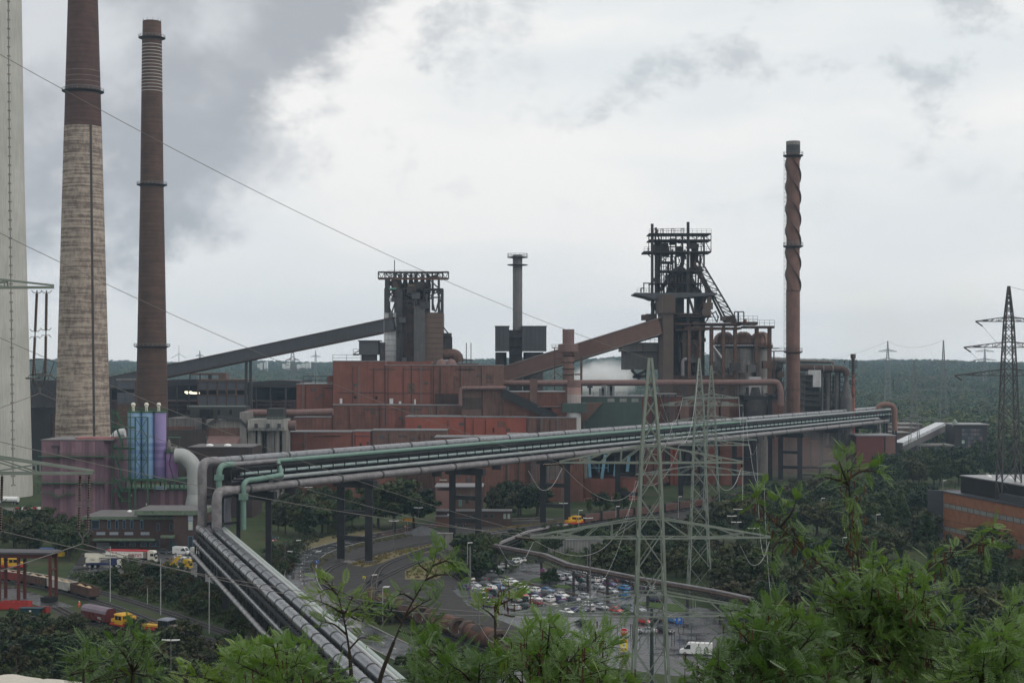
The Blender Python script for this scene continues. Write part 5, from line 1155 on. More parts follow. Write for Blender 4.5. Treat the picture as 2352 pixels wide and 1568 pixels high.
# ================================================================ gas cleaning plant right of the spiral chimney
D=935.
T=mkT('gas_cleaning_plant','dusty grey gas cleaning plant with big overhead pipes','plant',1905,D);k=1096/2352/1.7415/F*D
Rz=lambda x_,y_,d=0.:PZ('R2',x_,y_,D+d)
def rbox(x0,x1,y0,y1,d,dep,mat,name,yb=0.):a=zrect('R2',x0,x1,y0,y1,D+d);return MB().box(a[0],a[1],D+d,D+d+dep,yb,a[3]).build(name,mat,T)
MB().tube(smoothpath([Rz(430,520),Rz(560,523),Rz(690,528),Rz(715,535),Rz(718,560)],4),12*k,12).build('roof_pipe',conc,T,True)
MB().tube([Rz(430,535,1),Rz(690,540,1)],8*k,10).build('roof_pipe',conc,T,True)
MB().tube(smoothpath([Rz(428,580),Rz(520,582),Rz(640,590),Rz(760,592),Rz(815,605),Rz(830,650)],4),30*k,16).build('gas_pipe',furn_rs,T,True)
for zx in (548,628,708):p=Rz(zx,588);MB().tube([(p.x-.3,p.y,p.z),(p.x+.3,p.y,p.z)],33*k,16).build('pipe_flange',conc,T)
rbox(435,600,640,960,6,14,furn,'scrubber_house');rbox(435,475,620,960,0,8,conc_dk,'casing')
for zy in (650,690,740,800,850,900):p,q=Rz(435,zy),Rz(600,zy+6);o=MB().beam(p,q,3,.7).build('platform',steel_dk,T);railing(MB(),[p+Vector((0,-1.4,0)),q+Vector((0,-1.4,0))],1.5,2.5,.15).build('railing',conc_dk,o)
a=zrect('R2',540,610,600,745,D-2);MB().box(a[0],a[1],D-2,D+5,a[2],a[3]).build('white_tarpaulin',white_m,T);a=zrect('R2',500,560,600,640,D-2);MB().box(a[0],a[1],D-2.2,D+5,a[2],a[3]).build('white_tarpaulin',white_m,T)
for zx,w in ((620,10),(668,18),(690,8),(745,18),(770,8)):MB().tube([(Rz(zx,0).x,D+2,0),Rz(zx,615,2)],w*k,10).build('standpipe',conc_dk if w > 9 else furn,T,True)
for zx in (655,640,715):MB().beam((Rz(zx,0).x,D+5,0),Rz(zx,640,5),.9).build('post',steel_dk,T)
for zy in (660,700,745,790,835,880,920):MB().beam(Rz(612,zy,4),Rz(800,zy,4),.7).build('beam',steel_dk,T)
p=Rz(830,0);MB().lathe([(52*k,0),(52*k,Rz(0,838).z),(48*k,Rz(0,838).z),(18*k,Rz(0,690).z),(18*k,Rz(0,600).z)],p.x,D+1,22).build('dust_catcher',conc_dk,T,True)
p=Rz(650,0);MB().lathe([(30*k,0),(30*k,Rz(0,835).z),(9*k,Rz(0,740).z)],p.x,D+6,16).build('dust_catcher',conc_dk,T,True)
clutter(T,Rz(610,0).x,Rz(800,0).x,20,Rz(0,610).z,D+3,4,40,[furn,conc_dk,steel_dk],33,.25,.6)
m=MB();railing(m,[Rz(720,540),Rz(815,545)],2,3,.16);m.beam(Rz(812,545),Rz(812,520),.5);m.beam(Rz(812,520),Rz(820,516),.5);m.build('top_railing',steel_dk,T)
rbox(430,880,955,1000,4,16,conc_dk,'base_floor')
D=940.
T=mkT('flare_stack','thin red flare stack with a square dark head','chimney',1960,D);x=PZ('R2',885,0,D).x;T.location.x=x;T['_o']=[x,D,0];zc=lambda y:ZW(Q('R2',0,y)[1],D)
MB().tube([(x,D,0),(x,D,zc(640))],13*k,14).build('red_shaft',M('flare_red',(.33,.085,.055),.6,var=.15),T,True);MB().tube([(x,D,zc(640)),(x,D,zc(535))],13*k,14).build('upper_shaft',furn_rs,T,True)
MB().lathe([(12*k,zc(535)),(14*k,zc(505)),(23*k,zc(500)),(23*k,zc(462))],x,D,4).build('burner_head',furn_rs,T)
for y_ in (540,580,655,720,810):
    z=zc(y_);o=MB().lathe([(12*k,z-.4),(36*k,z-.2),(36*k,z+.1),(12*k,z+.1)],x,D,12).build('platform',steel_dk,T);ringrail(MB(),x,D,z,35*k,10,2,.14).build('railing',steel_dk,o)
T=mkT('pipe_loop','rusty pipe arch over the far end of the pipe bridge','pipe',2033,985)
MB().tube(smoothpath([PZ('R2',*p,985) for p in ((1088,990),(1095,940),(1115,905),(1150,897),(1190,897),(1225,912),(1240,950),(1240,1020),(1245,1120))],5),1.7,14).build('arch',M('orange_rust_pipe',(.22,.12,.095),.7,var=.25,streak=.2),T,True)
# far end block, dark machine house, conveyors beyond
D=918.
T=mkT('end_red_block','tall dark red block under the far end of the pipe bridge','building',2010,D)
a=zrect('ZT',1470,1905,485,1040,D);MB().box(a[0],a[1],D,D+25,0,a[3]).build('wall',M('deep_red_sheet',(.16,.047,.042),.65,var=.15,streak=.25,ribs=1.6),T)
b=zrect('ZT',1905,2085,485,1040,D);xg=XW(Q('ZT',1930,0)[0],D);MB().box(a[1],xg,D+.3,D+25,0,a[3]).build('corner_strip',steel_bl,T);MB().box(xg,b[1],D,D+25,0,a[3]).build('side_wall',M('faded_brick_sheet',(.20,.10,.085),.65,streak=.2),T)
MB().box(a[0]-.4,b[1]+.4,D-.4,D+25.4,a[3],a[3]+.6).build('roof',roof_gr,T)
D=925.
T=mkT('haze_hall','dusty low red halls seen through brown dust under the bridge','building',1850,D)
wallrow(T,'ZT',[(-200,100,red_dk,520),(100,360,red,520),(360,520,red_dk,560),(520,740,red,520),(760,920,red_dk,560),(920,1470,brown,640)],520,D,14,roof=False)
a=zrect('ZT',920,1470,440,660,D+20);MB().box(a[0],a[1],D+22,D+40,0,a[3]).build('rear_wall',conc_dk,T)
for zy in (500,545,600):p=zrect('ZT',920,1440,zy,zy+12,D+20);MB().box(p[0],p[1],D+21.5,D+21.9,p[2],p[3]).build('pipe_rack',conc,T)
for zy,h in ((960,35),(1080,22)):p=zrect('ZT',560,1300,zy,zy+h,D-60);MB().box(p[0],p[1],D-60,D-57,p[2],p[3]).build('gantry_beam',steel_bl,T)
for zx in (590,900,1200):p=PZ('ZT',zx,960,D-59);MB().beam((p.x,D-58.5,0),(p.x,D-58.5,p.z),1.).build('gantry_post',steel_bl,T)
D=1085.
T=mkT('glazed_machine_house','dark machine house with a large grid of windows','building',2232,D)
a=zrect('R2',1755,2035,1072,1350,D);MB().box(a[0],a[1],D,D+22,0,a[3]).build('wall',M('very_dark_sheet',(.03,.024,.026),.6),T);MB().box(a[0]-1,a[1]+1.5,D-1,D+23,a[3],a[3]+.8).build('roof',roof_gr,T)
for r_ in range(5):
    for c in range(7):
        if (r_,c) in ((3,0),):mt=M('whitish_green_pane',(.35,.45,.38),.3)  # one pane in a paler green
        else:mt=random.choice([M('grey_pane',(.10,.105,.12),.15),M('grey_pane_b',(.06,.065,.075),.15),M('pink_pane',(.16,.12,.125),.2)])
        w=zrect('R2',1818+c*25.5,1818+c*25.5+23,1103+r_*33,1103+r_*33+(28 if r_ else 24),D);MB().box(w[0],w[1],D-.25,D-.02,w[2],w[3]).build('pane',mt,T)
p=PZ('R2',1772,1060,D);MB().lathe([(1.8,p.z-2),(1.8,p.z+1),(.4,p.z+3)],p.x,D+4,10).build('roof_vent',galv,T,True)
D=1040.
T=mkT('far_conveyor','pale roofed conveyor climbing behind the far lattice mast','conveyor',2120,D)
MB().beam(PZ('R2',1270,1235,1010),PZ('R2',1635,1062,1130),7,2.2).build('roof',M('bright_wet_roof',(.5,.5,.52),.35),T)
MB().beam(PZ('R2',1270,1262,1010),PZ('R2',1635,1095,1130),6,6).build('gallery',M('far_gallery',(.10,.085,.085),.7),T)
for t in (.15,.4,.65,.9):c=PZ('R2',1270,1262,1010).lerp(PZ('R2',1635,1095,1130),t);MB().beam((c.x,c.y,0),c,1.5).build('leg',steel_dk,T)
for i,(y_,x1,dd) in enumerate(((1075,1480,1180),(1110,1440,1150),(1150,1380,1120))):
    t2=mkT('ore_heap_shed',('lowest','middle','rearmost')[2-i]+' of the flat brown sheds beside the far conveyor','shed',2080,dd);a=zrect('R2',1250,x1,y_-6,y_+40,dd);MB().box(a[0],a[1],dd,dd+30,0,a[3]).build('wall',brown,t2);MB().box(a[0],a[1]+.5,dd-.5,dd+30,a[3],a[3]+.8).build('roof',conc,t2)
T=mkT('low_dark_works','low dark works building with pipe along its foot','building',2130,1060);a=zrect('R2',1250,1760,1255,1370,1060);MB().box(a[0],a[1],1062,1085,0,a[3]).build('wall',M('works_dark',(.07,.06,.06),.7,streak=.3),T);MB().tube([PZ('R2',1255,1385,1045),PZ('R2',1880,1385,1045)],3.,12).build('pipe',rust_pk,T,True)
for zx in (1300,1500,1700):p=PZ('R2',zx,1385,1045);MB().beam((p.x,1045,0),p,1.5).build('support',steel_dk,T)
MB().box(a[0],a[1],1061.5,1085,a[3],a[3]+1.).build('roof',conc,T)
# ================================================================ pipe bridge over the railway
A=Vector((-83.,438.,0));dirB=Vector((.5734,1,0));E=A+dirB*(1008-438);L_=(E-A).length;u=dirB.normalized();s=Vector((u.y,-u.x,0))   # s points to the viewer's right side of the bridge
HB=26.0
T=thing('pipe_bridge','long high pipe bridge of grey and mint green pipes on black steel legs','pipe bridge',(*((A+E)/2).xy,0))
def BP(t,off,z):return A+u*t+s*off+Vector((0,0,z))
for dy in (-3.2,3.2):
    MB().beam(BP(3,dy,HB+.6),BP(L_,dy,HB+.6),.7,1.2).build('lower_girder',steel_bl,T);MB().beam(BP(3,dy,HB+7.2),BP(L_,dy,HB+7.2),.5,.6).build('upper_girder',steel_bl,T)
n=int(L_/6);m=MB()
for i in range(n+1):
    t=3+(L_-3)*i/n
    for dy in (-3.2,3.2):m.beam(BP(t,dy,HB+.8),BP(t,dy,HB+7.2),.35)
    m.beam(BP(t,-3.2,HB+3.6),BP(t,3.2,HB+3.6),.35);m.beam(BP(t,-3.2,HB+7.2),BP(t,3.2,HB+7.2),.35);m.beam(BP(t,-3.4,HB+.5),BP(t,3.6,HB+.5),.5)
m.build('lattice',steel_bl,T,kind='stuff')
MB().beam(BP(4,-.4,HB+2.9),BP(L_-2,-.4,HB+2.9),5.,.3).build('dark_gap_floor',steel_bl,T);MB().beam(BP(4,-2.9,HB+5),BP(L_-2,-2.9,HB+5),.2,4).build('dark_gap_back',steel_bl,T)  # black floor and back sheet added to darken the gap between the pipes
def bpipe(t0,t1,off,z,r,mat,name='pipe',rings=0,rs=None):
    o=MB().tube([BP(t0+(t1-t0)*i/8,off,z) for i in range(9)],r,18).build(name,mat,T,True)
    if rings:
        k=int((t1-t0)/rings)
        for i in range(k):t=t0+rings*(i+.5);MB().tube([BP(t-.45,off,z),BP(t+.45,off,z)],r*1.07,18).build('pipe_band',rs or steel_dk,o)
    return o
bpipe(2,L_-20,-2.0,HB+9.2,1.1,alu_bl,'top_pipe',22)
bpipe(26,400,1.3,HB+8.2,.66,mint,'mint_pipe');bpipe(400,L_-4,1.3,HB+8.2,.66,M('pale_grey_green_pipe',(.26,.28,.28),.38,spec=.5),'mint_pipe');bpipe(5,26,1.3,HB+8.2,.66,alu_rs,'mint_pipe')
bpipe(8,L_-10,2.8,HB+5.4,.42,M('pale_mint_pipe',(.27,.34,.33),.4),'thin_pipe');bpipe(20,L_-40,3.5,HB+3.6,.6,M('pale_grey_green_pipe',(.26,.28,.28),.38,spec=.5),'thin_pipe')
bpipe(-1,L_-20,3.6,HB+1.2,1.2,alu_rs,'lower_pipe',22)
bpipe(10,L_-12,-.6,HB+4.4,.4,steel_dk,'thin_pipe');bpipe(10,L_-12,.9,HB+5.4,.3,alu_rs,'thin_pipe');bpipe(10,L_-12,-2.2,HB+2,.6,steel_dk,'thin_pipe')
# legs
ts=[0.0]+[((496-438)+k*58.0)*dirB.length for k in range(9)]
for i,t in enumerate(ts):
    if t > L_:break
    if i == 0:continue
    w=5.4
    for dy in (-w,w):
        c=BP(t,dy,0);leg=MB().box(c.x-1.15,c.x+1.15,c.y-1,c.y+1,0,HB-1.8).build('leg',steel_bl,T)
        MB().box(c.x-1.5,c.x+1.5,c.y-1.4,c.y+1.4,0,.8).build('footing',conc_dk,leg)
    for z in (7.5,15.5):MB().beam(BP(t,-w,z),BP(t,w,z),1.4,1.5).build('cross_beam',steel_bl,T)
    MB().beam(BP(t,-w-2.4,HB-1.2),BP(t,w+2.4,HB-1.2),2.2,2.4).build('bearing_beam',steel_bl,T)
for t in np.arange(30,L_-30,40.):MB().box(*(lambda c:(c.x-1.6,c.x+1.6,c.y-1.6,c.y+1.6,HB-1.4,HB+.1))(BP(t,3.2,0))).build('maintenance_cage',steel_bl,T)
# left end: pipes bend down into the sloping line
z0=16.5
def drop(name,off,t,z,r,mat,zend,back=0.):
    pts=smoothpath([BP(t+6,off,z),BP(t+2.5,off,z),BP(t+.8,off,z-.5),BP(t,off,z-2.4),BP(t,off,(z+zend)/2),BP(t,off,zend)],5)
    return MB().tube(pts,r,18).build(name,mat,T,True)
drop('drop_pipe',-2.0,-3.,HB+9.2,1.3,alu_rs,z0);drop('drop_pipe',3.6,-3.5,HB+1.2,1.4,alu_rs,z0-1)
drop('mint_drop_pipe',1.3,.2,HB+8.2,.85,mint,z0+1);MB().box(*(lambda c:(c.x-1.15,c.x+1.15,c.y-1.15,c.y+1.15,HB+4.2,HB+5.6))(BP(.2,1.3,0))).build('pipe_collar',mint,T)
o=MB().tube(smoothpath([BP(26,1.5,HB+8),BP(24.5,3.6,HB+6),BP(23,5.2,HB+4.2)],3),.72,14).build('mint_branch',mint,T,True)
MB().tube(smoothpath([BP(23.4,5.2,HB+4.3),BP(12,5.2,HB+3.8),BP(8,5.2,HB+3.7),BP(6.2,5.2,HB+2.6),BP(6,5.2,HB),BP(6,5.2,z0+4),BP(6,5.2,z0-.5)],5),.78,14).build('mint_branch',mint,T,True)
MB().box(*(lambda c:(c.x-1.15,c.x+1.15,c.y-1.15,c.y+1.15,HB-1.6,HB+.2))(BP(6,5.2,0))).build('pipe_collar',mint,T)
MB().tube(smoothpath([BP(26,3.3,HB+3.2),BP(22,3.3,HB+3.2),BP(20.6,3.3,HB+2.4),BP(20.4,3.4,HB),BP(20.4,3.4,HB-4)],4),.55,12).build('drain_pipe',alu_bl,T,True)
MB().tube(smoothpath([BP(14,-1.5,HB+4),BP(9,-1,HB+2.5),BP(6,-.5,HB-2),BP(6,-.5,z0)],4),1.0,12).build('drop_pipe',M('lilac_pipe',(.22,.215,.25),.4),T,True)
for dx,dy in ((-1.5,-3),(-1.5,3),(6.5,-3),(6.5,3)):
    MB().beam(BP(dx,dy,0),BP(dx,dy,HB+.5),1.0).build('end_post',steel_bl,T)
for z in (6.,12.,18.,HB-.5):
    for dy in (-3,3):MB().beam(BP(-1.5,dy,z),BP(6.5,dy,z),.7).build('cross_beam',steel_bl,T)
    MB().beam(BP(-1.5,-3,z),BP(-1.5,3,z),.7).build('cross_beam',steel_bl,T)
# far right end: pipes bend down
drop_=[BP(L_-20,3.6,HB+1.2)]
MB().tube(smoothpath([BP(L_-48,3.3,HB+3.2),BP(L_-40,3.3,HB+3.2),BP(L_-37,3.3,HB+2),BP(L_-36.5,3.3,HB-3),BP(L_-36.5,3.3,0)],4),.9,12).build('drain_pipe',alu_rs,T,True)
for dy in (-3,3):
    for dt in (0,6):MB().beam(BP(L_-dt,dy,0),BP(L_-dt,dy,HB+8),1.2).build('end_post',steel_bl,T)
# portal and small gantries near the left end
q=BP(20,4,0);MB().beam(BP(20,3,0),BP(20,3,HB-1),1.6).build('leg',steel_bl,T);MB().beam(BP(20,-3.5,HB-1.6),BP(20,5.5,HB-1.6),1.6,2.6).build('bearing_beam',steel_bl,T)
# ================================================================ sloping pipe line towards the viewer
B0=Vector((-84.5,440.,0));B1=Vector((-14.2,228.,0));ub=(B1-B0).normalized();sb=Vector((-ub.y,ub.x,0));LB=(B1-B0).length+40     # sb points to the viewer's right
ZT0,ZT1=16.6,12.2
def SP(t,off,dz):return B0+ub*t+sb*off+Vector((0,0,ZT0+(ZT1-ZT0)*t/212+dz))
T=thing('ground_pipe_line','shiny banded metal pipes on a truss, running down towards the foreground','pipe line',(*((B0+B1)/2).xy,0))
def spipe(off,dz,r,mat,name,rings=0,t0=0.,n=20,rs=None):
    o=MB().tube([SP(t0+(LB-t0)*i/24,off,dz) for i in range(25)],r,n).build(name,mat,T,True)
    if rings:
        for t in np.arange(rings*.6,LB,rings):MB().tube([SP(t-.28,off,dz),SP(t+.28,off,dz)],r*1.06,n).build('pipe_band',rs or steel_dk,o)
    return o
spipe(-3.1,0,1.15,alu,'large_pipe',9.5);spipe(.3,.1,1.15,M('blue_steel_jacket',(.20,.205,.22),.24,metal=.75,var=.12,scale=.6),'large_pipe',9.5)
spipe(2.6,-.2,.42,M('pale_rib_pipe',(.42,.43,.42),.45,var=.1),'ribbed_pipe');spipe(3.6,-.3,.5,M('pale_mint_rib_pipe',(.36,.43,.40),.45,var=.1),'ribbed_pipe')
m=MB()
for t in np.arange(2,LB,.9):m.tube([SP(t-.12,3.6,-.3),SP(t+.12,3.6,-.3)],.55,10)
m.build('pipe_ribs',M('pale_rib_pipe',(.42,.43,.42)),T,kind='stuff')
spipe(-4.6,-3.6,.45,alu,'thin_pipe');spipe(-5.6,-6.6,.55,M('dull_alu',(.30,.29,.29),.45,metal=.5,var=.2),'thin_pipe',5,rs=alu);spipe(-4.3,-4.5,.3,steel_dk,'thin_pipe')
for off in (-4.4,3.9):
    for dz in (-1.4,-7.4):MB().beam(SP(0,off,dz),SP(LB,off,dz),.45,.6).build('girder',steel_bl,T)
for off in (-4.4,3.9):
    m=MB()
    for i,t in enumerate(np.arange(0,LB-6,6.)):
        m.beam(SP(t,off,-1.4),SP(t,off,-7.4),.32);m.beam(SP(t,off,-1.4 if i % 2 else -7.4),SP(t+6,off,-7.4 if i % 2 else -1.4),.28)
    m.build('lattice',steel_bl,T,kind='stuff')
m=MB()
for t in np.arange(1.5,LB,3.):m.beam(SP(t,-4.6,-1.3),SP(t,4,-1.3),.3);m.beam(SP(t,-6.2,-7.3),SP(t,4,-7.3),.3)
m.build('cross_ties',steel_dk,T,kind='stuff')
w=MB();w.beam(SP(0,-1,-5),SP(LB,-1,-5),4,.1);w.build('inner_walkway',steel_bl,T)
for t in (6.,55.,105.,155.,205.):
    for off in (-3.6,3.2):
        p=SP(t,off,-7.2);leg=MB().box(p.x-.8,p.x+.8,p.y-.8,p.y+.8,0,p.z).build('leg',steel_bl,T);MB().box(p.x-1.2,p.x+1.2,p.y-1.2,p.y+1.2,0,.7).build('footing',conc_dk,leg)
    MB().beam(SP(t,-5.4,-7.8),SP(t,5,-7.8),1.2,1.2).build('bearing_beam',steel_bl,T)
# the tops of the sloping pipes meet the drop pipes
for off,bo,bt in ((-3.1,3.6,-3.5),(.3,-2.0,-3.)):
    e=BP(bt,bo,z0-1);MB().tube(smoothpath([e+Vector((0,0,2)),e,SP(2,off,0),SP(6,off,0)],5),1.2,16).build('bend',alu_rs,T,True)
# ================================================================ low pipe rack by the car park
T=thing('low_pipe_rack','low rusty pipe rack with kinks beside the car park','pipe rack',GZ('Z8',570,690))
pts=[(800,205,6),(600,235,6),(450,265,6),(165,380,6.5),(590,460,7),(800,545,7),(1150,610,7),(1400,660,7.),(1850,735,7),(2050,770,7),(2352,835,7)]
path=[GZ('Z8',x_,y_,h) for x_,y_,h in pts]
for off,dz,r,mt in ((0,0,.36,alu_rs),(1.0,-.1,.26,M('old_pipe',(.15,.13,.135),.5)),(-.9,-.5,.32,furn_rs)):
    op=offs(path,off);m=MB()
    for a,b in zip(op[:-1],op[1:]):m.tube([Vector((a.x,a.y,a.z+dz)),Vector((b.x,b.y,b.z+dz))],r,12)
    m.build('pipe',mt,T,True)
for dz in (-.9,-2.):
    for off in (-1.2,1.2):
        op=offs(path,off);m=MB()
        for a,b in zip(op[:-1],op[1:]):m.beam((a.x,a.y,a.z+dz),(b.x,b.y,b.z+dz),.2)
        m.build('girder',steel_dk,T)
m=MB()
for a,b in zip(path[:-1],path[1:]):
    n=max(1,int((b-a).length/2.5))
    for i in range(n):c=a.lerp(b,i/n);d=a.lerp(b,(i+1)/n);m.beam(c-Vector((0,0,.9)),d-Vector((0,0,2)),.12);m.beam(c-Vector((0,0,.9)),c-Vector((0,0,2)),.12)
m.build('lattice',steel_dk,T,kind='stuff')
for zx,zy in ((180,540),(270,560),(572,690),(845,750),(962,700),(1130,790),(1480,740),(1815,860),(2100,900)):
    # post stands under the rack at that column of the picture
    px=Q('Z8',zx,0)[0];best=None
    for a,b in zip(path[3:-1],path[4:]):
        for k in range(41):
            c=a.lerp(b,k/40);e=abs(CX+c.x/c.y*F-px)
            if best is None or e < best[0]:best=(e,c)
    c=best[1];MB().box(c.x-.35,c.x+.35,c.y-.35,c.y+.35,0,c.z-1.9).build('post',steel_dk,T)
# ================================================================ lattice pylons and wires
def pylon(name,label,X,Y,zg,prof,arms,mat,leg_w,br_w,fine=True,group=None,panel=1.15,rz=0.,top=None):
    """prof: (z, full width) from foot to top; arms: (z of lower chord, half length left, half length right, rise)"""
    T=thing(name,label,'pylon',(X,Y,zg),group,rz);T['_o']=[0,0,0]
    def w(z):
        for (z0,w0),(z1,w1) in zip(prof[:-1],prof[1:]):
            if z0 <= z <= z1:return w0+(w1-w0)*(z-z0)/(z1-z0)
        return prof[-1][1] if z > prof[-1][0] else prof[0][1]
    z0,z1=prof[0][0],prof[-1][0];cs=[(-1,-1),(1,-1),(1,1),(-1,1)]
    pt=lambda z,c:Vector((c[0]*w(z)/2,c[1]*w(z)/2,z-zg))
    lev=[z0]
    while lev[-1] < z1-.6:lev.append(min(z1,lev[-1]+max(1.0,w(lev[-1])*panel)))
    brk=sorted(set([p[0] for p in prof]))
    for c in cs:
        m=MB()
        for a,b in zip(brk[:-1],brk[1:]):m.beam(pt(a,c),pt(b,c),leg_w)
        m.build('leg',mat,T)
    J=MB()
    for a,b in zip(lev[:-1],lev[1:]):
        for i in range(4):
            c,d=cs[i],cs[(i+1) % 4]
            for p,q in ((pt(a,c),pt(b,d)),(pt(a,d),pt(b,c))):
                if fine:MB().beam(p,q,br_w).build('brace',mat,T)
                else:J.beam(p,q,br_w)
    if not fine:J.build('bracing',mat,T,kind='stuff')
    for (z,hl,hr,rise) in arms:
        h=w(z)/2;bk=br_w;br_w=br_w if fine else br_w*1.9
        for sgn,ln in ((-1,hl),(1,hr)):
            if not ln:continue
            tip=Vector((sgn*ln,0,z-zg));m=MB();up=w(z+rise)/2
            for sy in (-1,1):
                a=Vector((sgn*h,sy*h,z-zg));b=Vector((sgn*up,sy*up,z+rise-zg));e=tip+Vector((0,sy*.12,0))
                m.beam(a,e,br_w*1.35);m.beam(b,e+Vector((0,0,.1)),br_w*1.2);n=4 if fine else 3
                for k in range(1,n):p=a.lerp(e,k/n);q=b.lerp(e,(k-.5)/n);q2=b.lerp(e,k/n);m.beam(p,q2 if k % 2 else q,br_w*.8);m.beam(p,b.lerp(e,max(0,(k-1))/n) if k % 2 else b.lerp(e,min(1,(k+1)/n)),br_w*.8)
            for k in range(0,5):m.beam(Vector((sgn*h,-h,z-zg)).lerp(tip,k/5),Vector((sgn*h,h,z-zg)).lerp(tip,(k+.6)/5),br_w*.7)
            m.build('cross_arm',mat,T)
        m=MB()
        for zz in (z,z+rise):
            q=[pt(zz,c) for c in cs]
            for i in range(4):m.beam(q[i],q[(i+1) % 4],br_w*1.2)
        m.build('diaphragm',mat,T);br_w=bk
    return T
ins_m=M('brown_glaze_insulator',(.035,.018,.014),.3,var=.2,scale=3.,spec=.6);ins_st=M('insulator_fitting',(.10,.10,.10),.5)
wire_m=M('weathered_wire',(.17,.16,.155),.5,var=.1);wire_lt=M('bright_wire',(.42,.42,.42),.4,var=.1)
def insulator(label,p,q,r=.09,group=None,skirts=True,rings=True):
    p,q=Vector(p),Vector(q);T=thing('insulator',label,'insulator',p,group);d=(q-p);L_=d.length;d.normalize()
    pts,rs=[],[]
    nseg=2
    MB().tube([p,q],.03,6).build('core',ins_st,T)
    for k in range(nseg):
        a,b=p+d*(L_*(k/nseg)+.15),p+d*(L_*((k+1)/nseg)-.15);n=max(4,int((b-a).length/.055));pp=[];rr=[]
        for i in range(n):
            t=i/(n-1);pp.append(a.lerp(b,t));rr.append(r*(.78 if i % 2 else .52))
        MB().tube(pp,rr,10).build('rod',ins_m,T,True)
    if rings:
        for t in (.03,.47,.53,.97):
            c=p+d*L_*t
            for s in (-1,1):m=MB();m.tube([c,c+Vector((s*.16,0,.02)),c+Vector((s*.26,0,-.09 if t > .5 else .12))],.018,5);m.build('arcing_horn',ins_st,T)
    return T
def wire(label,p,q,sag,r=.028,mat=None,n=26,group=None):
    p,q=Vector(p),Vector(q);m=MB();m.tube([p.lerp(q,i/n)-Vector((0,0,4*sag*(i/n)*(1-i/n))) for i in range(n+1)],r,5)
    return tag(m.build('power_line',mat or wire_m),label,'wire',group)
def lev(D,*pairs):return [(ZW(py,D),w/F*D) for py,w in pairs]
# ---- nearest pylon, on the slope foot
Dn=130.;Xn=XW(1494,Dn)
prN=[(0.,5.0),(ZW(1568,Dn),80/F*Dn),(ZW(1410,Dn),66/F*Dn),(ZW(1235,Dn),56/F*Dn),(ZW(1062,Dn),43/F*Dn),(ZW(979,Dn),33/F*Dn),(ZW(822,Dn),5.5/F*Dn)]
aN=[(ZW(1062,Dn),(1494-1285)/F*Dn,(1704-1494)/F*Dn,(1062-1023)/F*Dn),(ZW(1234,Dn),(1494-1218)/F*Dn,(1769-1494)/F*Dn,44/F*Dn),(ZW(1411,Dn),(1494-1172)/F*Dn,(1800-1494)/F*Dn,50/F*Dn)]
pylon('lattice_pylon','nearest lattice pylon, pale green steel, standing before the car park',Xn,Dn,0,prN,aN,galv,.2,.085,True,panel=1.4)
# ---- pylon beyond the left edge, only its arms reach in
Dl=76.;Xl=-32.;zg=terr(Xl,Dl)-.3
pylon('lattice_pylon','pylon whose green grey arms reach in before the concrete chimney',Xl,Dl,zg,[(zg,4.2),(56.8,2.0),(65.8,1.3),(73,.8),(81.3,.25)],[(72.6,3.6,3.6,1.0),(65.8,9.75,9.75,1.1),(56.8,11.7,11.7,1.7)],galv,.18,.08,True)
# ---- the others
def simple(D,px,label,pr,arms,mat,lw,bw,fine=False,cx=None,group=None):
    arms=[(ZW(y,D),(px-xl)/F*D,(xr-px)/F*D,ri/F*D) for y,xl,xr,ri in arms]
    return pylon('lattice_pylon',label,XW(px,D),D,0,lev(D,*pr),arms,mat,lw,bw,fine,group)
def foot(D):return CY+F*H0/D
A_D,B_D=429.,662.
simple(A_D,1606,'second lattice pylon, its feet among bushes beyond the car park',((foot(A_D),52),(1235,40),(1090,30),(931,19.5),(822,2.5)),((931,1516,1707,16),(1010,1483,1738,18),(1089.5,1460,1755,20)),galv,.30,.13,True)
simple(B_D,1634,'third lattice pylon close behind, thin and grey by the red halls',((foot(B_D),36),(1020,22),(914,14),(839,2)),((914,1568,1697,10),(966.6,1546,1714,12),(1022,1560,1722,12)),galv,.30,.14)
simple(520.,2317,'tall dark pylon with drooping arms standing behind the brick building',((foot(520),50),(1090,43),(850,28),(738,18),(657,3)),((738,2241,2393,10),(797.5,2214,2420,12),(862,2193,2440,14)),M('dark_pylon',(.065,.06,.06),.6),.42,.2,True)
simple(1010.,2100,'grey pylon with square hanging insulators in front of the far conveyor',((foot(1010),28),(960,14),(870,8),(827,1.5)),((870,2052,2148,8),(916,2037,2163,10),(965,2068,2176,9)),galv_far,.3,.13)
simple(1500.,2167,'faint pylon rising from the forest behind the glazed machine house',((foot(1500),22),(896,11),(781,1.2)),((835,2116,2209,8),(866,2130,2200,6),(896,2108,2236,9)),galv_far,.4,.17)
simple(2200.,2039,'small faint pylon in the forest left of the two others',((foot(2200),15),(827,6),(783,1.)),((807,2017,2060,5),(827,2012,2066,5)),galv_far,.5,.22)
simple(3000.,2262,'tiny faint pylon far away on the ridge beside the dark pylon',((foot(3000),12),(827,4),(800,1.)),((807,2240,2284,4),(827,2237,2289,4)),galv_far,.6,.3)
simple(1800.,672,'faint pylon behind the grey conveyor, in the valley forest',((foot(1800),17),(827,8),(780,1.)),((827,656,688,5),(850,650,694,5)),galv_far,.42,.2)
simple(3000.,725,'tiny faint pylon on the ridge left of the smaller blast furnace',((foot(3000),10),(815,2.5),(805,.8)),((819,713,737,3),),galv_far,.5,.22)
simple(3000.,459,'tiny faint pylon on the ridge beside the brown brick chimney',((foot(3000),10),(815,2.5),(805,.8)),((817,449,469,3),),galv_far,.5,.22)
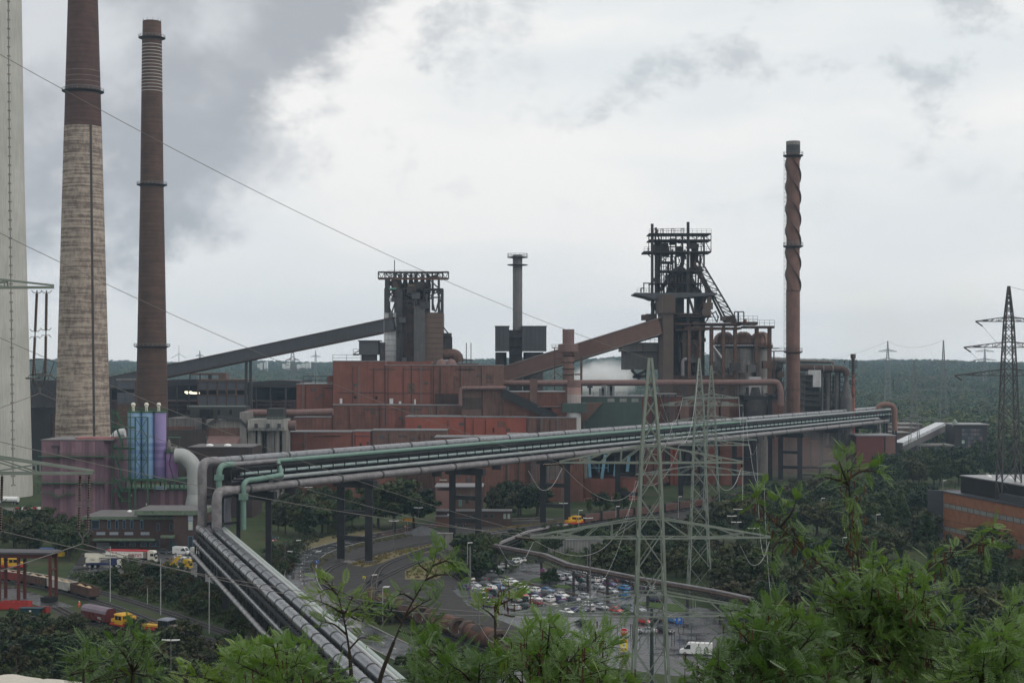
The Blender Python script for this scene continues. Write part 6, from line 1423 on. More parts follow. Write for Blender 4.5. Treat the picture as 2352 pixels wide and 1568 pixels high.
# ---- insulators and lines of the near pylons
u1=Vector((-22.0,Dl,65.7));u2=P(107,667,Dl);u1=P(85,667,Dl)
b1,b2=P(76,868,Dl),P(104,862,Dl)
insulator('left one of two upper insulator strings hanging before the brick chimney',u1,b1,.10,'upper insulators');insulator('right one of two upper insulator strings hanging before the brick chimney',u2,b2,.10,'upper insulators')
yk=thing('wire_yoke','curved yoke joining two hanging insulator strings before the concrete chimney','fitting',P(92,885,Dl))
m=MB();m.tube(smoothpath([b1,P(79,880,Dl),P(90,886,Dl),P(100,880,Dl),b2],4),.045,6);m.build('yoke',ins_st,yk);c1=P(91,903,Dl);m=MB();m.tube([P(91,886,Dl),c1],.05,6);m.build('clamp',ins_st,yk)
for b in (b1,b2):MB().lathe([(.05,b.z-.02),(.36,b.z-.05),(.36,b.z+.03),(.05,b.z+.02)],b.x,b.y,16).build('grading_ring',ins_st,yk)
l1,l2,k1,k2=P(184,1086,Dl),P(205,1086,Dl),P(181,1225,Dl),P(202,1222,Dl)
insulator('left one of two lower insulator strings hanging before the purple block',l1,k1,.10,'lower insulators');insulator('right one of two lower insulator strings hanging before the purple block',l2,k2,.10,'lower insulators')
insulator('single insulator string at the left, under the lower green arm',P(5,1086,Dl),P(1,1225,Dl),.10)
yk2=thing('wire_yoke','yoke below the lower pair of insulator strings before the office','fitting',P(190,1240,Dl));m=MB();m.tube([k1,P(190,1236,Dl),k2],.045,6);m.build('yoke',ins_st,yk2);m=MB();c2=P(189,1248,Dl);m.tube([P(190,1236,Dl),c2],.05,6);m.build('clamp',ins_st,yk2)
tipN=lambda i,s:Vector((Xn+(-aN[i][1] if s < 0 else aN[i][2]),Dn,aN[i][0]))
tA=[(931,1516,1707),(1010,1483,1738),(1089.5,1460,1755)]
wire('topmost wire, from beyond the concrete chimney to the nearest pylon top',(Xl,Dl,81.2),P(1491,824,Dn),1.6,.017)
wire('second wire down, passing the tall brick chimney at half height',P(-200,436,Dl),tipN(0,-1),1.1,.017)
wire('third wire down, crossing the foot of the tall brick chimney',P(-170,700,Dl),tipN(1,-1)+Vector((1.5,0,0)),1.0,.017)
wire('wire running right from the upper yoke, over the blue silos',c1,tipN(1,-1),1.1,.017);wire('short wire running left from the upper yoke',c1,P(-300,1030,60),.1,.017)
wire('wire crossing the purple block below the green walkways',P(-120,985,Dl),tipN(1,-1)+Vector((4.4,0,0)),1.0,.02)
wire('low wire crossing the purple block door, above the lorries',P(-140,1185,Dl),tipN(2,-1)+Vector((2.2,0,0)),1.0,.02);wire('lowest wire running right from the lower yoke over the parked lorries',c2,tipN(2,-1),1.1,.02);wire('short wire running left from the lower yoke, over the wagons',c2,P(-300,1395,60),.1,.02)
for i in range(3):
    for s,nm in ((-1,'left'),(1,'right')):
        ord_=('top','middle','lowest')[i]
        tN=tipN(i,s);a_=tA[i];pa=P(a_[1] if s < 0 else a_[2],a_[0]+14,A_D);d=(pa-tN).normalized()
        insulator(f'tension insulator on the {ord_} arm of the nearest pylon',tN-Vector((0,0,.1)),tN+d*3.2-Vector((0,0,.5)),.12,'tension insulators on the nearest pylon',rings=False)
        if s < 0:dl=(P(92,900,Dl)-tN).normalized();insulator(f'tension insulator on the {ord_} arm of the nearest pylon',tN-Vector((0,0,.1)),tN+dl*3.2-Vector((0,0,.35)),.12,'tension insulators on the nearest pylon',rings=False)
        wire(f'conductor from the nearest pylon to the second pylon, {ord_} arm',tN+d*3.2-Vector((0,0,.5)),pa,11,.022,wire_lt,group='conductors between the near pylons')
        jl=MB();jl.tube(smoothpath([tN+d*3.2-Vector((0,0,.5)),tN+Vector((-.6,.6,-2.0)),tN+Vector((-1.6,0,-2.2)),tN+Vector((-2.6,-1,-.6))],5),.018,5);tag(jl.build('jumper_wire',wire_lt),f'slack jumper wire looped below the {ord_} arm of the nearest pylon','wire','jumper wires on the nearest pylon')
        insulator(f'small hanging insulator on the {ord_} arm of the second pylon',P(a_[1] if s < 0 else a_[2],a_[0],A_D),pa,.22,'insulators on the second pylon',rings=False)
        tB=[(914,1568,1697),(966.6,1546,1714),(1022,1560,1722)][i];wire(f'conductor from the second pylon to the third, {ord_} arm',pa,P(tB[1] if s < 0 else tB[2],tB[0],B_D),7,.05,wire_lt,group='conductors between second and third pylon')
wire('earth wire from the nearest pylon top to the second pylon top',P(1494,823,Dn),P(1606,823,A_D),14,.03,wire_lt)
wire('faint wire from the dark pylon towards the forest pylons',P(2317,658,520),P(2600,700,470),1,.06);
for k,(y,xl) in enumerate(((738,2241),(797.5,2214),(862,2193))):
    insulator('drooping insulator on the dark pylon arm behind the brick building',P(xl,y,520),P(xl+16,y+11,516),.3,'insulators on the dark pylon',rings=False)
    wire('conductor leaving the dark pylon behind the brick building',P(xl+16,y+11,516),P(2420,y+150,470),2,.05,group='conductors at the dark pylon')
for y,xl,xr in ((870,2052,2148),(916,2037,2163)):
    for px in (xl,xr):insulator('square hanging insulator of the grey pylon by the far conveyor',P(px,y,1010),P(px,y+28,1010),.45,'insulators on the grey far pylon',rings=False)
wire('faint wire between two distant pylons above the forest',P(2167,781,1500),P(2039,783,2200),8,.12);wire('faint wire leading left from the distant forest pylon',P(2039,783,2200),P(1850,830,2000),6,.14)
# wind turbine far off
T=thing('wind_turbine','tiny white wind turbine on the horizon','wind turbine',(XW(411,4200),4200,50));c=P(411,812,4200);MB().tube([(c.x,4200,40),c],[2.2,1.2],8).build('tower',white_p,T)
for a in (90,210,330):MB().beam(c,c+Vector((math.cos(R(a))*24,0,math.sin(R(a))*24)),1.6).build('blade',white_p,T)
# ================================================================ cars
def paint(name,c):return M('car_'+name,c,.22,var=.03,scale=.5,spec=.6)
PAINT={k:paint(k.replace(' ','_'),c) for k,c in {'white':(.74,.74,.73),'silver':(.42,.43,.45),'grey':(.17,.175,.185),'dark grey':(.06,.063,.07),'black':(.02,.02,.023),
    'dark blue':(.022,.032,.075),'blue':(.06,.16,.34),'bright blue':(.03,.25,.55),'purple':(.055,.045,.16),'red':(.42,.03,.025),'dark red':(.17,.022,.022),
    'green':(.13,.42,.07),'dark green':(.02,.05,.042),'teal':(.035,.085,.095),'beige':(.36,.32,.28),'yellow':(.62,.40,.02)}.items()}
car_glass=M('car_glass',(.02,.025,.028),.06,var=.02,spec=.7);tail_m=M('tail_lamp',(.45,.02,.02),.25,var=.05);head_m=M('head_lamp',(.75,.75,.75),.15,var=.03);plate_m=M('number_plate',(.7,.7,.66),.5,var=.03);trim_m=M('black_trim',(.02,.02,.02),.6,var=.1)
KINDS={  # length, width, height, belt, cowl x, roof front x, roof rear x, rear glass foot x, tail deck z
    'hatchback':(4.05,1.70,1.46,.92,.95,.25,-1.45,-1.88,.92),'sedan':(4.55,1.75,1.42,.92,.95,.2,-.95,-1.62,.98),'estate':(4.65,1.75,1.48,.92,1.0,.3,-1.95,-2.22,.92),
    'minivan':(4.45,1.80,1.70,1.0,1.25,.55,-1.85,-2.1,1.0),'SUV':(4.5,1.85,1.72,1.05,1.0,.4,-1.75,-2.1,1.05)}
def wheel(T,x,y,r=.31,w=.2):
    o=MB().tube([(x,y-w/2,r),(x,y+w/2,r)],r,16).build('wheel',rubber,T,True)
    s=1 if y > 0 else -1;MB().tube([(x,y+s*w/2,r),(x,y+s*(w/2+.012),r)],r*.66,12).build('rim',chrome,o);return o
def make_car(kind):
    L_,Wd,H_,belt,xc,rf,rr,rg,dz=KINDS[kind];h=L_/2;T=proto('parked_car','','car');b=MB();w=Wd/2
    side=[(h-.05,.28),(h,.45),(h-.06,.66),(xc+.25,belt-.06),(xc,belt),(rg,dz),(-h+.04,dz-.04),(-h,.6),(-h+.05,.28)]
    n=len(side);vs_=[]
    for yy,inset in ((-w,0.),(-w+.0,0.),(w,0.),):pass
    def ring(k,y):return [(x*(1-.0 if abs(x) < h-.3 else 1-.03*k),y,z) for x,z in side]
    rows=[ring(1,-w+.06),ring(0,-w),ring(0,w),ring(1,w-.06)]
    # rounded flanks: the lower and upper edges pulled in
    def flank(y,s):
        return [(x,y-s*(.07 if z > belt-.08 else (.05 if z < .35 else 0)),z) for x,z in side]
    A_,B_=flank(-w,-1),flank(w,1);A_=[(x,-abs(y),z) for x,y,z in A_];B_=[(x,abs(y),z) for x,y,z in B_]
    b.add(A_+B_,[tuple(range(n-1,-1,-1)),tuple(range(n,2*n))]+[(i,(i+1) % n,n+(i+1) % n,n+i) for i in range(n)])
    b.build('body',PAINT['white'],T)
    wt=w-.22;wb=w-.07;zr=H_
    bot=[(xc,-wb,belt-.02),(xc,wb,belt-.02),(rg,wb,dz-.02),(rg,-wb,dz-.02)];top=[(rf,-wt,zr-.04),(rf,wt,zr-.04),(rr,wt,zr-.03),(rr,-wt,zr-.03)]
    g=MB();g.hexa([bot[0],bot[3],bot[2],bot[1]][::-1],[top[0],top[3],top[2],top[1]][::-1])
    cxr=(rf+rr)/2;g.hexa([(rf+.05,-wt-.02,zr-.05),(rf+.05,wt+.02,zr-.05),(rr-.05,wt+.02,zr-.05),(rr-.05,-wt-.02,zr-.05)][::-1],[(rf-.12,-wt+.1,zr),(rf-.12,wt-.1,zr),(rr+.12,wt-.1,zr),(rr+.12,-wt+.1,zr)][::-1])
    g.build('roof',PAINT['white'],T)
    def face(a,b_,c,d,u0,u1,v0,v1,out):      # inset quad on a slanted face, lifted a little
        a,b_,c,d=map(Vector,(a,b_,c,d));f=lambda u,v:a.lerp(b_,u).lerp(d.lerp(c,u),v);o=Vector(out)*.012
        return [f(u0,v0)+o,f(u1,v0)+o,f(u1,v1)+o,f(u0,v1)+o]
    def slab(q,out):m=MB();o=Vector(out)*.02;m.hexa([p-o for p in q],q);return m
    slab(face(bot[0],bot[1],top[1],top[0],.05,.95,.06,.93,(1,0,.6)),(1,0,.6)).build('windscreen',car_glass,T)
    slab(face(bot[3],bot[2],top[2],top[3],.06,.94,.12,.93,(-1,0,.6)),(-1,0,.6)).build('rear_window',car_glass,T)
    for s in (-1,1):
        q=[bot[0],bot[3],top[3],top[0]] if s < 0 else [bot[1],bot[2],top[2],top[1]]
        for u0,u1 in ((.06,.46),(.50,.93)):slab(face(*q,u0,u1,.1,.92,(0,s,.3)),(0,s,.3)).build('side_window',car_glass,T)
        for x in (h*.62,-h*.6):wheel(T,x,s*(w-.09))
        MB().box(h-.16,h-.005,s*(w-.38)-.19,s*(w-.38)+.19,.56,.70).build('headlight',head_m,T)
        MB().box(-h-.005,-h+.14,s*(w-.28)-.17,s*(w-.28)+.17,.64,.86).build('tail_light',tail_m,T)
        MB().box(xc-.25,xc-.05,s*(w+.08)-.09,s*(w+.08)+.09,belt+.02,belt+.15).build('wing_mirror',trim_m,T)
    MB().box(h-.03,h+.02,-.26,.26,.38,.48).build('number_plate',plate_m,T);MB().box(-h-.02,-h+.03,-.26,.26,.48,.59).build('number_plate',plate_m,T)
    MB().box(h-.02,h+.012,-.5,.5,.5,.58).build('grille',trim_m,T)
    return T
CARS={k:make_car(k) for k in KINDS};USED={k:False for k in KINDS}
def recolour(o,mat):
    for c in o.children:
        if c.name.split('.')[0] in ('body','roof') and len(c.material_slots):
            c.material_slots[0].link='OBJECT';c.material_slots[0].material=mat
def put_car(kind,colour,p,rz,label,group='parked cars'):
    if not USED[kind]:o=CARS[kind];USED[kind]=True;o['group']=group;place(o,p,rz,label)
    else:o=dup(CARS[kind],p,rz,label,group)
    recolour(o,PAINT[colour]);return o
fr_,re_=R(-52),R(128)       # nose or tail towards the viewer
LOT=[('ZQ',x,y,c,k,h) for x,y,c,k,h in (
 (120,375,'black','estate',re_),(380,355,'black','hatchback',re_),(60,510,'purple','hatchback',re_),(225,470,'silver','sedan',fr_),(310,545,'white','sedan',fr_),(430,450,'dark grey','hatchback',fr_),(525,530,'white','estate',re_),
 (680,515,'blue','hatchback',fr_),(680,405,'silver','hatchback',re_),(850,445,'white','hatchback',re_),(920,395,'white','sedan',fr_),(1130,500,'white','hatchback',fr_),(1150,590,'green','hatchback',re_),(1350,565,'white','hatchback',re_),(1590,565,'blue','sedan',fr_),
 (330,605,'grey','hatchback',fr_),(480,590,'red','hatchback',re_),(430,690,'dark blue','estate',re_),(620,630,'dark green','minivan',fr_),(930,660,'black','sedan',re_),(1120,665,'red','hatchback',fr_),(1340,665,'purple','estate',re_),(1590,650,'dark grey','minivan',fr_),(1860,660,'white','sedan',fr_),
 (490,835,'grey','sedan',re_),(1000,740,'grey','hatchback',fr_),(1190,740,'dark green','estate',re_),(1390,720,'white','sedan',fr_),(1600,735,'white','hatchback',re_),(1830,735,'purple','estate',re_),(2070,760,'dark blue','estate',re_),(2310,690,'silver','hatchback',fr_),
 (960,890,'silver','sedan',re_),(1190,865,'dark green','hatchback',re_),(1410,805,'dark red','sedan',re_),(1640,830,'beige','sedan',fr_),(1850,815,'dark blue','hatchback',re_),(2330,840,'white','hatchback',re_),
 (1960,980,'white','sedan',fr_),(2180,935,'purple','sedan',fr_),
 (1800,335,'silver','minivan',re_),(1970,325,'silver','minivan',fr_),(2150,300,'black','hatchback',re_),(2285,290,'white','SUV',re_),(2040,425,'silver','sedan',re_),(2240,390,'teal','sedan',re_),(2270,510,'dark grey','SUV',re_))]
LOT += [('ZR',x,y,c,k,h) for x,y,c,k,h in (
 (585,375,'white','hatchback',re_),(740,355,'white','sedan',fr_),(680,500,'silver','hatchback',fr_),(890,450,'purple','minivan',fr_),(940,365,'dark red','estate',re_),(1110,375,'dark blue','hatchback',fr_),(1260,455,'black','sedan',re_),(920,585,'silver','hatchback',fr_),(1150,525,'bright blue','hatchback',re_),(1175,650,'bright blue','hatchback',re_),
 (1600,500,'white','estate',re_),(1420,520,'dark grey','sedan',re_),(1620,580,'dark blue','sedan',fr_),(1725,745,'dark blue','minivan',re_),(670,795,'dark blue','sedan',fr_),(470,905,'silver','estate',re_),(720,880,'silver','sedan',fr_),(950,850,'grey','hatchback',re_),(1010,950,'red','hatchback',fr_),(1180,880,'teal','sedan',re_),(1230,950,'dark blue','hatchback',fr_),(1420,930,'silver','sedan',fr_),
 (380,1175,'black','estate',re_),(1540,1155,'red','sedan',fr_),(1780,1120,'black','hatchback',re_),(2075,1135,'blue','sedan',fr_),(1590,1335,'silver','sedan',R(160)),(1930,1330,'black','SUV',fr_))]
LOT += [('ZQ',x,y,c,k,h) for x,y,c,k,h in ((640,195,'silver','hatchback',R(-165)),(730,115,'white','sedan',R(-165)),(870,68,'dark blue','hatchback',R(-165)),(960,35,'white','SUV',R(-165)),(1060,5,'white','estate',R(-165)))]
pos=[]
for z,x,y,c,k,h in LOT:
    q=Q(z,x,y-16);p=G(*q);pos.append([p.x,p.y])
pos=np.array(pos);hd=np.array([c[5] for c in LOT])
for it in range(80):
    for i in range(len(pos)):
        for j in range(i):
            d=pos[i]-pos[j];a=hd[i];al=d[0]*math.cos(a)+d[1]*math.sin(a);la=-d[0]*math.sin(a)+d[1]*math.cos(a)
            if abs(al) < 4.7 and abs(la) < 2.15:
                if (2.15-abs(la)) <= (4.7-abs(al)):k_=(2.17-abs(la))/2*(1 if la >= 0 else -1);mv=np.array([-math.sin(a),math.cos(a)])*k_
                else:k_=(4.72-abs(al))/2*(1 if al >= 0 else -1);mv=np.array([math.cos(a),math.sin(a)])*k_
                pos[i] += mv;pos[j] -= mv
labs=[]
for i in range(len(LOT)):
    dd=np.hypot(*(pos-pos[i]).T);o=np.argsort(dd);c,k=LOT[i][3:5]
    n1,n2=LOT[o[1]],LOT[o[2]];labs.append(f'{c} {k} in the car park between {n1[3]} {n1[4]} and {n2[3]} {n2[4]}')
for i in range(len(LOT)):put_car(LOT[i][4],LOT[i][3],(pos[i][0],pos[i][1],.02),LOT[i][5]+random.uniform(-.05,.05),labs[i],'cars in the wet car park')
for px,py,c,k,h,lab in ((377,1271,'dark grey','SUV',R(-20),'dark grey SUV parked between the red lorry and the white van'),(374,1257,'red','hatchback',R(10),'red hatchback behind the dark grey SUV at the office'),(388,1258,'red','estate',R(0),'red estate beside the white van at the office'),(414,1284,'white','hatchback',R(-15),'white hatchback behind the yellow skip lorry'),(452,1285,'white','sedan',R(-15),'white sedan right of the yellow skip lorry cab'),(476,1285,'white','hatchback',R(-20),'white hatchback under the sloping pipes'),(478,1297,'dark grey','sedan',R(-20),'dark grey sedan half hidden by the pipe legs'),
    (272,1282,'white','hatchback',R(0),'white hatchback seen behind the mobile crane'),(625,1238,'teal','sedan',R(0),'teal sedan in the bushes beside the curving road'),(622,1244,'red','hatchback',R(0),'red hatchback in the bushes beside the curving road'),(1056,1208,'black','sedan',R(0),'black sedan before the brown gatehouse'),(2127,1199,'white','estate',R(5),'white estate beside the corner of the brick building'),(700,1212,'white','hatchback',R(0),'white hatchback on the road behind the trees')):
    put_car(k,c,G(px,py)+Vector((0,0,.03)),h,lab)
# ================================================================ vans and lorries
def make_van(label,L_=6.0,H_=2.55,col=None,p=(0,0,0),rz=0.,rack=False,low=False):
    col=col or white_p;T=thing('delivery_van',label,'van',p,'vans',rz);T['_o']=[0,0,0];h=L_/2;w=.98
    nose=1.15 if not low else 1.3
    side=[(h-.03,.35),(h,.8),(h-.12,1.05),(h-nose*.75,1.25),(h-nose-.55,H_-.12),(h-nose-.8,H_),(-h+.06,H_),(-h,H_-.2),(-h,.35)]
    MB().prism(side,-w,w).build('body',col,T)
    q=lambda x0,z0,x1,z1,y:None
    a,b=Vector((h-nose*.80,0,1.34)),Vector((h-nose-.5,0,H_-.26));o=Vector((.03,0,.02))
    MB().hexa([a+Vector((0,-.8,0)),a+Vector((0,.8,0)),a+Vector((0,.8,0))+o,a+Vector((0,-.8,0))+o],[b+Vector((0,-.72,0)),b+Vector((0,.72,0)),b+Vector((0,.72,0))+o,b+Vector((0,-.72,0))+o]).build('windscreen',car_glass,T)
    for s in (-1,1):
        MB().prism([(h-nose*.95,1.32),(h-nose-.5,H_-.4),(h-nose-1.2,H_-.4),(h-nose-1.2,1.32)],s*(w+.012)-.008,s*(w+.012)+.008).build('side_window',car_glass,T)
        for x in (h*.66,-h*.58):wheel(T,x,s*(w-.1),.34,.22)
        MB().box(h-.2,h+.005,s*.72-.16,s*.72+.16,.82,1.02).build('headlight',head_m,T);MB().box(-h-.01,-h+.05,s*.86-.08,s*.86+.08,.9,1.5).build('tail_light',tail_m,T)
        MB().box(h-nose-.1,h-nose+.08,s*(w+.15)-.12,s*(w+.15)+.12,1.4,1.75).build('wing_mirror',trim_m,T)
    MB().box(h-.05,h+.03,-w+.05,w-.05,.35,.62).build('bumper',trim_m,T);MB().box(-h-.03,-h+.02,-w+.05,w-.05,.35,.55).build('bumper',trim_m,T)
    if rack:
        m=MB()
        for x in np.linspace(-h+.5,h-nose-1.2,5):m.beam((x,-w,H_+.15),(x,w,H_+.15),.06);m.beam((x,-w,H_),(x,-w,H_+.15),.05);m.beam((x,w,H_),(x,w,H_+.15),.05)
        m.build('roof_rack',trim_m,T)
    return T
v1=make_van('white panel van with small grey lettering, parked by the office',6.2,2.6,white_p,G(418,1273),R(-22));textmesh('LOGISTIK',.34,M('grey_print',(.25,.27,.3),.5),v1,(-1.3,-1.0,1.7),name='lettering');MB().box(.2,.75,-1.0,-.985,1.3,1.95).build('logo_panel',M('dark_logo',(.04,.05,.06),.4),v1)
make_van('second white panel van at the office, with a black bonnet grille',5.2,2.2,M('dull_white',(.58,.57,.54),.4),G(455,1272),R(-22),low=True)
make_van('white van with a roof rack on the road before the railway crossing',6.9,2.6,white_p,GZ('Z8',1890,1318),R(168),rack=True)
def rig(name,label,cat,p,rz):T=thing(name,label,cat,p,None,rz);T['_o']=[0,0,0];return T
def cab(T,x,col,L_=2.2,H_=3.6,w=1.24,z0=.9,name='cab'):
    side=[(x,z0),(x+L_,z0),(x+L_+.06,z0+1.2),(x+L_-.08,H_-.5),(x+L_-.5,H_),(x,H_)]
    o=MB().prism(side,-w,w).build(name,col,T)
    MB().box(x+L_-.03,x+L_+.04,-w+.12,w-.12,z0+1.25,H_-.75).build('windscreen',car_glass,o)
    for s in (-1,1):MB().box(x+.9,x+L_-.35,s*(w+.01)-.01,s*(w+.01)+.01,z0+1.2,H_-.85).build('side_window',car_glass,o);MB().box(x+L_-.05,x+L_+.3,s*(w+.2)-.14,s*(w+.2)+.14,z0+1.1,z0+2).build('wing_mirror',trim_m,o);MB().box(x+L_-.02,x+L_+.09,s*(w-.3)-.2,s*(w-.3)+.2,z0-.1,z0+.15).build('headlight',head_m,o)
    MB().box(x+L_-.02,x+L_+.1,-w+.3,w-.3,z0+.25,z0+1.0).build('grille',trim_m,o);MB().box(x+L_-.1,x+L_+.14,-w,w,z0-.5,z0+.1).build('bumper',col,o)
    return o
redp=M('lorry_red',(.45,.02,.03),.4,var=.05);redt=M('red_lettering',(.42,.02,.02),.4,var=.03)
T=rig('tipper_lorry','white lorry with red topped trailer lettered in red, by the office','lorry',G(303,1290),R(-8))
cab(T,5.6,cream,2.3,3.75);MB().box(-8.2,5.2,-1.25,1.25,1.5,3.45).build('trailer',M('trailer_white',(.66,.65,.60),.45,var=.06),T)
MB().prism([(-8.3,3.42),(5.25,3.42),(5.1,3.85),(-8.1,3.85)],-1.2,1.2).build('tarpaulin',redp,T)
MB().box(4.2,5.28,-1.262,1.262,1.4,3.4).build('trailer_front',M('dirt_brown',(.2,.16,.13),.7),T);MB().box(-8,7.5,-.5,.5,.75,1.2).build('chassis',trim_m,T)
textmesh('Hartmann',2.1,redt,T,(-1.2,-1.27,2.45),sx=1.15)
for x in (-6.8,-5.5,-4.2,3.6,6.9):
    for s in (-1,1):wheel(T,x,s*1.05,.5,.32)
nav=M('crane_blue',(.02,.03,.09),.4,var=.05)
T=rig('mobile_crane','white and navy mobile crane with its boom lowered, by the office','crane',G(241,1304),R(-3))
MB().box(-5.6,4.2,-1.25,1.25,1.1,1.7).build('carrier',nav,T);cab(T,4.1,cream,1.5,2.7,1.2,1.0);MB().box(2.2,4.1,-1.2,1.2,1.7,3.0).build('engine_cover',nav,T)
MB().box(-5.4,-1.6,-1.2,.9,1.8,3.2).build('superstructure',cream,T);MB().box(-5.6,-4.2,-1.3,1.3,1.75,2.9).build('counterweight',cream,T)
MB().beam((-6.2,.1,3.9),(7.2,.1,3.75),1.0,1.15).build('boom',cream,T);MB().beam((6.4,.1,3.76),(9,.1,3.72),.75,.85).build('boom_head',M('dirt_brown',(.2,.16,.13)),T);MB().beam((-1.5,.1,2.6),(3.2,.1,3.4),.3).build('lift_ram',cream,T)
textmesh('WASEL',.8,trim_m,T,(2.2,-.42,3.8),sx=1.6);textmesh('WASEL',.45,trim_m,T,(-3.6,-1.215,2.7),sx=1.2)
for x in (-4.4,-2.6,2.4,4.6):
    for s in (-1,1):wheel(T,x,s*1.1,.62,.4)
for x in (-5.9,4.0):MB().box(x-.25,x+.25,-1.35,1.35,.7,1.1).build('outrigger',cream,T)
yel=PAINT['yellow']
T=rig('skip_lorry','yellow skip lorry with raised loading arms in the office yard','lorry',G(411,1306),R(-14))
cab(T,1.9,yel,2.0,3.1);MB().box(-5.2,2.2,-.5,.5,.8,1.2).build('chassis',trim_m,T);MB().box(-5.2,1.6,-1.2,1.2,1.25,1.5).build('bed',yel,T)
for s in (-1,1):a=MB().beam((-1.9,s*1.05,1.5),(.2,s*1.05,4.0),.35,.45).build('lift_arm',yel,T);MB().beam((-5.1,s*1.05,1.5),(-6.6,s*1.05,.35),.3,.35).build('tail_arm',yel,T);MB().beam((-3.6,s*1.1,1.6),(-2.2,s*1.1,3.4),.3,.35).build('lift_arm',M('tan_arm',(.25,.18,.1),.6),T)
MB().box(.2,1.2,-1.22,1.22,.6,1.2).build('tool_box',white_p,T)
for x in (-3.9,-2.6,2.9):
    for s in (-1,1):wheel(T,x,s*1.0,.5,.34)
T=rig('tanker_lorry','white lorry parked at the foot of the concrete chimney','lorry',G(20,1158),R(170));cab(T,3.2,white_p,2.2,3.2);MB().tube([(-4.6,0,2.4),(3,0,2.4)],1.25,16).build('tank',white_p,T,True);MB().box(-4.8,5,-.5,.5,.7,1.2).build('chassis',trim_m,T)
for x in (-3.6,-2.3,4.0):
    for s in (-1,1):wheel(T,x,s*1.0,.5,.34)
T=rig('road_barrier','row of red and white barriers on the far left yard','barrier',G(75,1169),R(8))
for i in range(8):MB().box(-7+i*1.75,-7+i*1.75+1.6,-.15,.15,0,1.0).build('barrier_panel',white_p if i % 2 else redp,T)
T=rig('blue_yellow_skip','blue and yellow tarpaulin covered skip in the trees','skip',G(118,1278),R(0));MB().box(-4,4,-1.2,1.2,.2,2.2).build('tub',yel,T);MB().prism([(-4.3,2.2),(4.3,2.2),(3.6,2.9),(-3.6,2.9)],-1.3,1.3).build('cover',M('blue_cover',(.12,.2,.4),.5),T)
# ================================================================ railway stock
def at_px(path,px,lo=0.,hi=1.):
    n=len(path);best=None
    for i in range(int(lo*(n-1)),int(hi*(n-1))):
        a,b=path[i],path[i+1]
        for k in range(12):
            c=a.lerp(b,k/12);e=abs(CX+c.x/c.y*F-px)
            if best is None or e < best[0]:d=b-a;best=(e,c,math.atan2(d.y,d.x))
    return best[1],best[2]
def bogies(T,xs_,s=.75):
    for x in xs_:
        b=MB().box(x-1.3,x+1.3,-1.0,1.0,.45,.85).build('bogie',trim_m,T)
        for dx in (-.9,.9):
            for sy in (-1,1):MB().tube([(x+dx,sy*s-.06,.75),(x+dx,sy*s+.06,.75)],.45,14).build('wheel',rubber,b)
RZ=.36       # rail top
gravel=M('beige_gravel',(.42,.31,.19),.95,var=.25,scale=1.5)
def gondola(label,col,p,rz,loaded=True,L_=12.5,rim=None):
    T=rig('open_wagon',label,'wagon',(p.x,p.y,RZ-.3),rz);h=L_/2
    MB().box(-h,h,-1.4,1.4,1.0,1.25).build('floor',trim_m,T)
    for s in (-1,1):
        MB().box(-h,h,s*1.4-.04,s*1.4+.04,1.2,3.3).build('side_wall',col,T);MB().box(s*h-.05,s*h+.05,-1.4,1.4,1.2,3.3).build('end_wall',col,T)
        MB().box(-h-.06,h+.06,s*1.4-.1,s*1.4+.1,3.3,3.42).build('top_rim',rim or col,T)
        for k in range(9):x=-h+.3+(L_-.6)*k/8;MB().box(x-.08,x+.08,s*1.45,s*1.52,1.2,3.28).build('rib',col,T) if s > 0 else MB().box(x-.08,x+.08,s*1.52,s*1.45,1.2,3.28).build('rib',col,T)
        MB().box(s*h-.1,s*h+.1,-1.4,1.4,3.3,3.42).build('top_rim',rim or col,T)
        for y in (-.8,.8):MB().tube([(s*h,y,1.1),(s*(h+.5),y,1.1)],.18,8).build('buffer',trim_m,T)
    if loaded:
        m=MB();m.lathe([(1.0,0)],0,0,3) if False else None
        nx_,ny_=22,8;hs=random.Random(label).choice
        for i in range(nx_+1):
            for j in range(ny_+1):
                x=-h+.1+(L_-.2)*i/nx_;y=-1.34+2.68*j/ny_;c1=math.exp(-((x+h*.45)/2.2)**2-(y/.9)**2)+math.exp(-((x-h*.4)/2.2)**2-(y/.9)**2);m.v.append((x,y,2.4+1.15*c1+.05*math.sin(7*x+5*y)))
        m.f=[(i*(ny_+1)+j,(i+1)*(ny_+1)+j,(i+1)*(ny_+1)+j+1,i*(ny_+1)+j+1) for i in range(nx_) for j in range(ny_)]
        m.build('gravel_load',gravel,T,True)
    bogies(T,(-h+2.2,h-2.2));return T
wag_red=M('wagon_red',(.20,.035,.03),.6,var=.2,scale=1.,streak=.25);wag_br=M('wagon_brown',(.10,.055,.045),.7,var=.25,scale=1.,streak=.3);wag_wh=M('wagon_white',(.50,.49,.46),.6,var=.15,scale=1.,streak=.3);bord=M('wagon_bordeaux',(.10,.022,.024),.55,var=.2,scale=1.,streak=.2)
pth=tracks[3]
for px,mt,lab,rim in ((30,wag_red,'red open wagon with white stencilling beside the red portal',wag_wh),(88,wag_br,'brown open wagon loaded with gravel behind the portal post',wag_wh),(142,wag_wh,'dirty white open wagon loaded with beige gravel',wag_wh),(194,wag_br,'brown open wagon at the train end, heaped with gravel',wag_br)):
    c,a=at_px(pth,px);gondola(lab,mt,c,a,True,12.6 if px > 40 else 11.5,rim)
c,a=at_px(tracks[4],226);T=rig('hopper_wagon','bordeaux hopper wagon with a rounded dark roof next to the yellow locomotive','wagon',(c.x,c.y,RZ-.3),a)
prf=[(-1.45,1.2),(1.45,1.2),(1.5,3.0),(1.35,3.7),(.8,4.3),(-.8,4.3),(-1.35,3.7),(-1.5,3.0)]
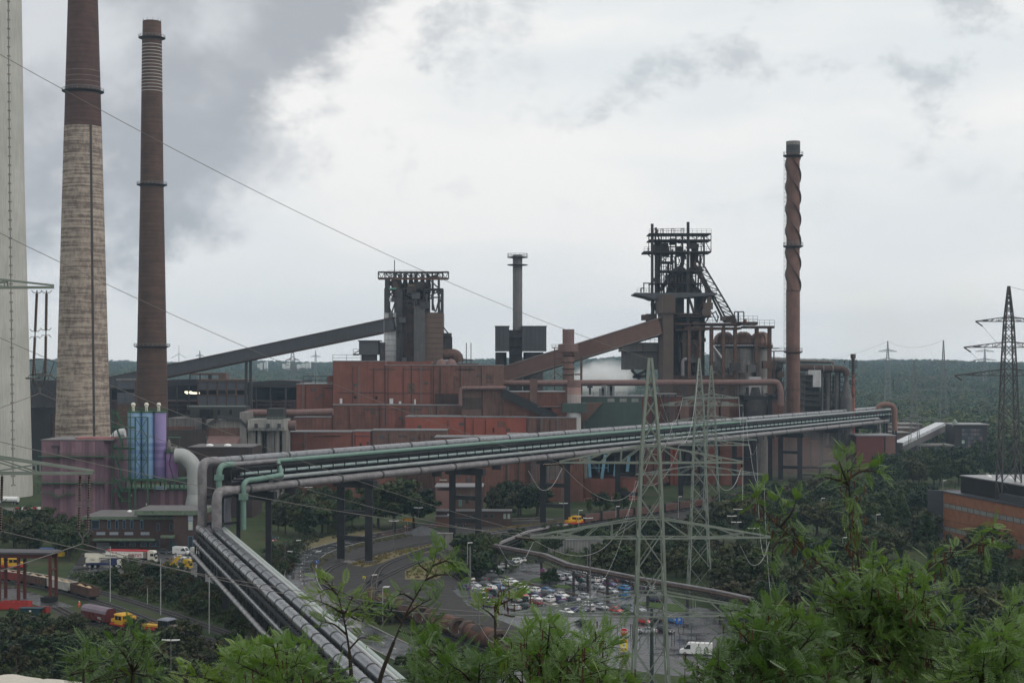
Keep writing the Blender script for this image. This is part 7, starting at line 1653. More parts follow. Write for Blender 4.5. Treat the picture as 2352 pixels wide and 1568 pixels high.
MB().add([(x,y,z) for x in (-5.4,5.4) for y,z in prf],[tuple(range(8)),tuple(range(15,7,-1))]+[(i,8+i,8+(i+1) % 8,(i+1) % 8) for i in range(8)]).build('body',bord,T)
MB().add([(x,y*1.02,z+.04) for x in (-5.35,5.35) for y,z in prf[2:]],[tuple(range(6)),tuple(range(11,5,-1))]+[(i,6+i,6+i+1,i+1) for i in range(5)]).build('roof',M('lilac_wet_roof',(.16,.12,.15),.4,var=.3),T)
for k in range(7):x=-5+k*1.66;MB().box(x-.06,x+.06,-1.56,1.56,1.2,3.0).build('rib',bord,T)
textmesh('VTG',.8,white_p,T,(2.8,-1.58,1.9));bogies(T,(-3.4,3.4))
for s in (-1,1):
    for y in (-.8,.8):MB().tube([(s*5.4,y,1.1),(s*5.9,y,1.1)],.18,8).build('buffer',trim_m,T)
lred=M('loco_red',(.40,.03,.025),.45,var=.08);ly=M('loco_yellow',(.60,.33,.02),.45,var=.08)
def loco(label,p,rz,flat=False,group=None):
    T=rig('shunting_locomotive',label,'locomotive',(p.x,p.y,RZ-.3),rz)
    MB().box(-5,5,-1.45,1.45,.9,1.25).build('frame',lred,T)
    MB().box(-4.6,.2,-1.0,1.0,1.25,2.5 if not flat else 2.0).build('bonnet',ly,T);MB().box(3,4.8,-1.1,1.1,1.25,2.3).build('bonnet',ly if not flat else M('grey_brown_deck',(.2,.15,.13),.7),T)
    MB().box(-4.62,4.82,-1.11,1.11,1.28,1.62).build('red_stripe',lred,T)
    cb=MB().box(.2,3,-1.4,1.4,1.25,3.4).build('cab',ly if not flat else trim_m,T)
    MB().hexa([(0,-1.6,3.4),(3.2,-1.6,3.4),(3.2,1.6,3.4),(0,1.6,3.4)],[(.4,-1.3,3.75),(2.8,-1.3,3.75),(2.8,1.3,3.75),(.4,1.3,3.75)]).build('cab_roof',ly if not flat else M('grey_cab_roof',(.2,.21,.25),.4),cb)
    for s in (-1,1):
        MB().box(.45,1.5,s*1.41-.02,s*1.41+.02,2.3,3.2).build('window',car_glass,cb);MB().box(1.7,2.75,s*1.41-.02,s*1.41+.02,2.3,3.2).build('window',car_glass,cb)
        railing(MB(),[(-4.8,s*1.4,1.25),(.1,s*1.4,1.25)],1.0,1.2,.05).build('handrail',ly,T)
    for x,d in ((.2,-1),(3.0,1)):MB().box(x+d*.02-.02,x+d*.02+.02,-1.1,1.1,2.35,3.2).build('window',car_glass,cb)
    if not flat:MB().box(-2.8,-1.7,-.5,.5,2.5,3.5).build('exhaust_box',ly,T)
    for s in (-1,1):
        for y in (-.8,.8):MB().tube([(s*5,y,1.05),(s*5.5,y,1.05)],.2,8).build('buffer',trim_m,T)
    bogies(T,(-3,3));return T
c,a=at_px(tracks[4],292);loco('yellow shunting locomotive with red stripe behind the hopper wagon',c,a+math.pi)
c,a=at_px(tracks[4],370);loco('yellow and red locomotive with a low dark grey cab',c,a,True)
loco('yellow locomotive parked under the red portal roof',G(20,1308),R(4))
# torpedo ladle wagons on the near track
tor=M('torpedo_rust',(.115,.058,.042),.8,var=.4,scale=.5,streak=.2);tor_dk=M('torpedo_soot',(.05,.04,.038),.85,var=.3,scale=.5);tor_fr=M('torpedo_frame',(.085,.06,.05),.8,var=.3,scale=.5)
def torpedo(label,p,rz):
    T=rig('torpedo_wagon',label,'wagon',(p.x,p.y,RZ-.3),rz)
    def lx(name,prof_,mat,n=24):m=MB();m.lathe(prof_,0,0,n);m.v=[(z,y,x+2.9) for x,y,z in m.v];return m.build(name,mat,T,True)
    lx('ladle',[(1.5,-6.6),(1.75,-6.0),(2.1,-2.6),(2.2,-2.4),(2.2,2.4),(2.1,2.6),(1.75,6.0),(1.5,6.6)],tor)
    m=MB();m.lathe([(2.24,-2.2),(2.24,2.2)],0,0,24,R(-60),R(60));m.v=[(z,y,x+2.9) for x,y,z in m.v];m.build('sooty_mantle',tor_dk,T,True)
    MB().lathe([(.9,5.0),(1.0,5.25),(.7,5.3)],0,0,16).build('pouring_mouth',tor_dk,T)
    for s in (-1,1):
        r=2.35;oc=[(r*math.cos(R(22.5+45*k)),r*math.sin(R(22.5+45*k))) for k in range(8)];ic=[(1.6*math.cos(R(22.5+45*k)),1.6*math.sin(R(22.5+45*k))) for k in range(8)]
        m=MB();x0,x1=s*6.3,s*7.7
        for k in range(8):
            k2=(k+1) % 8;vs_=[(x,q[0],q[1]+2.9) for x in (x0,x1) for q in (oc[k],oc[k2],ic[k2],ic[k])];m.add(vs_,[(0,1,2,3),(7,6,5,4),(0,4,5,1),(2,6,7,3),(1,5,6,2),(0,3,7,4)])
        f=m.build('end_frame',tor_fr,T);MB().box(min(s*6.2,s*9.4),max(s*6.2,s*9.4),-1.4,1.4,1.05,1.5).build('end_deck',tor_fr,T)
        MB().beam((s*7.6,0,1.5),(s*7.6,0,4.4),.25).build('gear_post',trim_m,T);railing(MB(),[(s*9.3,-1.3,1.5),(s*9.3,1.3,1.5)],1.1,.9,.06).build('handrail',tor_fr,T)
        textmesh('6' if s > 0 else '2',.8,white_p,T,(s*7.0,-2.37,2.8));bogies(T,(s*5.2,s*8.2))
    return T
c0,_=at_px(tracks[0],862,.5,.9);acc=0;pt0=tracks[0]
i0=min(range(len(pt0)),key=lambda i:(pt0[i]-c0).length);s_=[0]
for a,b in zip(pt0[i0:-1],pt0[i0+1:]):s_.append(s_[-1]+(b-a).length)
def along(d):
    for k in range(len(s_)-1):
        if s_[k] <= d <= s_[k+1]:a,b=pt0[i0+k],pt0[i0+k+1];return a.lerp(b,(d-s_[k])/(s_[k+1]-s_[k])),math.atan2(b.y-a.y,b.x-a.x)
for k,lab in enumerate(('rusty torpedo ladle wagon nearest the railway junction','rusty torpedo ladle wagon, second from the railway junction','rusty torpedo ladle wagon, third from the railway junction','rusty torpedo ladle wagon nearest the car park entrance')):
    c,a=along(6+k*19.6);torpedo(lab,c,a)
# distant ore train in front of the red halls
hop=M('ore_hopper_brown',(.15,.08,.065),.7,var=.2,scale=.5,streak=.25)
otr=track('railway_track',GV((1180,1226),(1290,1211),(1400,1196),(1500,1182),(1620,1164),(1760,1142),(1860,1128)),.04)
osl=[0]
for a,b in zip(otr[:-1],otr[1:]):osl.append(osl[-1]+(b-a).length)
def onp(px):c,a=at_px(otr,px);return c,a
def ore_wagon(label,p,rz):
    T=rig('ore_wagon',label,'wagon',(p.x,p.y,RZ-.3),rz);T['group']='ore wagons in the train before the red halls'
    MB().hexa([(-4.9,-1.2,1.1),(4.9,-1.2,1.1),(4.9,1.2,1.1),(-4.9,1.2,1.1)],[(-5.2,-1.5,3.9),(5.2,-1.5,3.9),(5.2,1.5,3.9),(-5.2,1.5,3.9)]).build('body',hop,T)
    for x in (-5.1,5.1):MB().box(x-.12,x+.12,-1.55,1.55,1.0,4.3).build('end_rib',tor_dk,T)
    MB().box(-5.2,5.2,-1.56,1.56,2.4,2.55).build('side_rail',hop,T);MB().box(-5.0,5.0,-1.2,1.2,3.7,3.95).build('ore_load',tor_dk,T);bogies(T,(-3.3,3.3));return T
c,a=onp(1318);loco('yellow and red locomotive at the head of the ore train',c,a)
d0=min(range(len(otr)),key=lambda i:(otr[i]-c).length)
acc,cur=osl[d0],osl[d0]
def on_ore(d):
    for k in range(len(osl)-1):
        if osl[k] <= d <= osl[k+1]:a_,b_=otr[k],otr[k+1];return a_.lerp(b_,(d-osl[k])/(osl[k+1]-osl[k])),math.atan2(b_.y-a_.y,b_.x-a_.x)
sg=1 if otr[-1].y > otr[0].y else -1
for k in range(16):
    r_=on_ore(cur+sg*(12.2+k*11.8))
    if r_:ore_wagon('brown ore hopper wagon in the train before the red halls',r_[0],r_[1])
# red loading portal, skips
T=rig('red_portal','red steel loading portal with a dark roof above the wagons','portal',G(40,1378),R(-6));pr_m=M('portal_red',(.095,.024,.022),.6,var=.15)
for x in (-5.0,.3,9.0):
    for y in (0,4):MB().box(x-.35,x+.35,y-.35,y+.35,0,12.2).build('post',pr_m,T)
for y in (0,4):MB().box(-8,9.4,y-.3,y+.3,11.2,12.3).build('beam',pr_m,T)
MB().hexa([(-8.5,-1,12.3),(10,-1,12.3),(10,5,12.3),(-8.5,5,12.3)],[(-8.5,-1,12.8),(10,-1,12.8),(10,5,13.),(-8.5,5,13.)]).build('roof',M('portal_roof',(.07,.065,.07),.5),T)
for x in (-5,9):MB().beam((x,0,8),(x,4,8),.4).build('tie_beam',pr_m,T)
def skip(label,p,rz,col,L_=6.5,w=1.25,h=1.5):
    T=rig('waste_skip',label,'skip',p,rz);t=.1;hl=L_/2
    MB().box(-hl,hl,-w,w,.15,.3).build('floor',col,T)
    for s in (-1,1):MB().box(-hl,hl,s*w-t/2,s*w+t/2,.3,h).build('side_wall',col,T);MB().box(s*hl-t/2,s*hl+t/2,-w,w,.3,h).build('end_wall',col,T);MB().box(-hl-.1,hl+.1,s*w-.12,s*w+.12,h,h+.12).build('rim',col,T)
    for k in range(6):x=-hl+.4+(L_-.8)*k/5;MB().box(x-.07,x+.07,-w-.1,w+.1,.3,h).build('rib',col,T)
    MB().box(-hl+.2,hl-.2,-w+.1,w-.1,.3,h*.7).build('scrap_load',trim_m,T);return T
skred=M('skip_red',(.36,.035,.03),.5,var=.1,scale=1.)
skip('long bright red skip on the gravel beside the loading yard',G(36,1399),R(-4),skred,7.6,1.3,2.0);skip('second red skip half hidden behind the teal tub',G(88,1408),R(-8),M('skip_dull_red',(.24,.035,.03),.6),5.2)
skip('small black skip with wet rim beside the wagon track',G(113,1381),R(-10),steel_bl,3.6,1.3,1.2)
T=rig('skip_tub','dark teal skip tub with sloping ends','skip',G(73,1414),R(-4));sk=M('skip_teal',(.02,.05,.065),.5);MB().hexa([(-1.6,-.9,.1),(1.6,-.9,.1),(1.6,.9,.1),(-1.6,.9,.1)],[(-2.9,-1.1,2.0),(2.9,-1.1,2.0),(2.9,1.1,2.0),(-2.9,1.1,2.0)]).build('tub',sk,T);MB().box(-3,3,-1.2,1.2,2.0,2.12).build('rim',sk,T);MB().box(-.25,.25,-1.14,-1.05,1.2,1.6).build('mark',white_p,T)
# ================================================================ worker in orange
def person(label,p,rz):
    bm=bmesh.new();sk=bm.verts.layers.skin.verify()
    J={'pel':(0,0,.95,.15),'chest':(.02,0,1.32,.17),'neck':(.03,0,1.5,.07),'head':(.06,0,1.66,.105),'crown':(.06,0,1.74,.09),
         'lk':(.10,.11,.52,.085),'la':(-.02,.12,.09,.06),'lt':(.17,.13,.04,.05),'rk':(.02,-.11,.52,.085),'ra':(-.12,-.12,.09,.06),'rt':(.06,-.13,.04,.05),
         'lh':(0,.1,.88,.12),'rh':(0,-.1,.88,.12),'ls':(.02,.2,1.40,.085),'le':(.0,.27,1.12,.06),'lw':(.16,.25,.92,.045),'lf':(.22,.24,.84,.04),'rs':(.02,-.2,1.40,.085),'re':(-.04,-.27,1.12,.06),'rw':(.10,-.26,.90,.045),'rf':(.15,-.25,.82,.04)}
    V={}
    for k,(x,y,z,r) in J.items():v=bm.verts.new((x,y,z));v[sk].radius=(r,r);V[k]=v
    V['pel'][sk].use_root=True
    for a,b in (('pel','chest'),('chest','neck'),('neck','head'),('head','crown'),('pel','lh'),('lh','lk'),('lk','la'),('la','lt'),('pel','rh'),('rh','rk'),('rk','ra'),('ra','rt'),('chest','ls'),('ls','le'),('le','lw'),('lw','lf'),('chest','rs'),('rs','re'),('re','rw'),('rw','rf')):bm.edges.new((V[a],V[b]))
    me=bpy.data.meshes.new('body');bm.to_mesh(me);bm.free();ob=bpy.data.objects.new('tmp',me)
    ob.modifiers.new('s','SKIN');mo=ob.modifiers.new('u','SUBSURF');mo.levels=2;mo.render_levels=2
    m2=evalmesh(ob)
    m2.materials.clear()
    for mt in (M('hi_vis_orange',(.75,.10,.015),.7,var=.05),M('skin',(.45,.27,.2),.6,var=.05),trim_m):m2.materials.append(mt)
    for f in m2.polygons:z=f.center.z;f.material_index=1 if z > 1.5 or (z < .96 and abs(f.center.y) > .215 and f.center.x > .08 and z > .7) else (2 if z < .1 else 0);f.use_smooth=True
    T=thing('person',label,'person',p,None,rz);T['_o']=[0,0,0]
    o=bpy.data.objects.new('body',m2);COL.objects.link(o);o.parent=T
    MB().lathe([(.15,1.68),(.16,1.72),(.14,1.80),(.08,1.85),(.01,1.865)],.05,0,14).build('helmet',white_p,T,True);MB().box(-.14,.16,-.165,.165,1.1,1.16).build('reflective_band',lampw,T);return T
person('person in orange work clothes and white helmet walking beside the brown wagon',G(182,1396),R(-60))
# ================================================================ lamps
lamp_head=M('lamp_head_white',(.62,.62,.60),.35,var=.05);pole_m=M('lamp_pole',(.13,.13,.13),.55,var=.15);pole_lt=M('pale_lamp_pole',(.36,.37,.36),.5,var=.1)
def lamp_proto(kind,h=10.):
    T=proto('street_lamp','','street lamp',None)
    MB().tube([(0,0,0),(0,0,h)],[.11,.07],8).build('pole',pole_m if kind != 'single' else pole_lt,T);MB().tube([(0,0,0),(0,0,.9)],.16,8).build('pole_base',pole_m,T)
    def head(x0,x1,z):
        s=1 if x1 > x0 else -1;MB().hexa([(x0,-.22,z-.04),(x1,-.2,z+.1),(x1,.2,z+.1),(x0,.22,z-.04)] if s > 0 else [(x1,-.2,z+.1),(x0,-.22,z-.04),(x0,.22,z-.04),(x1,.2,z+.1)],[(x0,-.2,z+.22),(x1,-.12,z+.28),(x1,.12,z+.28),(x0,.2,z+.22)] if s > 0 else [(x1,-.12,z+.28),(x0,-.2,z+.22),(x0,.2,z+.22),(x1,.12,z+.28)]).build('lamp_head',lamp_head,T)
    if kind == 'double':head(.12,1.7,h);head(-.12,-1.7,h)
    elif kind == 'single':head(.05,1.5,h)
    elif kind == 'arc':
        for s in (-1,1):
            MB().tube(smoothpath([(0,0,h-2.5),(s*.8,0,h-.8),(s*2.4,0,h),(s*3.6,0,h+.15)],5),.06,6).build('arm',pole_m,T);head(s*3.4,s*4.8,h)
    elif kind == 'arc1':
        MB().tube(smoothpath([(0,0,h-2.5),(.6,0,h-.8),(1.8,0,h),(2.6,0,h+.1)],5),.06,6).build('arm',pole_m,T);head(2.5,3.9,h)
    return T
LP={k:lamp_proto(k) for k in ('double','single','arc','arc1')};LU={k:0 for k in LP}
def lamp(z,x,y,kind,label,h=10.,group='street lamps',rz=0.):
    px,py=Q(z,x,y);D=F*(H0-h)/(py-CY);p=Vector(((px-CX)/F*D,D,0));s=(1,1,h/10.)
    if not LU[kind]:LU[kind]=1;o=place(LP[kind],p,rz,label,s);o['group']=group
    else:o=dup(LP[kind],p,rz,label,group,s)
    return o
for z,x,y,k,lab in (('Z4',500,960,'double','twin headed lamp among the trees left of the second bridge leg'),('Z4',265,1010,'single','slim single lamp in the trees behind the mint pipes'),('Z4',1652,897,'double','twin headed lamp before the pink gatehouse wall'),('Z4',1940,1070,'double','twin headed lamp beside the third bridge leg'),('Z4',2195,945,'single','single lamp before the tree right of the gatehouse'),
    ('Z4',1440,1135,'double','twin headed lamp standing beside the yellow direction sign'),('Z4',1230,1248,'double','twin headed lamp between the railway tracks'),('Z4',1860,1435,'single','single lamp on a dark pole in the bushes by the tracks'),('Z8',757,28,'double','tall twin lamp behind the low pipe rack corner'),('Z8',967,155,'double','twin lamp in front of the yellow ore train locomotive'),
    ('Z8',887,88,'single','single lamp beside the ore train locomotive'),('Z8',1205,55,'single','single lamp before the first brown ore wagons'),('Z7',1525,1147,'single','single lamp before the ore train near the third pylon'),('Z7',2035,1255,'double','twin lamp in the bushes right of the second pylon, tallest of three'),('Z7',1983,1313,'double','twin lamp in the bushes beside the second pylon'),
    ('Z7',2022,1365,'double','lower twin lamp in the bushes behind the second pylon'),('Z7',2140,1212,'double','twin lamp behind the tip of the foreground branch'),('Z7',2165,1418,'double','twin lamp in the bushes under the foreground branch'),('R3',480,325,'single','single lamp at the forest edge below the dusty halls'),('R3',1590,160,'single','single lamp behind the brick building roof'),('R3',1300,205,'single','single lamp on the road behind the brick building corner'),
    ('R3',850,435,'single','single lamp right of the tall foreground twig'),('R3',625,590,'single','single lamp seen left of the foreground trunk'),('Z2',1372,1226,'double','twin lamp at the bottom among dark bushes, near the foreground twigs')):
    lamp(z,x,y,k,lab)
lamp('Z5',300,345,'arc','double armed curved lamp beside the road bend, further one',9.);lamp('Z5',465,440,'arc','double armed curved lamp on the road bend before the pipes',9.);lamp('Z5',960,640,'arc1','curved lamp beside the first torpedo wagon',8.);lamp('Z5',1900,835,'arc1','curved lamp in front of the last torpedo wagons',8.);lamp('Z5',1135,745,'single','pale single lamp before the second torpedo wagon',9.)
lamp('Z5',1060,740,'arc1','curved lamp left of the second torpedo wagon',8.)
def mast(label,z,x,y0,y1,r=.14,mat=None):
    b=GZ(z,x,y1);t=PZ(z,x,y0,b.y);return tag(MB().tube([b,(b.x,b.y,t.z)],[r,r*.7],8).build('lamp_mast',mat or pole_lt),label,'mast')
mast('pale mast between the crane lorry and the wagon track','Z2',885,470,915);mast('tall pale mast beside the yellow locomotives','Z2',1290,570,1020);mast('pale mast in the bushes left of the sloping pipes','Z2',1680,715,1170);mast('short pale mast on the bank above the track','Z2',1184,800,935,.1)
mast('thick dark green mast beside the stop sign','Z8',1512,920,1600,.42,M('mast_green',(.03,.045,.04),.5));mast('thin dark mast among the parked cars','Z8',985,350,955,.2,pole_m);mast('dark mast rising from the rear row of parked cars','Z8',962,420,700,.18,pole_m);mast('dark mast before the black cars at the car park edge','ZQ',142,-300,560,.3,pole_m);mast('dark mast in front of the last torpedo wagon','ZU',2180,690,1440,.28,pole_m)
# ================================================================ signs
def post_sign(name,label,z,x,ytop,ybase,build,post=.06):
    b=GZ(z,x,ybase);t=PZ(z,x,ytop,b.y);T=thing(name,label,'sign',b);MB().tube([b,t],post,8).build('post',pole_lt,T);build(T,b,t.z);return T
srd=M('sign_red',(.50,.02,.03),.4,var=.02);sye=M('sign_yellow',(.78,.62,.02),.4,var=.02);sbl=M('sign_blue2',(.02,.12,.45),.4,var=.02);sor=M('sign_orange',(.7,.32,.02),.5,var=.04)
def stop_b(T,b,zt):
    c=zt-.75;k=.92;MB().prism([(b.x+k*math.cos(R(22.5+45*i)),c+k*math.sin(R(22.5+45*i))) for i in range(8)],b.y-.14,b.y-.09).build('border',white_p,T);k=.85
    MB().prism([(b.x+k*math.cos(R(22.5+45*i)),c+k*math.sin(R(22.5+45*i))) for i in range(8)],b.y-.17,b.y-.142).build('face',srd,T);textmesh('STOP',.62,white_p,T,(b.x,b.y-.18,c),extr=.008)
    z1=c-1.5;MB().box(b.x-.75,b.x+.75,b.y-.14,b.y-.09,z1-2.7,z1).build('yellow_board',sye,T)
    for s in (-1,1):
        p,q=Vector((b.x-s*.5,b.y-.17,z1-2.45)),Vector((b.x+s*.5,b.y-.17,z1-.25));MB().beam(p,q,.05,.3).build('cross_bar',white_p,T)
        for a,e in ((0,.22),(.78,1)):MB().beam(p.lerp(q,a)+Vector((0,-.03,0)),p.lerp(q,e)+Vector((0,-.03,0)),.05,.31).build('cross_tip',srd,T)
    MB().box(b.x+.2,b.x+1.1,b.y-.1,b.y+.2,c-1.3,c-1.1).build('signal_lamp',trim_m,T)
post_sign('stop_sign','red stop sign above a yellow board with a white and red cross','Z8',1274,1094,1300,stop_b)
def parking_b(T,b,zt):MB().box(b.x-.75,b.x+.75,b.y-.1,b.y-.05,zt-1.6,zt).build('face',sbl,T);textmesh('P',1.3,white_p,T,(b.x,b.y-.12,zt-.8),extr=.008)
post_sign('parking_sign','blue parking sign at the car park exit','Z8',1745,998,1130,parking_b)
def nostop_fix(T,b,zt):
    c=zt-.6
    for r,y0,y1,mt,nm in ((.62,-.14,-.10,M('no_stop_red',(.5,.03,.08),.4),'border'),(.48,-.17,-.142,sbl,'face')):MB().prism([(b.x+r*math.cos(2*math.pi*i/20),c+r*math.sin(2*math.pi*i/20)) for i in range(20)],b.y+y0,b.y+y1).build(nm,mt,T)
    for s in (-1,1):MB().beam((b.x-.34,b.y-.19,c-s*.34),(b.x+.34,b.y-.19,c+s*.34),.03,.12).build('bar',srd,T)
post_sign('no_stopping_sign','round red and blue no stopping sign on the pipe rack post','Z8',577,583,700,nostop_fix);post_sign('no_stopping_sign','round red and blue no stopping sign above a silver hatchback','Z8',1128,690,805,nostop_fix)
def dir_b2(T,b,zt):MB().box(b.x-1.9,b.x+1.9,b.y-.1,b.y-.04,zt-1.2,zt).build('face',sor,T);MB().box(b.x-1.6,b.x-1.2,b.y-.13,b.y-.102,zt-.9,zt-.3).build('arrow_mark',trim_m,T)
post_sign('direction_sign','orange direction sign at the road curve','Z5',1347,154,245,dir_b2)
def tri_b(T,b,zt):
    for k,y,mt,nm in ((1.0,-.1,srd,'border'),(.66,-.13,white_p,'face')):c=zt-1.0;MB().prism([(b.x+k*.75*math.cos(R(a)),c+k*.75*math.sin(R(a))) for a in (210,330,90)],b.y+y-.02,b.y+y).build(nm,mt,T)
post_sign('warning_sign','red edged triangular warning sign below the orange direction sign','Z5',1328,198,248,tri_b)
def round_b(T,b,zt):
    c=zt-.6;MB().prism([(b.x+.6*math.cos(2*math.pi*i/20),c+.6*math.sin(2*math.pi*i/20)) for i in range(20)],b.y-.1,b.y-.05).build('face',sbl,T);MB().beam((b.x-.2,b.y-.12,c+.3),(b.x+.15,b.y-.12,c-.3),.03,.14).build('arrow',white_p,T)
post_sign('blue_arrow_sign','round blue arrow sign at the inside of the road bend','Z5',571,507,600,round_b)
def tram_b(T,b,zt):MB().box(b.x-.45,b.x+.45,b.y-.1,b.y-.05,zt-.7,zt).build('face',sye,T);MB().beam((b.x-.4,b.y-.12,zt-.6),(b.x+.4,b.y-.12,zt-.1),.02,.15).build('stripe',trim_m,T)
post_sign('hazard_marker','small yellow and black hazard marker by the bridge leg','Z5',1030,460,520,tram_b);post_sign('hazard_marker','small yellow and black hazard marker behind the first torpedo wagon','Z5',978,648,690,tram_b)
def diam_b(T,b,zt):MB().prism([(b.x+.7*math.cos(R(a)),zt-.8+.7*math.sin(R(a))) for a in (0,90,180,270)],b.y-.1,b.y-.05).build('face',sye,T)
post_sign('priority_sign','yellow diamond sign in the trees behind the mint pipes','Z4',196,1140,1215,diam_b)
# ================================================================ bollards, kerbs, rails
bol=M('bollard_dark',(.03,.03,.03),.6)
bp=tag(MB().tube([(0,0,0),(0,0,3.4)],.07,8).build('bollard',bol),'','bollard','thin posts along the car park');bl=[(1155,1100),(1217,1180),(1253,1190),(1282,1105),(1330,1180),(1345,1185),(1410,1215),(1480,1210),(1545,1225),(1612,1235),(1682,1245),(1705,1250),(1752,1260),(1822,1270),(1742,1140),(1782,1150),(1850,1210),(1895,1290)]
for i,(x,y) in enumerate(bl):
    p=GZ('Z8',x,y);o=bp if i == 0 else dup(bp,p,0.)
    o.location=p;o['label']='thin dark post in the row along the car park front'
def lowrail(label,z,a,b):
    p,q=GZ(z,*a),GZ(z,*b);T=thing('guard_rail',label,'guard rail',(p+q)/2);gr=M('wet_guard_rail',(.10,.065,.055),.5,var=.2)
    MB().beam((p.x,p.y,.75),(q.x,q.y,.75),.12,.45).build('rail',gr,T)
    for t in (.03,.35,.65,.97):c=p.lerp(q,t);MB().box(c.x-.08,c.x+.08,c.y-.08,c.y+.08,0,.8).build('post',trim_m,T)
lowrail('low brown guard rail behind the white hatchback in the rear row','ZQ',(1235,445),(1475,490));lowrail('low brown guard rail right of the white sedan','ZQ',(1930,600),(2165,660));lowrail('low brown guard rail below the small silver hatchback','ZR',(640,580),(1000,660));lowrail('low brown guard rail beside the dark blue sedan','ZR',(790,760),(1030,820))
# ================================================================ gatehouse, cabins, heaps
D=607.;pinkw=M('pink_render',(.22,.12,.105),.8,var=.12)
T=mkT('gatehouse','brown and pink flat roofed gatehouse behind the railway tracks','building',1085,D)
a=zrect('Z4',1590,1760,985,1300,D+6);b=zrect('Z4',1760,1985,960,1300,D+6)
MB().box(a[0],a[1],D+6,D+22,0,a[3]).build('pink_wall',pinkw,T);MB().box(a[1],b[1],D+6.5,D+24,0,b[3]).build('brick_wall',brown,T);MB().box(a[0]-.5,b[1]+.5,D+5.5,D+24,b[3],b[3]+.4).build('roof',roof_gr,T)
c=zrect('Z4',1785,1812,1022,1120,D+6);window(T,c[0],c[1],c[2],c[3],D+6.5,M('mint_window',(.12,.22,.2),.2),mint_dk,.2,bars=0);c=zrect('Z4',1840,1870,1045,1100,D+6);window(T,c[0],c[1],c[2],c[3],D+6.5,None,rust,.2)
c=zrect('Z4',1600,2235,1165,1300,D);MB().box(c[0],c[1],D,D+6,0,c[3]).build('front_wall',office_br,T);MB().box(c[0]-.5,c[1]+.3,D-.6,D+6.2,c[3],c[3]+.5).build('front_roof',roof_gr,T)
for zx in (2165,2200):d=zrect('Z4',zx,zx+26,1182,1228,D);window(T,d[0],d[1],d[2],d[3],D,M('pale_green_pane',(.3,.38,.34),.3),conc,.15)
for zx in (1850,1900,1950,2000,2050):d=zrect('Z4',zx,zx+36,1185,1222,D);window(T,d[0],d[1],d[2],d[3],D,None,conc_dk,.15)
d=zrect('Z4',1688,1712,1185,1208,D-.5);MB().box(d[0],d[1],D-.6,D-.02,d[2],d[3]).build('air_conditioner',white_m,T);d=zrect('Z4',1590,1705,1212,1300,D-4);MB().box(d[0],d[1],D-4,D-.02,0,d[3]).build('porch',M('porch_brick',(.16,.075,.06),.8),T);MB().box(d[0]-.4,d[1]+.4,D-4.4,D-.02,d[3],d[3]+.4).build('porch_roof',roof_gr,T)
T=thing('switch_cabinet','weathered grey concrete switch cabinet beside the tracks','cabinet',GZ('Z4',1665,1500));p=T.location;MB().box(p.x-2.6,p.x+2.6,p.y,p.y+2.5,0,5.6).build('box',conc,T);MB().box(p.x-.1,p.x+.1,p.y-.05,p.y-.01,.3,5.3).build('door_gap',trim_m,T);MB().box(p.x-2.8,p.x+2.8,p.y-.2,p.y+2.7,5.6,5.8).build('lid',conc,T)
p=GZ('Z8',860,445);T=thing('grey_container','pale grey ribbed container in the trees behind the pipe rack','container',p);MB().box(p.x-9,p.x+9,p.y,p.y+14,0,4).build('box',M('pale_container',(.30,.30,.29),.6,streak=.2),T);MB().box(p.x-9.2,p.x+9.2,p.y-.2,p.y+14.2,4,4.3).build('roof',roof_gr,T)
for k in range(18):MB().box(p.x-8.7+k*1.0,p.x-8.4+k*1.0,p.y-.08,p.y-.01,.2,3.8).build('rib',conc,T)
def heap(label,p,r,h,mat):
    m=MB();n=28;rs=np.random.default_rng(3)
    for j in range(7):
        for i in range(n):a=2*math.pi*i/n;k=1-j/6;rr=r*k*(1+.12*math.sin(3*a+1)+.05*rs.normal());m.v.append((p.x+rr*math.cos(a)*1.5,p.y+rr*math.sin(a),h*(1-k)**.9+.15*rs.normal()*(j > 0)))
    m.f=[(j*n+i,j*n+(i+1) % n,(j+1)*n+(i+1) % n,(j+1)*n+i) for j in range(6) for i in range(n)];m.f.append(tuple(6*n+i for i in range(n)))
    return tag(m.build('gravel_heap',mat,None,True),label,'heap')
heap('dark grey gravel heap beside the railway curve',GZ('Z5',1475,290),4.6,3.2,M('grey_gravel',(.10,.10,.105),.95,var=.3,scale=2.))
heap('pale rubble heap on the grass at a bridge leg',GZ('Z5',850,530),2,.8,conc)
# ================================================================ brick building on the right
brk=M('orange_brown_brick',(.22,.095,.052),.85,var=.2,scale=.4);dgp=M('dark_grey_panel',(.05,.055,.065),.5)
P0,P1=Vector((154.,560.,0)),Vector((163.5,495.,0));P2=Vector((148.7,561.,0));uu=(P1-P0).normalized();nn=Vector((uu.y,-uu.x,0));nn=nn if nn.x < 0 else -nn;HBk=16.9
T=thing('brick_building','long brick building with two ribbon windows and a black penthouse','building',P0)
def fpt(t,z,o=0.):q=P0+uu*t+nn*o;return (q.x,q.y,z)
def fslab(t0,t1,z0,z1,o0,o1,mat,name,par=None):return MB().hexa([fpt(t0,z0,o1),fpt(t1,z0,o1),fpt(t1,z0,o0),fpt(t0,z0,o0)],[fpt(t0,z1,o1),fpt(t1,z1,o1),fpt(t1,z1,o0),fpt(t0,z1,o0)]).build(name,mat,par or T)
fslab(0,95,0,HBk,-34,0,brk,'wall');fslab(0,95.2,HBk,HBk+.5,-34.2,.25,dgp,'parapet');MB().prismz([(P2.x,P2.y),(P0.x,P0.y),(P0.x+34,P0.y+5),(P2.x+34,P2.y+6)],0,HBk+.6).build('end_tower',dgp,T)
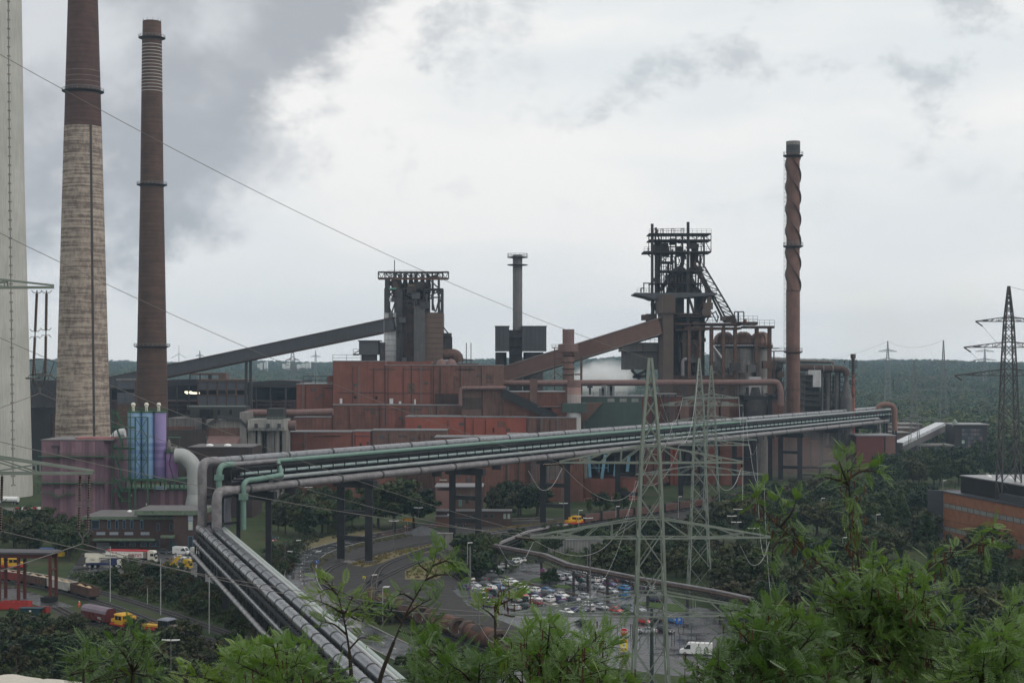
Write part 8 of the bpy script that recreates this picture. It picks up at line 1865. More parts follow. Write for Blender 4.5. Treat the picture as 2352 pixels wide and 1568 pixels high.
for z0,z1 in ((HBk-5.4,HBk-3.6),(HBk-13.6,HBk-11.8)):
    w=fslab(1,94,z0,z1,-.02,.04,dgp,'window_band')
    for k in range(19):fslab(1.3+k*4.88,1.3+k*4.88+4.3,z0+.2,z1-.2,.05,.1,M('hazy_pane',(.22,.22,.20),.25,var=.15),'pane',w)
for z in (HBk-9.6,):fslab(0,95,z-.08,z+.08,.0,.05,M('brick_seam',(.12,.06,.04),.9),'seam')
pent=M('black_penthouse',(.012,.012,.014),.6);fslab(7,70,HBk+.5,HBk+6.2,-30,-3.5,pent,'penthouse');fslab(6.7,70.3,HBk+6.2,HBk+6.6,-30.3,-3.2,roof_gr,'penthouse_roof');fslab(42,60,HBk+.5,HBk+3,-3.4,-1,dgp,'roof_unit')
for t,o in ((20,-8),(28,-12),(40,-9)):q=fpt(t,HBk+6.6,o);MB().lathe([(.9,q[2]),(.8,q[2]+.6),(.2,q[2]+.9)],q[0],q[1],12).build('roof_vent',lampw,T,True)
# ================================================================ white tarpaulin covered heaps at the lower left
tarp=M('white_tarpaulin',(.52,.48,.41),.6,var=.1,scale=1.2,bump=.05)
for i,(px,py,r,lab) in enumerate(((10,1618,7.5,'creased white tarpaulin mound at the corner of the lawn'),(95,1632,10,'larger creased white tarpaulin mound beside the dark bushes'))):
    p=G(px,py);m=MB();n=26;rs=np.random.default_rng(i)
    for a in range(n+1):
        for b in range(n+1):
            u,v=a/n*2-1,b/n*2-1;k=max(0,1-(abs(u)**2.6+abs(v)**2.6)/1.0);m.v.append((p.x+u*r*1.4,p.y+v*r*.8,5.2*k**.45+.18*math.sin(9*u+3*v)*k+.03*rs.normal()*(k > 0)))
    m.f=[(a*(n+1)+b,(a+1)*(n+1)+b,(a+1)*(n+1)+b+1,a*(n+1)+b+1) for a in range(n) for b in range(n)]
    tag(m.build('tarpaulin_mound',tarp,None,True),lab,'tarpaulin')
# distant white houses on the ridge
hw=M('distant_white_wall',(.6,.6,.58),.7)
for i,(z,x0,x1,y,lab) in enumerate((('Z3',62,105,1003,'faint white row of houses on the ridge, beside the grey conveyor'),('Z3',120,150,988,'faint small white house on the ridge above the white row'),('Z3',275,345,1000,'faint long white building on the ridge left of the pylon'),('Z3',400,480,1006,'faint white building on the ridge right of the valley pylon'),('Z3',480,520,995,'faint white tower block on the ridge near the furnace'),('R2',1190,1240,610,'faint white flats on the ridge behind the flare stack'),('R2',1250,1315,605,'faint white flats on the ridge, larger block'))):
    Dd=4000.;a=Q(z,x0,y);b=Q(z,x1,y);xa,xb=XW(a[0],Dd),XW(b[0],Dd);zt=ZW(a[1],Dd)+9;T=thing('distant_building',lab,'building',((xa+xb)/2,Dd,zt-30));n=max(2,int((xb-xa)/18))
    for k in range(n):q0,q1=xa+(xb-xa)*k/n,xa+(xb-xa)*(k+.85)/n;MB().box(q0,q1,Dd,Dd+14,zt-30,zt+(k % 3)*2.5).build('wall',hw,T)
# ================================================================ vegetation
def leafmat(name,c,c2,rand=.35):
    return M(name,c,.55,col2=c2,scale=.9,spec=.25,rand=rand,detail=3.,tint=True)
LEAF=[leafmat('foliage_dark',(.014,.028,.010),(.034,.060,.018)),leafmat('foliage_mid',(.020,.040,.013),(.048,.080,.024)),leafmat('foliage_olive',(.025,.034,.014),(.054,.064,.025)),leafmat('foliage_russet',(.030,.027,.014),(.050,.048,.021))]
bark=M('bark',(.06,.05,.04),.9,var=.3,scale=2.)
def leafcloud(seed,lobes,per,size,spread,verts=None):
    """lobes: list of (x,y,z,r); random small quads on and inside each lobe"""
    g=np.random.default_rng(seed);C,S=[],[]
    for (x,y,z,r) in lobes:
        d=g.normal(size=(per,3));d /= np.linalg.norm(d,axis=1)[:,None];rad=r*(g.random(per)**.38);C.append(np.array([x,y,z])+d*rad[:,None]*np.array([1,1,.8]));S.append(d)
    C=np.concatenate(C);N=np.concatenate(S)+g.normal(size=C.shape)*.55+np.array([0,0,.35]);N /= np.linalg.norm(N,axis=1)[:,None]
    t=np.cross(N,g.normal(size=C.shape));t /= np.linalg.norm(t,axis=1)[:,None];b=np.cross(N,t)
    s=size*(.6+.8*g.random(len(C)))[:,None];V=np.stack([C-t*s-b*s*.6,C+t*s-b*s*.4,C+t*s*.8+b*s*.7,C-t*s*.9+b*s*.5],1).reshape(-1,3)
    return V,np.arange(len(V)).reshape(-1,4)
def npmesh(name,V,Fq,mat):
    me=bpy.data.meshes.new(name);me.vertices.add(len(V));me.vertices.foreach_set('co',V.astype(np.float32).ravel());n=len(Fq)
    me.loops.add(n*4);me.loops.foreach_set('vertex_index',Fq.astype(np.int32).ravel());me.polygons.add(n);me.polygons.foreach_set('loop_start',np.arange(0,n*4,4,dtype=np.int32));me.polygons.foreach_set('loop_total',np.full(n,4,dtype=np.int32))
    me.update();me.validate();me.materials.append(mat);return me
def tree_proto(kind,seed,mat,h=10.,wdt=4.6,trunk=.28,lob=34,per=60,leaf=.30):
    g=random.Random(seed);T=proto('broadleaf_tree' if kind != 'bush' else 'shrub','','tree' if kind != 'bush' else 'shrub');lobes=[]
    for i in range(lob):
        a=g.uniform(0,6.283);t=g.random()**.7
        if kind == 'bush':z=h*(.12+.75*g.random());rr=wdt*(1-(z/h)**2*.6)*math.sqrt(g.random())
        elif kind == 'slim':z=h*(.22+.74*g.random());rr=wdt*.55*math.sin(max(.15,min(1,(1-(z/h-.2)/.85)))*1.7)*math.sqrt(g.random())
        else:z=h*(.34+.60*g.random());q=(z/h-.62)/.42;rr=wdt*math.sqrt(max(.05,1-q*q))*math.sqrt(g.random())
        lobes.append((rr*math.cos(a),rr*math.sin(a),z,g.uniform(.13,.24)*h*(.75 if kind == 'bush' else .62)))
    V,Fq=leafcloud(seed,lobes,per,leaf,1.);o=bpy.data.objects.new('crown',npmesh('crown',V,Fq,mat));COL.objects.link(o);o.parent=T
    m=MB();m.tube([(0,0,0),(.1,.05,h*.3),(.15,.0,h*.62)],[trunk,trunk*.75,trunk*.35],7)
    for (x,y,z,r) in lobes[:9 if kind != 'bush' else 5]:m.tube([(.08,.03,h*.25),(x*.5,y*.5,z*.75),(x,y,z)],[trunk*.4,trunk*.25,trunk*.08],5)
    m.build('trunk',bark,T);return T
TP={'round':[tree_proto('round',1,LEAF[0]),tree_proto('round',2,LEAF[1]),tree_proto('round',3,LEAF[2])],'slim':[tree_proto('slim',4,LEAF[1],11,4.),tree_proto('slim',5,LEAF[0],11,4.4)],
      'bush':[tree_proto('bush',6,LEAF[1],4.,2.8,.12,22,44,.22),tree_proto('bush',7,LEAF[0],4.,3.,.12,22,44,.22),tree_proto('bush',8,LEAF[2],4.,3.,.12,22,44,.22),tree_proto('bush',9,LEAF[3],4.,3.,.12,22,44,.22)]}
TH={'round':10.,'slim':11.,'bush':4.};TUSE=set();NT=[0]
def plant(kind,i,p,h,label,group,wide=1.):
    pr=TP[kind][i];s=h/TH[kind];sc_=(s*wide,s*wide,s);key=(kind,i);NT[0] += 1
    if key not in TUSE:TUSE.add(key);o=place(pr,p,random.uniform(0,6.28),label,sc_);o['group']=group
    else:o=dup(pr,p,random.uniform(0,6.28),label,group,sc_)
    return o
def inpoly(x,y,poly):
    c=False;j=len(poly)-1
    for i in range(len(poly)):
        xi,yi=poly[i];xj,yj=poly[j]
        if (yi > y) != (yj > y) and x < (xj-xi)*(y-yi)/(yj-yi)+xi:c=not c
        j=i
    return c
TR=[np.array([(p.x,p.y) for p in t]) for t in tracks+[otr]]+[np.array([(p.x,p.y) for p in rd])]
CARP=np.array([(o.location.x,o.location.y) for o in bpy.data.objects if o.name.startswith(('parked_car','open_wagon','hopper','shunting','torpedo','tipper','mobile_c','skip_','delivery','waste_skip','person')) and o.parent is None])
def clear(p,r):
    q=np.array([p.x,p.y])
    return all(np.min(np.hypot(*(t-q).T)) > r*.55+2.6 for t in TR) and np.min(np.hypot(*(CARP-q).T)) > r*.7+2.2
def scatter(poly,n,h,kinds,label,group,sep=3.,seed=0,wide=1.):
    g=random.Random(seed);xs_=[p[0] for p in poly];ys_=[p[1] for p in poly];got=[];tries=0
    W_=[(G(*q).x,G(*q).y) for q in poly];bx=(min(a for a,b in W_),max(a for a,b in W_),min(b for a,b in W_),max(b for a,b in W_))
    while len(got) < n and tries < n*60:
        tries += 1;x,y=g.uniform(bx[0],bx[1]),g.uniform(bx[2],bx[3])
        if not inpoly(x,y,W_):continue
        hh=g.uniform(*h);p=Vector((x,y,0))
        if not clear(p,hh*.4) or any((p-q).length < sep for q in got):continue
        got.append(p);k,i=g.choice(kinds);plant(k,i,(x,y,-.05),hh,label[k] if isinstance(label,dict) else label,group,wide*g.uniform(.9,1.25))
    return got
rd3=[('round',0),('round',1),('round',2)];mixd=rd3+[('slim',0),('slim',1)];bu=[('bush',0),('bush',1),('bush',2),('bush',3)]
scatter([(612,1200),(700,1178),(860,1185),(862,1204),(740,1228),(672,1250),(622,1258)],26,(8,13),mixd,'dark leafy tree between the curving road and the low red hall','trees behind the curving road',5.,1)
for px,py,h,lab in ((905,1216,20,'broad dark tree with the largest crown, behind the second bridge leg'),(868,1212,16,'dark tree leaning on the broad tree beside the bridge leg'),(950,1209,15,'dark tree on the gatehouse side of the broad tree'),(740,1225,13,'lighter green bushy tree before the first bridge leg')):plant('round',0 if px != 740 else 1,G(px,py),h,lab,'large trees at the bridge',1.35)
scatter([(1112,1190),(1240,1178),(1245,1192),(1120,1204)],7,(11,15),rd3,'dark tree right of the gatehouse, below the pipe bridge','trees beside the gatehouse',6.,2)
scatter([(1340,1178),(1440,1165),(1445,1172),(1350,1187)],5,(6,10),mixd,'small tree before the open hall with blue struts','trees at the open hall',6.,3)
scatter([(1110,1262),(1190,1240),(1200,1262),(1150,1300),(1120,1335),(1055,1335),(1068,1290)],22,(5,9),rd3+bu,{'round':'leafy tree in the clump between tracks and car park','bush':'shrub in the clump between tracks and car park'},'clump between tracks and car park',3.,4)
scatter([(1215,1262),(1300,1238),(1440,1222),(1520,1215),(1610,1200),(1640,1290),(1650,1345),(1560,1338),(1420,1318),(1330,1302),(1262,1285)],62,(5,9),rd3+bu,{'round':'dark tree between the low pipe rack and the ore train','bush':'dense shrub between the low pipe rack and the ore train'},'wood behind the pipe rack',4.,5)
scatter([(1655,1200),(1760,1165),(1900,1145),(2080,1125),(2200,1190),(2140,1260),(2352,1300),(2420,1420),(2420,1560),(2050,1540),(1850,1480),(1720,1400),(1670,1340)],165,(6.5,13),mixd+[('bush',2),('round',0)],{'round':'dark round tree in the wood before the brick building','slim':'slim tree in the wood before the brick building','bush':'shrub in the wood before the brick building'},'wood before the brick building',4.6,6)
scatter([(1640,1345),(1725,1335),(1830,1430),(1720,1430),(1650,1400)],26,(6,10),rd3+bu,{'round':'dark tree at the car park edge near the pipe rack end','bush':'shrub at the car park edge near the pipe rack end'},'trees at the car park edge',3.5,17)
scatter([(2000,1105),(2352,1060),(2400,1085),(2352,1118),(2180,1120),(2030,1126)],46,(11,17),mixd,{'round':'tree in the belt before the glazed machine house','slim':'slim tree in the belt before the glazed machine house'},'belt before the machine house',7.,7)
scatter([(-30,1225),(95,1222),(185,1240),(190,1300),(120,1290),(60,1285),(-30,1270)],22,(8,12),mixd,{'round':'dark tree between the purple block and the wagons','slim':'slim pale stemmed tree between the purple block and the wagons'},'trees behind the wagons',4.,8)
scatter([(200,1325),(280,1335),(330,1342),(420,1335),(500,1360),(560,1410),(620,1470),(540,1455),(430,1415),(330,1375),(240,1350)],70,(2.6,5.2),bu,'shrub on the bank between yard and railway track','shrubs on the railway bank',2.2,9)
scatter([(290,1328),(400,1330),(405,1345),(300,1342)],7,(5,7),rd3,'small dark tree hiding the lorry wheels in the yard','trees at the yard edge',3.5,10)
scatter([(-60,1462),(130,1450),(420,1478),(640,1512),(820,1620),(-60,1640)],110,(3.,7.),bu+[('round',0),('round',2)],{'bush':'dark shrub in the thicket below the yellow locomotives','round':'small dark tree in the thicket below the yellow locomotives'},'thicket below the locomotives',3.,11)
scatter([(-40,1418),(150,1432),(180,1450),(60,1455),(-60,1450)],16,(2,3.6),bu,'low shrub between the skips and the thicket','shrubs by the skips',2.2,12)
scatter([(900,1490),(960,1478),(1040,1512),(1120,1560),(1060,1620),(940,1570)],14,(3,6),bu,'shrub between the torpedo wagons and the sloping pipes','shrubs by the torpedo wagons',3.,13)
scatter([(840,1392),(865,1400),(905,1425),(890,1440),(850,1412)],7,(3,5),bu,'shrub beside the first torpedo wagon','shrubs beside the first torpedo wagon',2.2,14)
for x,y,h in ((640,705,4.5),(615,700,3.5),(660,700,3.8)):plant('bush',0,GZ('Z8',x,y),h,'round shrub on the grass island behind the silver minivan','shrubs on the grass island')
scatter([(620,1270),(690,1262),(690,1300),(640,1330),(610,1310)],18,(2.5,4.5),bu,'shrub inside the road bend behind the sloping pipes','shrubs in the road bend',2.4,15)
scatter([(1640,1160),(1760,1140),(1960,1115),(1990,1128),(1800,1152),(1660,1180)],30,(5,9),rd3+bu,{'round':'small tree at the edge of the dusty halls','bush':'shrub at the edge of the dusty halls'},'edge of the dusty halls',4.5,16)
# undergrowth that nobody could count
def undergrowth(name,poly,n,h,mat,seed):
    g=np.random.default_rng(seed);W_=[(G(*q).x,G(*q).y) for q in poly];bx=(min(a for a,b in W_),max(a for a,b in W_),min(b for a,b in W_),max(b for a,b in W_));lob=[];tr=0
    while len(lob) < n and tr < n*20:
        tr += 1;x,y=g.uniform(bx[0],bx[1]),g.uniform(bx[2],bx[3])
        if inpoly(x,y,W_) and clear(Vector((x,y,0)),1.):r=g.uniform(*h);lob.append((x,y,r*.45,r))
    V,Fq=leafcloud(seed,lob,34,.2,1.);V[:,2]=np.maximum(V[:,2],.02);o=bpy.data.objects.new(name,npmesh(name,V,Fq,mat));COL.objects.link(o);o['kind']='stuff';o['label']={'bank_undergrowth':'tangled green undergrowth on the railway bank','wood_undergrowth':'tangled undergrowth below the trees of the wood','thicket_undergrowth':'dark undergrowth of the lower left thicket','hedge':'clipped dark hedge before the gatehouse','clump_undergrowth':'undergrowth round the low pipe rack','dry_grass_tufts':'dry yellow grass along the railway tracks','grass_tufts':'rough green grass beside the torpedo wagons'}.get(name,'green undergrowth');o['category']='undergrowth'
undergrowth('bank_undergrowth',[(150,1318),(280,1332),(420,1328),(500,1350),(620,1470),(540,1462),(400,1408),(300,1372),(180,1342)],520,(.8,1.9),LEAF[1],31)
undergrowth('wood_undergrowth',[(1650,1195),(1900,1140),(2352,1090),(2420,1300),(2420,1600),(1900,1520),(1700,1400)],900,(1.2,2.6),LEAF[2],32)
undergrowth('thicket_undergrowth',[(-60,1440),(200,1440),(640,1505),(820,1640),(-60,1660)],620,(.9,2.0),LEAF[0],33)
undergrowth('clump_undergrowth',[(1060,1340),(1110,1262),(1210,1240),(1600,1195),(1650,1345),(1560,1345),(1250,1290),(1130,1330)],420,(1.,2.),LEAF[1],34)
undergrowth('hedge',[GZ('Z5',1800,190) and Q('Z5',1800,195),Q('Z5',2160,180),Q('Z5',2160,205),Q('Z5',1800,215)],60,(1.5,1.8),LEAF[0],35)
undergrowth('verge_undergrowth',[(600,1262),(700,1235),(860,1206),(860,1212),(720,1248),(690,1290),(640,1340),(600,1320)],220,(.7,1.6),LEAF[2],36)
DG=leafmat('dry_grass_blades',(.10,.085,.04),(.21,.18,.09));GG=leafmat('green_grass_blades',(.04,.065,.016),(.085,.12,.03))
for i,pts in enumerate(([(800,1296),(880,1270),(990,1250),(1010,1262),(900,1285),(840,1302)],[(930,1298),(1010,1282),(1075,1262),(1110,1255),(1075,1290),(1000,1330),(930,1330)],[(1100,1222),(1180,1209),(1290,1196),(1290,1202),(1180,1218),(1110,1232)],[(700,1300),(760,1268),(860,1240),(960,1225),(960,1229),(860,1247),(770,1278),(715,1310)])):undergrowth('dry_grass_tufts',pts,150,(.25,.55),DG,40+i)
undergrowth('grass_tufts',[(860,1392),(1000,1440),(1150,1480),(1300,1520),(1300,1535),(1100,1490),(960,1450),(850,1405)],220,(.3,.6),GG,46)
# ================================================================ far woodland: one mass of instanced crowns
def forest():
    g=np.random.default_rng(55);pts=[]
    def add(d0,d1,n,u0,u1):
        d=np.sqrt(g.uniform(d0*d0,d1*d1,n));u=g.uniform(u0,u1,n)
        for D_,u_ in zip(d,u):
            px=CX+u_*F
            if D_ < 1240 and 2040 < px < 2290:continue
            if D_ < 1120 and px < 2080:continue
            pts.append((u_*D_,D_,terr(u_*D_,D_)-1.))
    add(1060,1500,2600,.20,.42);add(1060,1500,900,-.42,.20);add(1500,2400,7000,-.42,.42);add(2400,3600,7000,-.42,.42);add(3600,5600,9000,-.42,.42)
    me=bpy.data.meshes.new('woodland');me.from_pydata(pts,[],[]);o=bpy.data.objects.new('woodland',me);COL.objects.link(o);o['kind']='stuff';o['label']='hazy green woodland stretching to the ridge';o['category']='woodland'
    cr=[]
    for k in range(3):
        gg=random.Random(70+k);lob=[(gg.uniform(-3.2,3.2),gg.uniform(-3.2,3.2),gg.uniform(2.5,9),gg.uniform(2.2,3.4)) for _ in range(9)]
        V,Fq=leafcloud(70+k,lob,26,.8,1.);c=bpy.data.objects.new('woodland_crown',npmesh('woodland_crown',V,Fq,[leafmat('wood_a',(.028,.055,.018),(.062,.11,.034)),leafmat('wood_b',(.036,.066,.02),(.078,.125,.038)),leafmat('wood_c',(.04,.058,.022),(.08,.10,.038))][k]));cr.append(c)
    cl=bpy.data.collections.new('woodland_crowns');[cl.objects.link(c) for c in cr]
    t=bpy.data.node_groups.new('woodland','GeometryNodeTree');t.interface.new_socket('Geometry',in_out='INPUT',socket_type='NodeSocketGeometry');t.interface.new_socket('Geometry',in_out='OUTPUT',socket_type='NodeSocketGeometry')
    gi=t.nodes.new('NodeGroupInput');go=t.nodes.new('NodeGroupOutput');ci=t.nodes.new('GeometryNodeCollectionInfo');ci.inputs['Collection'].default_value=cl;ci.inputs['Separate Children'].default_value=True;ci.inputs['Reset Children'].default_value=True
    ip=t.nodes.new('GeometryNodeInstanceOnPoints');ip.inputs['Pick Instance'].default_value=True
    rs=t.nodes.new('FunctionNodeRandomValue');rs.data_type='FLOAT';rs.inputs[2].default_value=.8;rs.inputs[3].default_value=1.7
    rr=t.nodes.new('FunctionNodeRandomValue');rr.data_type='FLOAT_VECTOR';rr.inputs[0].default_value=(0,0,0);rr.inputs[1].default_value=(0,0,6.28)
    t.links.new(gi.outputs[0],ip.inputs['Points']);t.links.new(ci.outputs[0],ip.inputs['Instance']);t.links.new(rs.outputs[1],ip.inputs['Scale']);t.links.new(rr.outputs[0],ip.inputs['Rotation']);t.links.new(ip.outputs[0],go.inputs[0])
    md=o.modifiers.new('scatter','NODES');md.node_group=t
forest()
# ================================================================ foreground trees on the slope of the tip
def leaf_green(name,c1,c2,tr):
    m=bpy.data.materials.new(name);m.use_nodes=True;t=m.node_tree;b=t.nodes['Principled BSDF'];out=t.nodes['Material Output']
    tc=nd(t,'ShaderNodeTexCoord').outputs['Object'];n1=nd(t,'ShaderNodeTexNoise',i_Scale=1.6,i_Detail=5,i_Roughness=.7);lk(t,tc,n1.inputs['Vector'])
    r=nd(t,'ShaderNodeMapRange');r.inputs[1].default_value=.32;r.inputs[2].default_value=.68;lk(t,n1.outputs[0],r.inputs[0])
    mx=nd(t,'ShaderNodeMix',data_type='RGBA');mx.inputs[6].default_value=(*c1,1);mx.inputs[7].default_value=(*c2,1);lk(t,r.outputs[0],mx.inputs[0])
    lk(t,mx.outputs[2],b.inputs['Base Color']);b.inputs['Roughness'].default_value=.36;b.inputs['Specular IOR Level'].default_value=.5
    ts=nd(t,'ShaderNodeBsdfTranslucent');k=nd(t,'ShaderNodeMix',data_type='RGBA',blend_type='MULTIPLY');k.inputs[0].default_value=1;k.inputs[7].default_value=(1.15,1.25,.5,1);lk(t,mx.outputs[2],k.inputs[6]);lk(t,k.outputs[2],ts.inputs['Color'])
    ms=nd(t,'ShaderNodeMixShader');ms.inputs[0].default_value=tr;lk(t,b.outputs[0],ms.inputs[1]);lk(t,ts.outputs[0],ms.inputs[2]);lk(t,ms.outputs[0],out.inputs['Surface']);MATS[name]=m;return m
LG=[leaf_green('robinia_leaf',(.075,.145,.042),(.165,.260,.075),.38),leaf_green('robinia_leaf_yellow',(.105,.175,.038),(.205,.285,.065),.38),leaf_green('robinia_leaf_deep',(.055,.115,.036),(.125,.205,.062),.36)]
pod_m=M('seed_pod',(.085,.040,.022),.7,var=.3,scale=6.);twig_m=M('dark_twig',(.035,.028,.022),.85,var=.2,scale=5.)
def frond(L_=.30,pairs=10,ll=.075,lw=.024):
    V,Fq=[],[]
    for i in range(pairs):
        t=(i+1)/(pairs+.5);x=L_*t;z=-.16*L_*t*t;k=ll*(.55+.9*math.sin(math.pi*(.12+.80*t)))*.72
        for s in (-1,1):
            d=np.array([.42,s*.9,-.12]);d /= np.linalg.norm(d);p=np.array([.42*.2+.9*s*-.0+.9,-s*.42,0]);p=np.array([.9,-s*.42,.25]);p /= np.linalg.norm(p);a=np.array([x,0,z]);o=len(V)
            V += [a,a+d*k*.5-p*lw*.5,a+d*k,a+d*k*.5+p*lw*.5];Fq.append((o,o+1,o+2,o+3))
    a=np.array([L_,0,-.16*L_]);o=len(V);V += [a-np.array([.01,0,0]),a+np.array([ll*.4,-lw*.5,-.01]),a+np.array([ll*.85,0,-.02]),a+np.array([ll*.4,lw*.5,-.01])];Fq.append((o,o+1,o+2,o+3))
    o=len(V);V += [np.array([0,-.0025,0]),np.array([L_,-.0015,-.16*L_]),np.array([L_,.0015,-.16*L_]),np.array([0,.0025,0])];Fq.append((o,o+1,o+2,o+3))
    return np.array(V),np.array(Fq)
FR0=frond(.19,9,.058,.0145);FR_ME=[npmesh('leaf',*FR0,m_) for m_ in LG]
def basis(d,up):
    d=d/np.linalg.norm(d);s=np.cross(up,d);n=np.linalg.norm(s);s=s/n if n > 1e-5 else np.array([0,1.,0]);return np.stack([d,s,np.cross(d,s)],1)
class FTree:
    def __init__(s,name,label,px,D,seed,leaf=0,tall=True,group=None):
        s.g=np.random.default_rng(seed);s.D=D;x=XW(px,D);s.base=Vector((x,D,terr(x,D)-.3));s.T=thing(name,label,'tree',s.base,group);s.V,s.Fq,s.n=[],[],0;s.W=MB();s.P=MB();s.singles=[];s.leaf=leaf
    def fr(s,p,d,up,k):
        Bm=basis(d,up);k *= s.g.uniform(.6,1.2)
        if len(s.singles) < 70 and s.g.random() < .10:s.singles.append((p,Bm,k));return
        V=FR0[0]*k @ Bm.T+p;s.V.append(V);s.Fq.append(FR0[1]+s.n);s.n += len(V)
    def limb(s,pts,r0,r1,leafy=.35,twig=.10,tl=(.22,.55),dens=1.,pods=0.):
        path=smoothpath([Vector(p) for p in pts],6);m=len(path);L_=sum((b-a).length for a,b in zip(path[:-1],path[1:]));rs=[r0+(r1-r0)*i/(m-1) for i in range(m)]
        s.W.tube(path,rs,6);acc=0;nxt=leafy*L_
        for a,b in zip(path[:-1],path[1:]):
            l=(b-a).length
            while nxt < acc+l:
                q=np.array(a.lerp(b,(nxt-acc)/l));d=np.array((b-a).normalized());rnd=s.g.normal(size=3);pp=rnd-d*rnd.dot(d);pp /= np.linalg.norm(pp)
                td=d*s.g.uniform(.25,.8)+pp+np.array([0,0,.25]);s.twig(q,td/np.linalg.norm(td),s.g.uniform(*tl),dens)
                if pods and s.g.random() < pods:
                    for _ in range(6):
                        c=q+s.g.normal(size=3)*.07;ln=s.g.uniform(.07,.12);w=.008;o=len(s.P.v);s.P.v += [tuple(c+np.array([-w,0,0])),tuple(c+np.array([w,0,0])),tuple(c+np.array([w*.8,.004,-ln])),tuple(c+np.array([-w*.8,.004,-ln]))];s.P.f.append((o,o+1,o+2,o+3))
                nxt += twig*.95*s.g.uniform(.6,1.4)
            acc += l
        e=np.array(path[-1]);d=np.array((path[-1]-path[-2]).normalized())
        for _ in range(4):rnd=s.g.normal(size=3)*.5;s.fr(e,d+rnd+np.array([0,0,.3]),np.array([0,0,1.])+s.g.normal(size=3)*.3,1.)
    def twig(s,q,d,L_,dens):
        L_ *= .85;e=q+d*L_+np.array([0,0,-.12*L_]);s.W.tube([Vector(q),Vector((q+e)/2+np.array([0,0,.02])),Vector(e)],[.006,.004,.002],4,cap=False);n=max(3,int(L_/.042*dens))
        for i in range(n):
            t=(i+1)/n;p=q+(e-q)*t;rnd=s.g.normal(size=3);pp=rnd-d*rnd.dot(d);pp /= np.linalg.norm(pp);fd=d*.55+pp*.8+np.array([0,0,.12-.25*s.g.random()]);s.fr(p,fd,np.array([0,0,1.])+s.g.normal(size=3)*.35,.72+.4*s.g.random())
    def done(s):
        V=np.concatenate(s.V)-np.array(s.base);Fq=np.concatenate(s.Fq);o=bpy.data.objects.new('foliage',npmesh('foliage',V,Fq,LG[s.leaf]));COL.objects.link(o);o.parent=s.T;o['kind']='stuff'
        s.W.build('branches',twig_m,s.T,True)
        if s.P.v:s.P.build('seed_pods',pod_m,s.T,kind='stuff')
        for p,Bm,k in s.singles:
            c=bpy.data.objects.new('leaf',FR_ME[1 if s.g.random() < .35 else s.leaf]);COL.objects.link(c);c.parent=s.T;mt=Matrix([[*(Bm[i]*k),float(p[i]-s.base[i])] for i in range(3)]+[[0,0,0,1]]);c.matrix_local=mt
def crown(t,fork,tips,D,r0=.03,jit=.5,leafy=.3,more=False,low=22,**kw):
    """limbs from a fork to several tips given in picture units, each at its own distance"""
    f=P(*fork,D)
    for px,py in tips+([(a+t.g.normal()*26,b+18+abs(t.g.normal())*34) for a,b in tips] if more else []):
        d=D+t.g.uniform(-jit,jit)*1.4;e=P(px,py+low,d);mid=f.lerp(e,.5)+Vector((t.g.normal()*.08,t.g.normal()*.15,.05*(e-f).length));t.limb([f,mid,e],r0,.004,leafy,**kw)
def trunkto(t,pts,r0=.07,r1=.03):t.W.tube(smoothpath([t.base]+[P(*p[:2],p[2]) for p in pts],5),[r0+(r1-r0)*i/(5*len(pts)) for i in range(5*len(pts)+1)],8)
r3=lambda x,y:Q('R3',x,y)
# --- the feathery tree on the right
D=19.;t=FTree('robinia_tree','feathery bright green tree with the tallest leader, before the brick building',1992,D,101)
trunkto(t,[(1992,1640,D),(*r3(790,1568),D),(*r3(785,1210),D)],.075,.035)
L=lambda pts,**kw:t.limb([P(*r3(x,y),D+dd) for x,y,dd in pts],.02,.004,**kw)
L([(785,1210,0),(740,820,.1),(690,450,.1),(660,180,.0),(650,20,0)],leafy=.42,twig=.075,tl=(.10,.24),pods=.5)
L([(660,230,0),(620,130,-.1),(600,70,-.1)],leafy=.2,tl=(.08,.16));L([(665,190,0),(760,140,.1),(880,150,.2)],leafy=.35,twig=.06,tl=(.06,.14));L([(670,230,0),(590,200,0),(500,180,0)],leafy=.4,twig=.08,tl=(.06,.12))
L([(785,1200,0),(600,920,.1),(480,770,.2),(380,690,.2),(230,540,.2),(120,440,.2),(50,300,.2)],leafy=.45,twig=.085,tl=(.12,.28),pods=.6)
L([(380,690,.2),(300,560,.3),(230,400,.3),(180,340,.3)],leafy=.3,tl=(.1,.2));L([(240,550,.2),(160,650,.1),(150,740,.1)],leafy=.4,tl=(.08,.18));L([(200,520,.2),(280,420,.1),(310,340,.1)],leafy=.4,tl=(.08,.16))
L([(790,1340,0),(930,1000,.3),(1040,860,.3),(1250,760,.4),(1430,690,.4),(1560,600,.4),(1640,520,.4)],leafy=.55,twig=.09,tl=(.10,.24),pods=.3)
L([(1430,690,.4),(1500,640,.4),(1640,640,.4)],leafy=.4,tl=(.08,.16))
f=r3(788,1230)
crown(t,f,[r3(*q) for q in ((560,700),(640,820),(830,640),(900,700),(870,900),(960,880),(1060,760),(1120,930),(1040,1010),(1180,880),(1230,1000),(1290,900),(1350,960),(1300,1100),(1400,1160),(1190,1120),(960,1080),(700,1020),(560,960),(470,880),(430,1000),(640,1100),(840,780),(1080,1080))],D,.016,.7,.35,True,twig=.10,tl=(.14,.30),pods=.12)
crown(t,r3(785,1400),[r3(*q) for q in ((300,1150),(420,1240),(520,1160),(250,1350),(380,1420),(560,1320),(640,1450),(900,1260),(1000,1200),(1100,1300),(1250,1230),(950,1450),(1120,1480),(1380,1290),(1300,1420),(700,1250))],D,.016,.8,.35,True,twig=.10,tl=(.15,.32),pods=.12)
t.done()
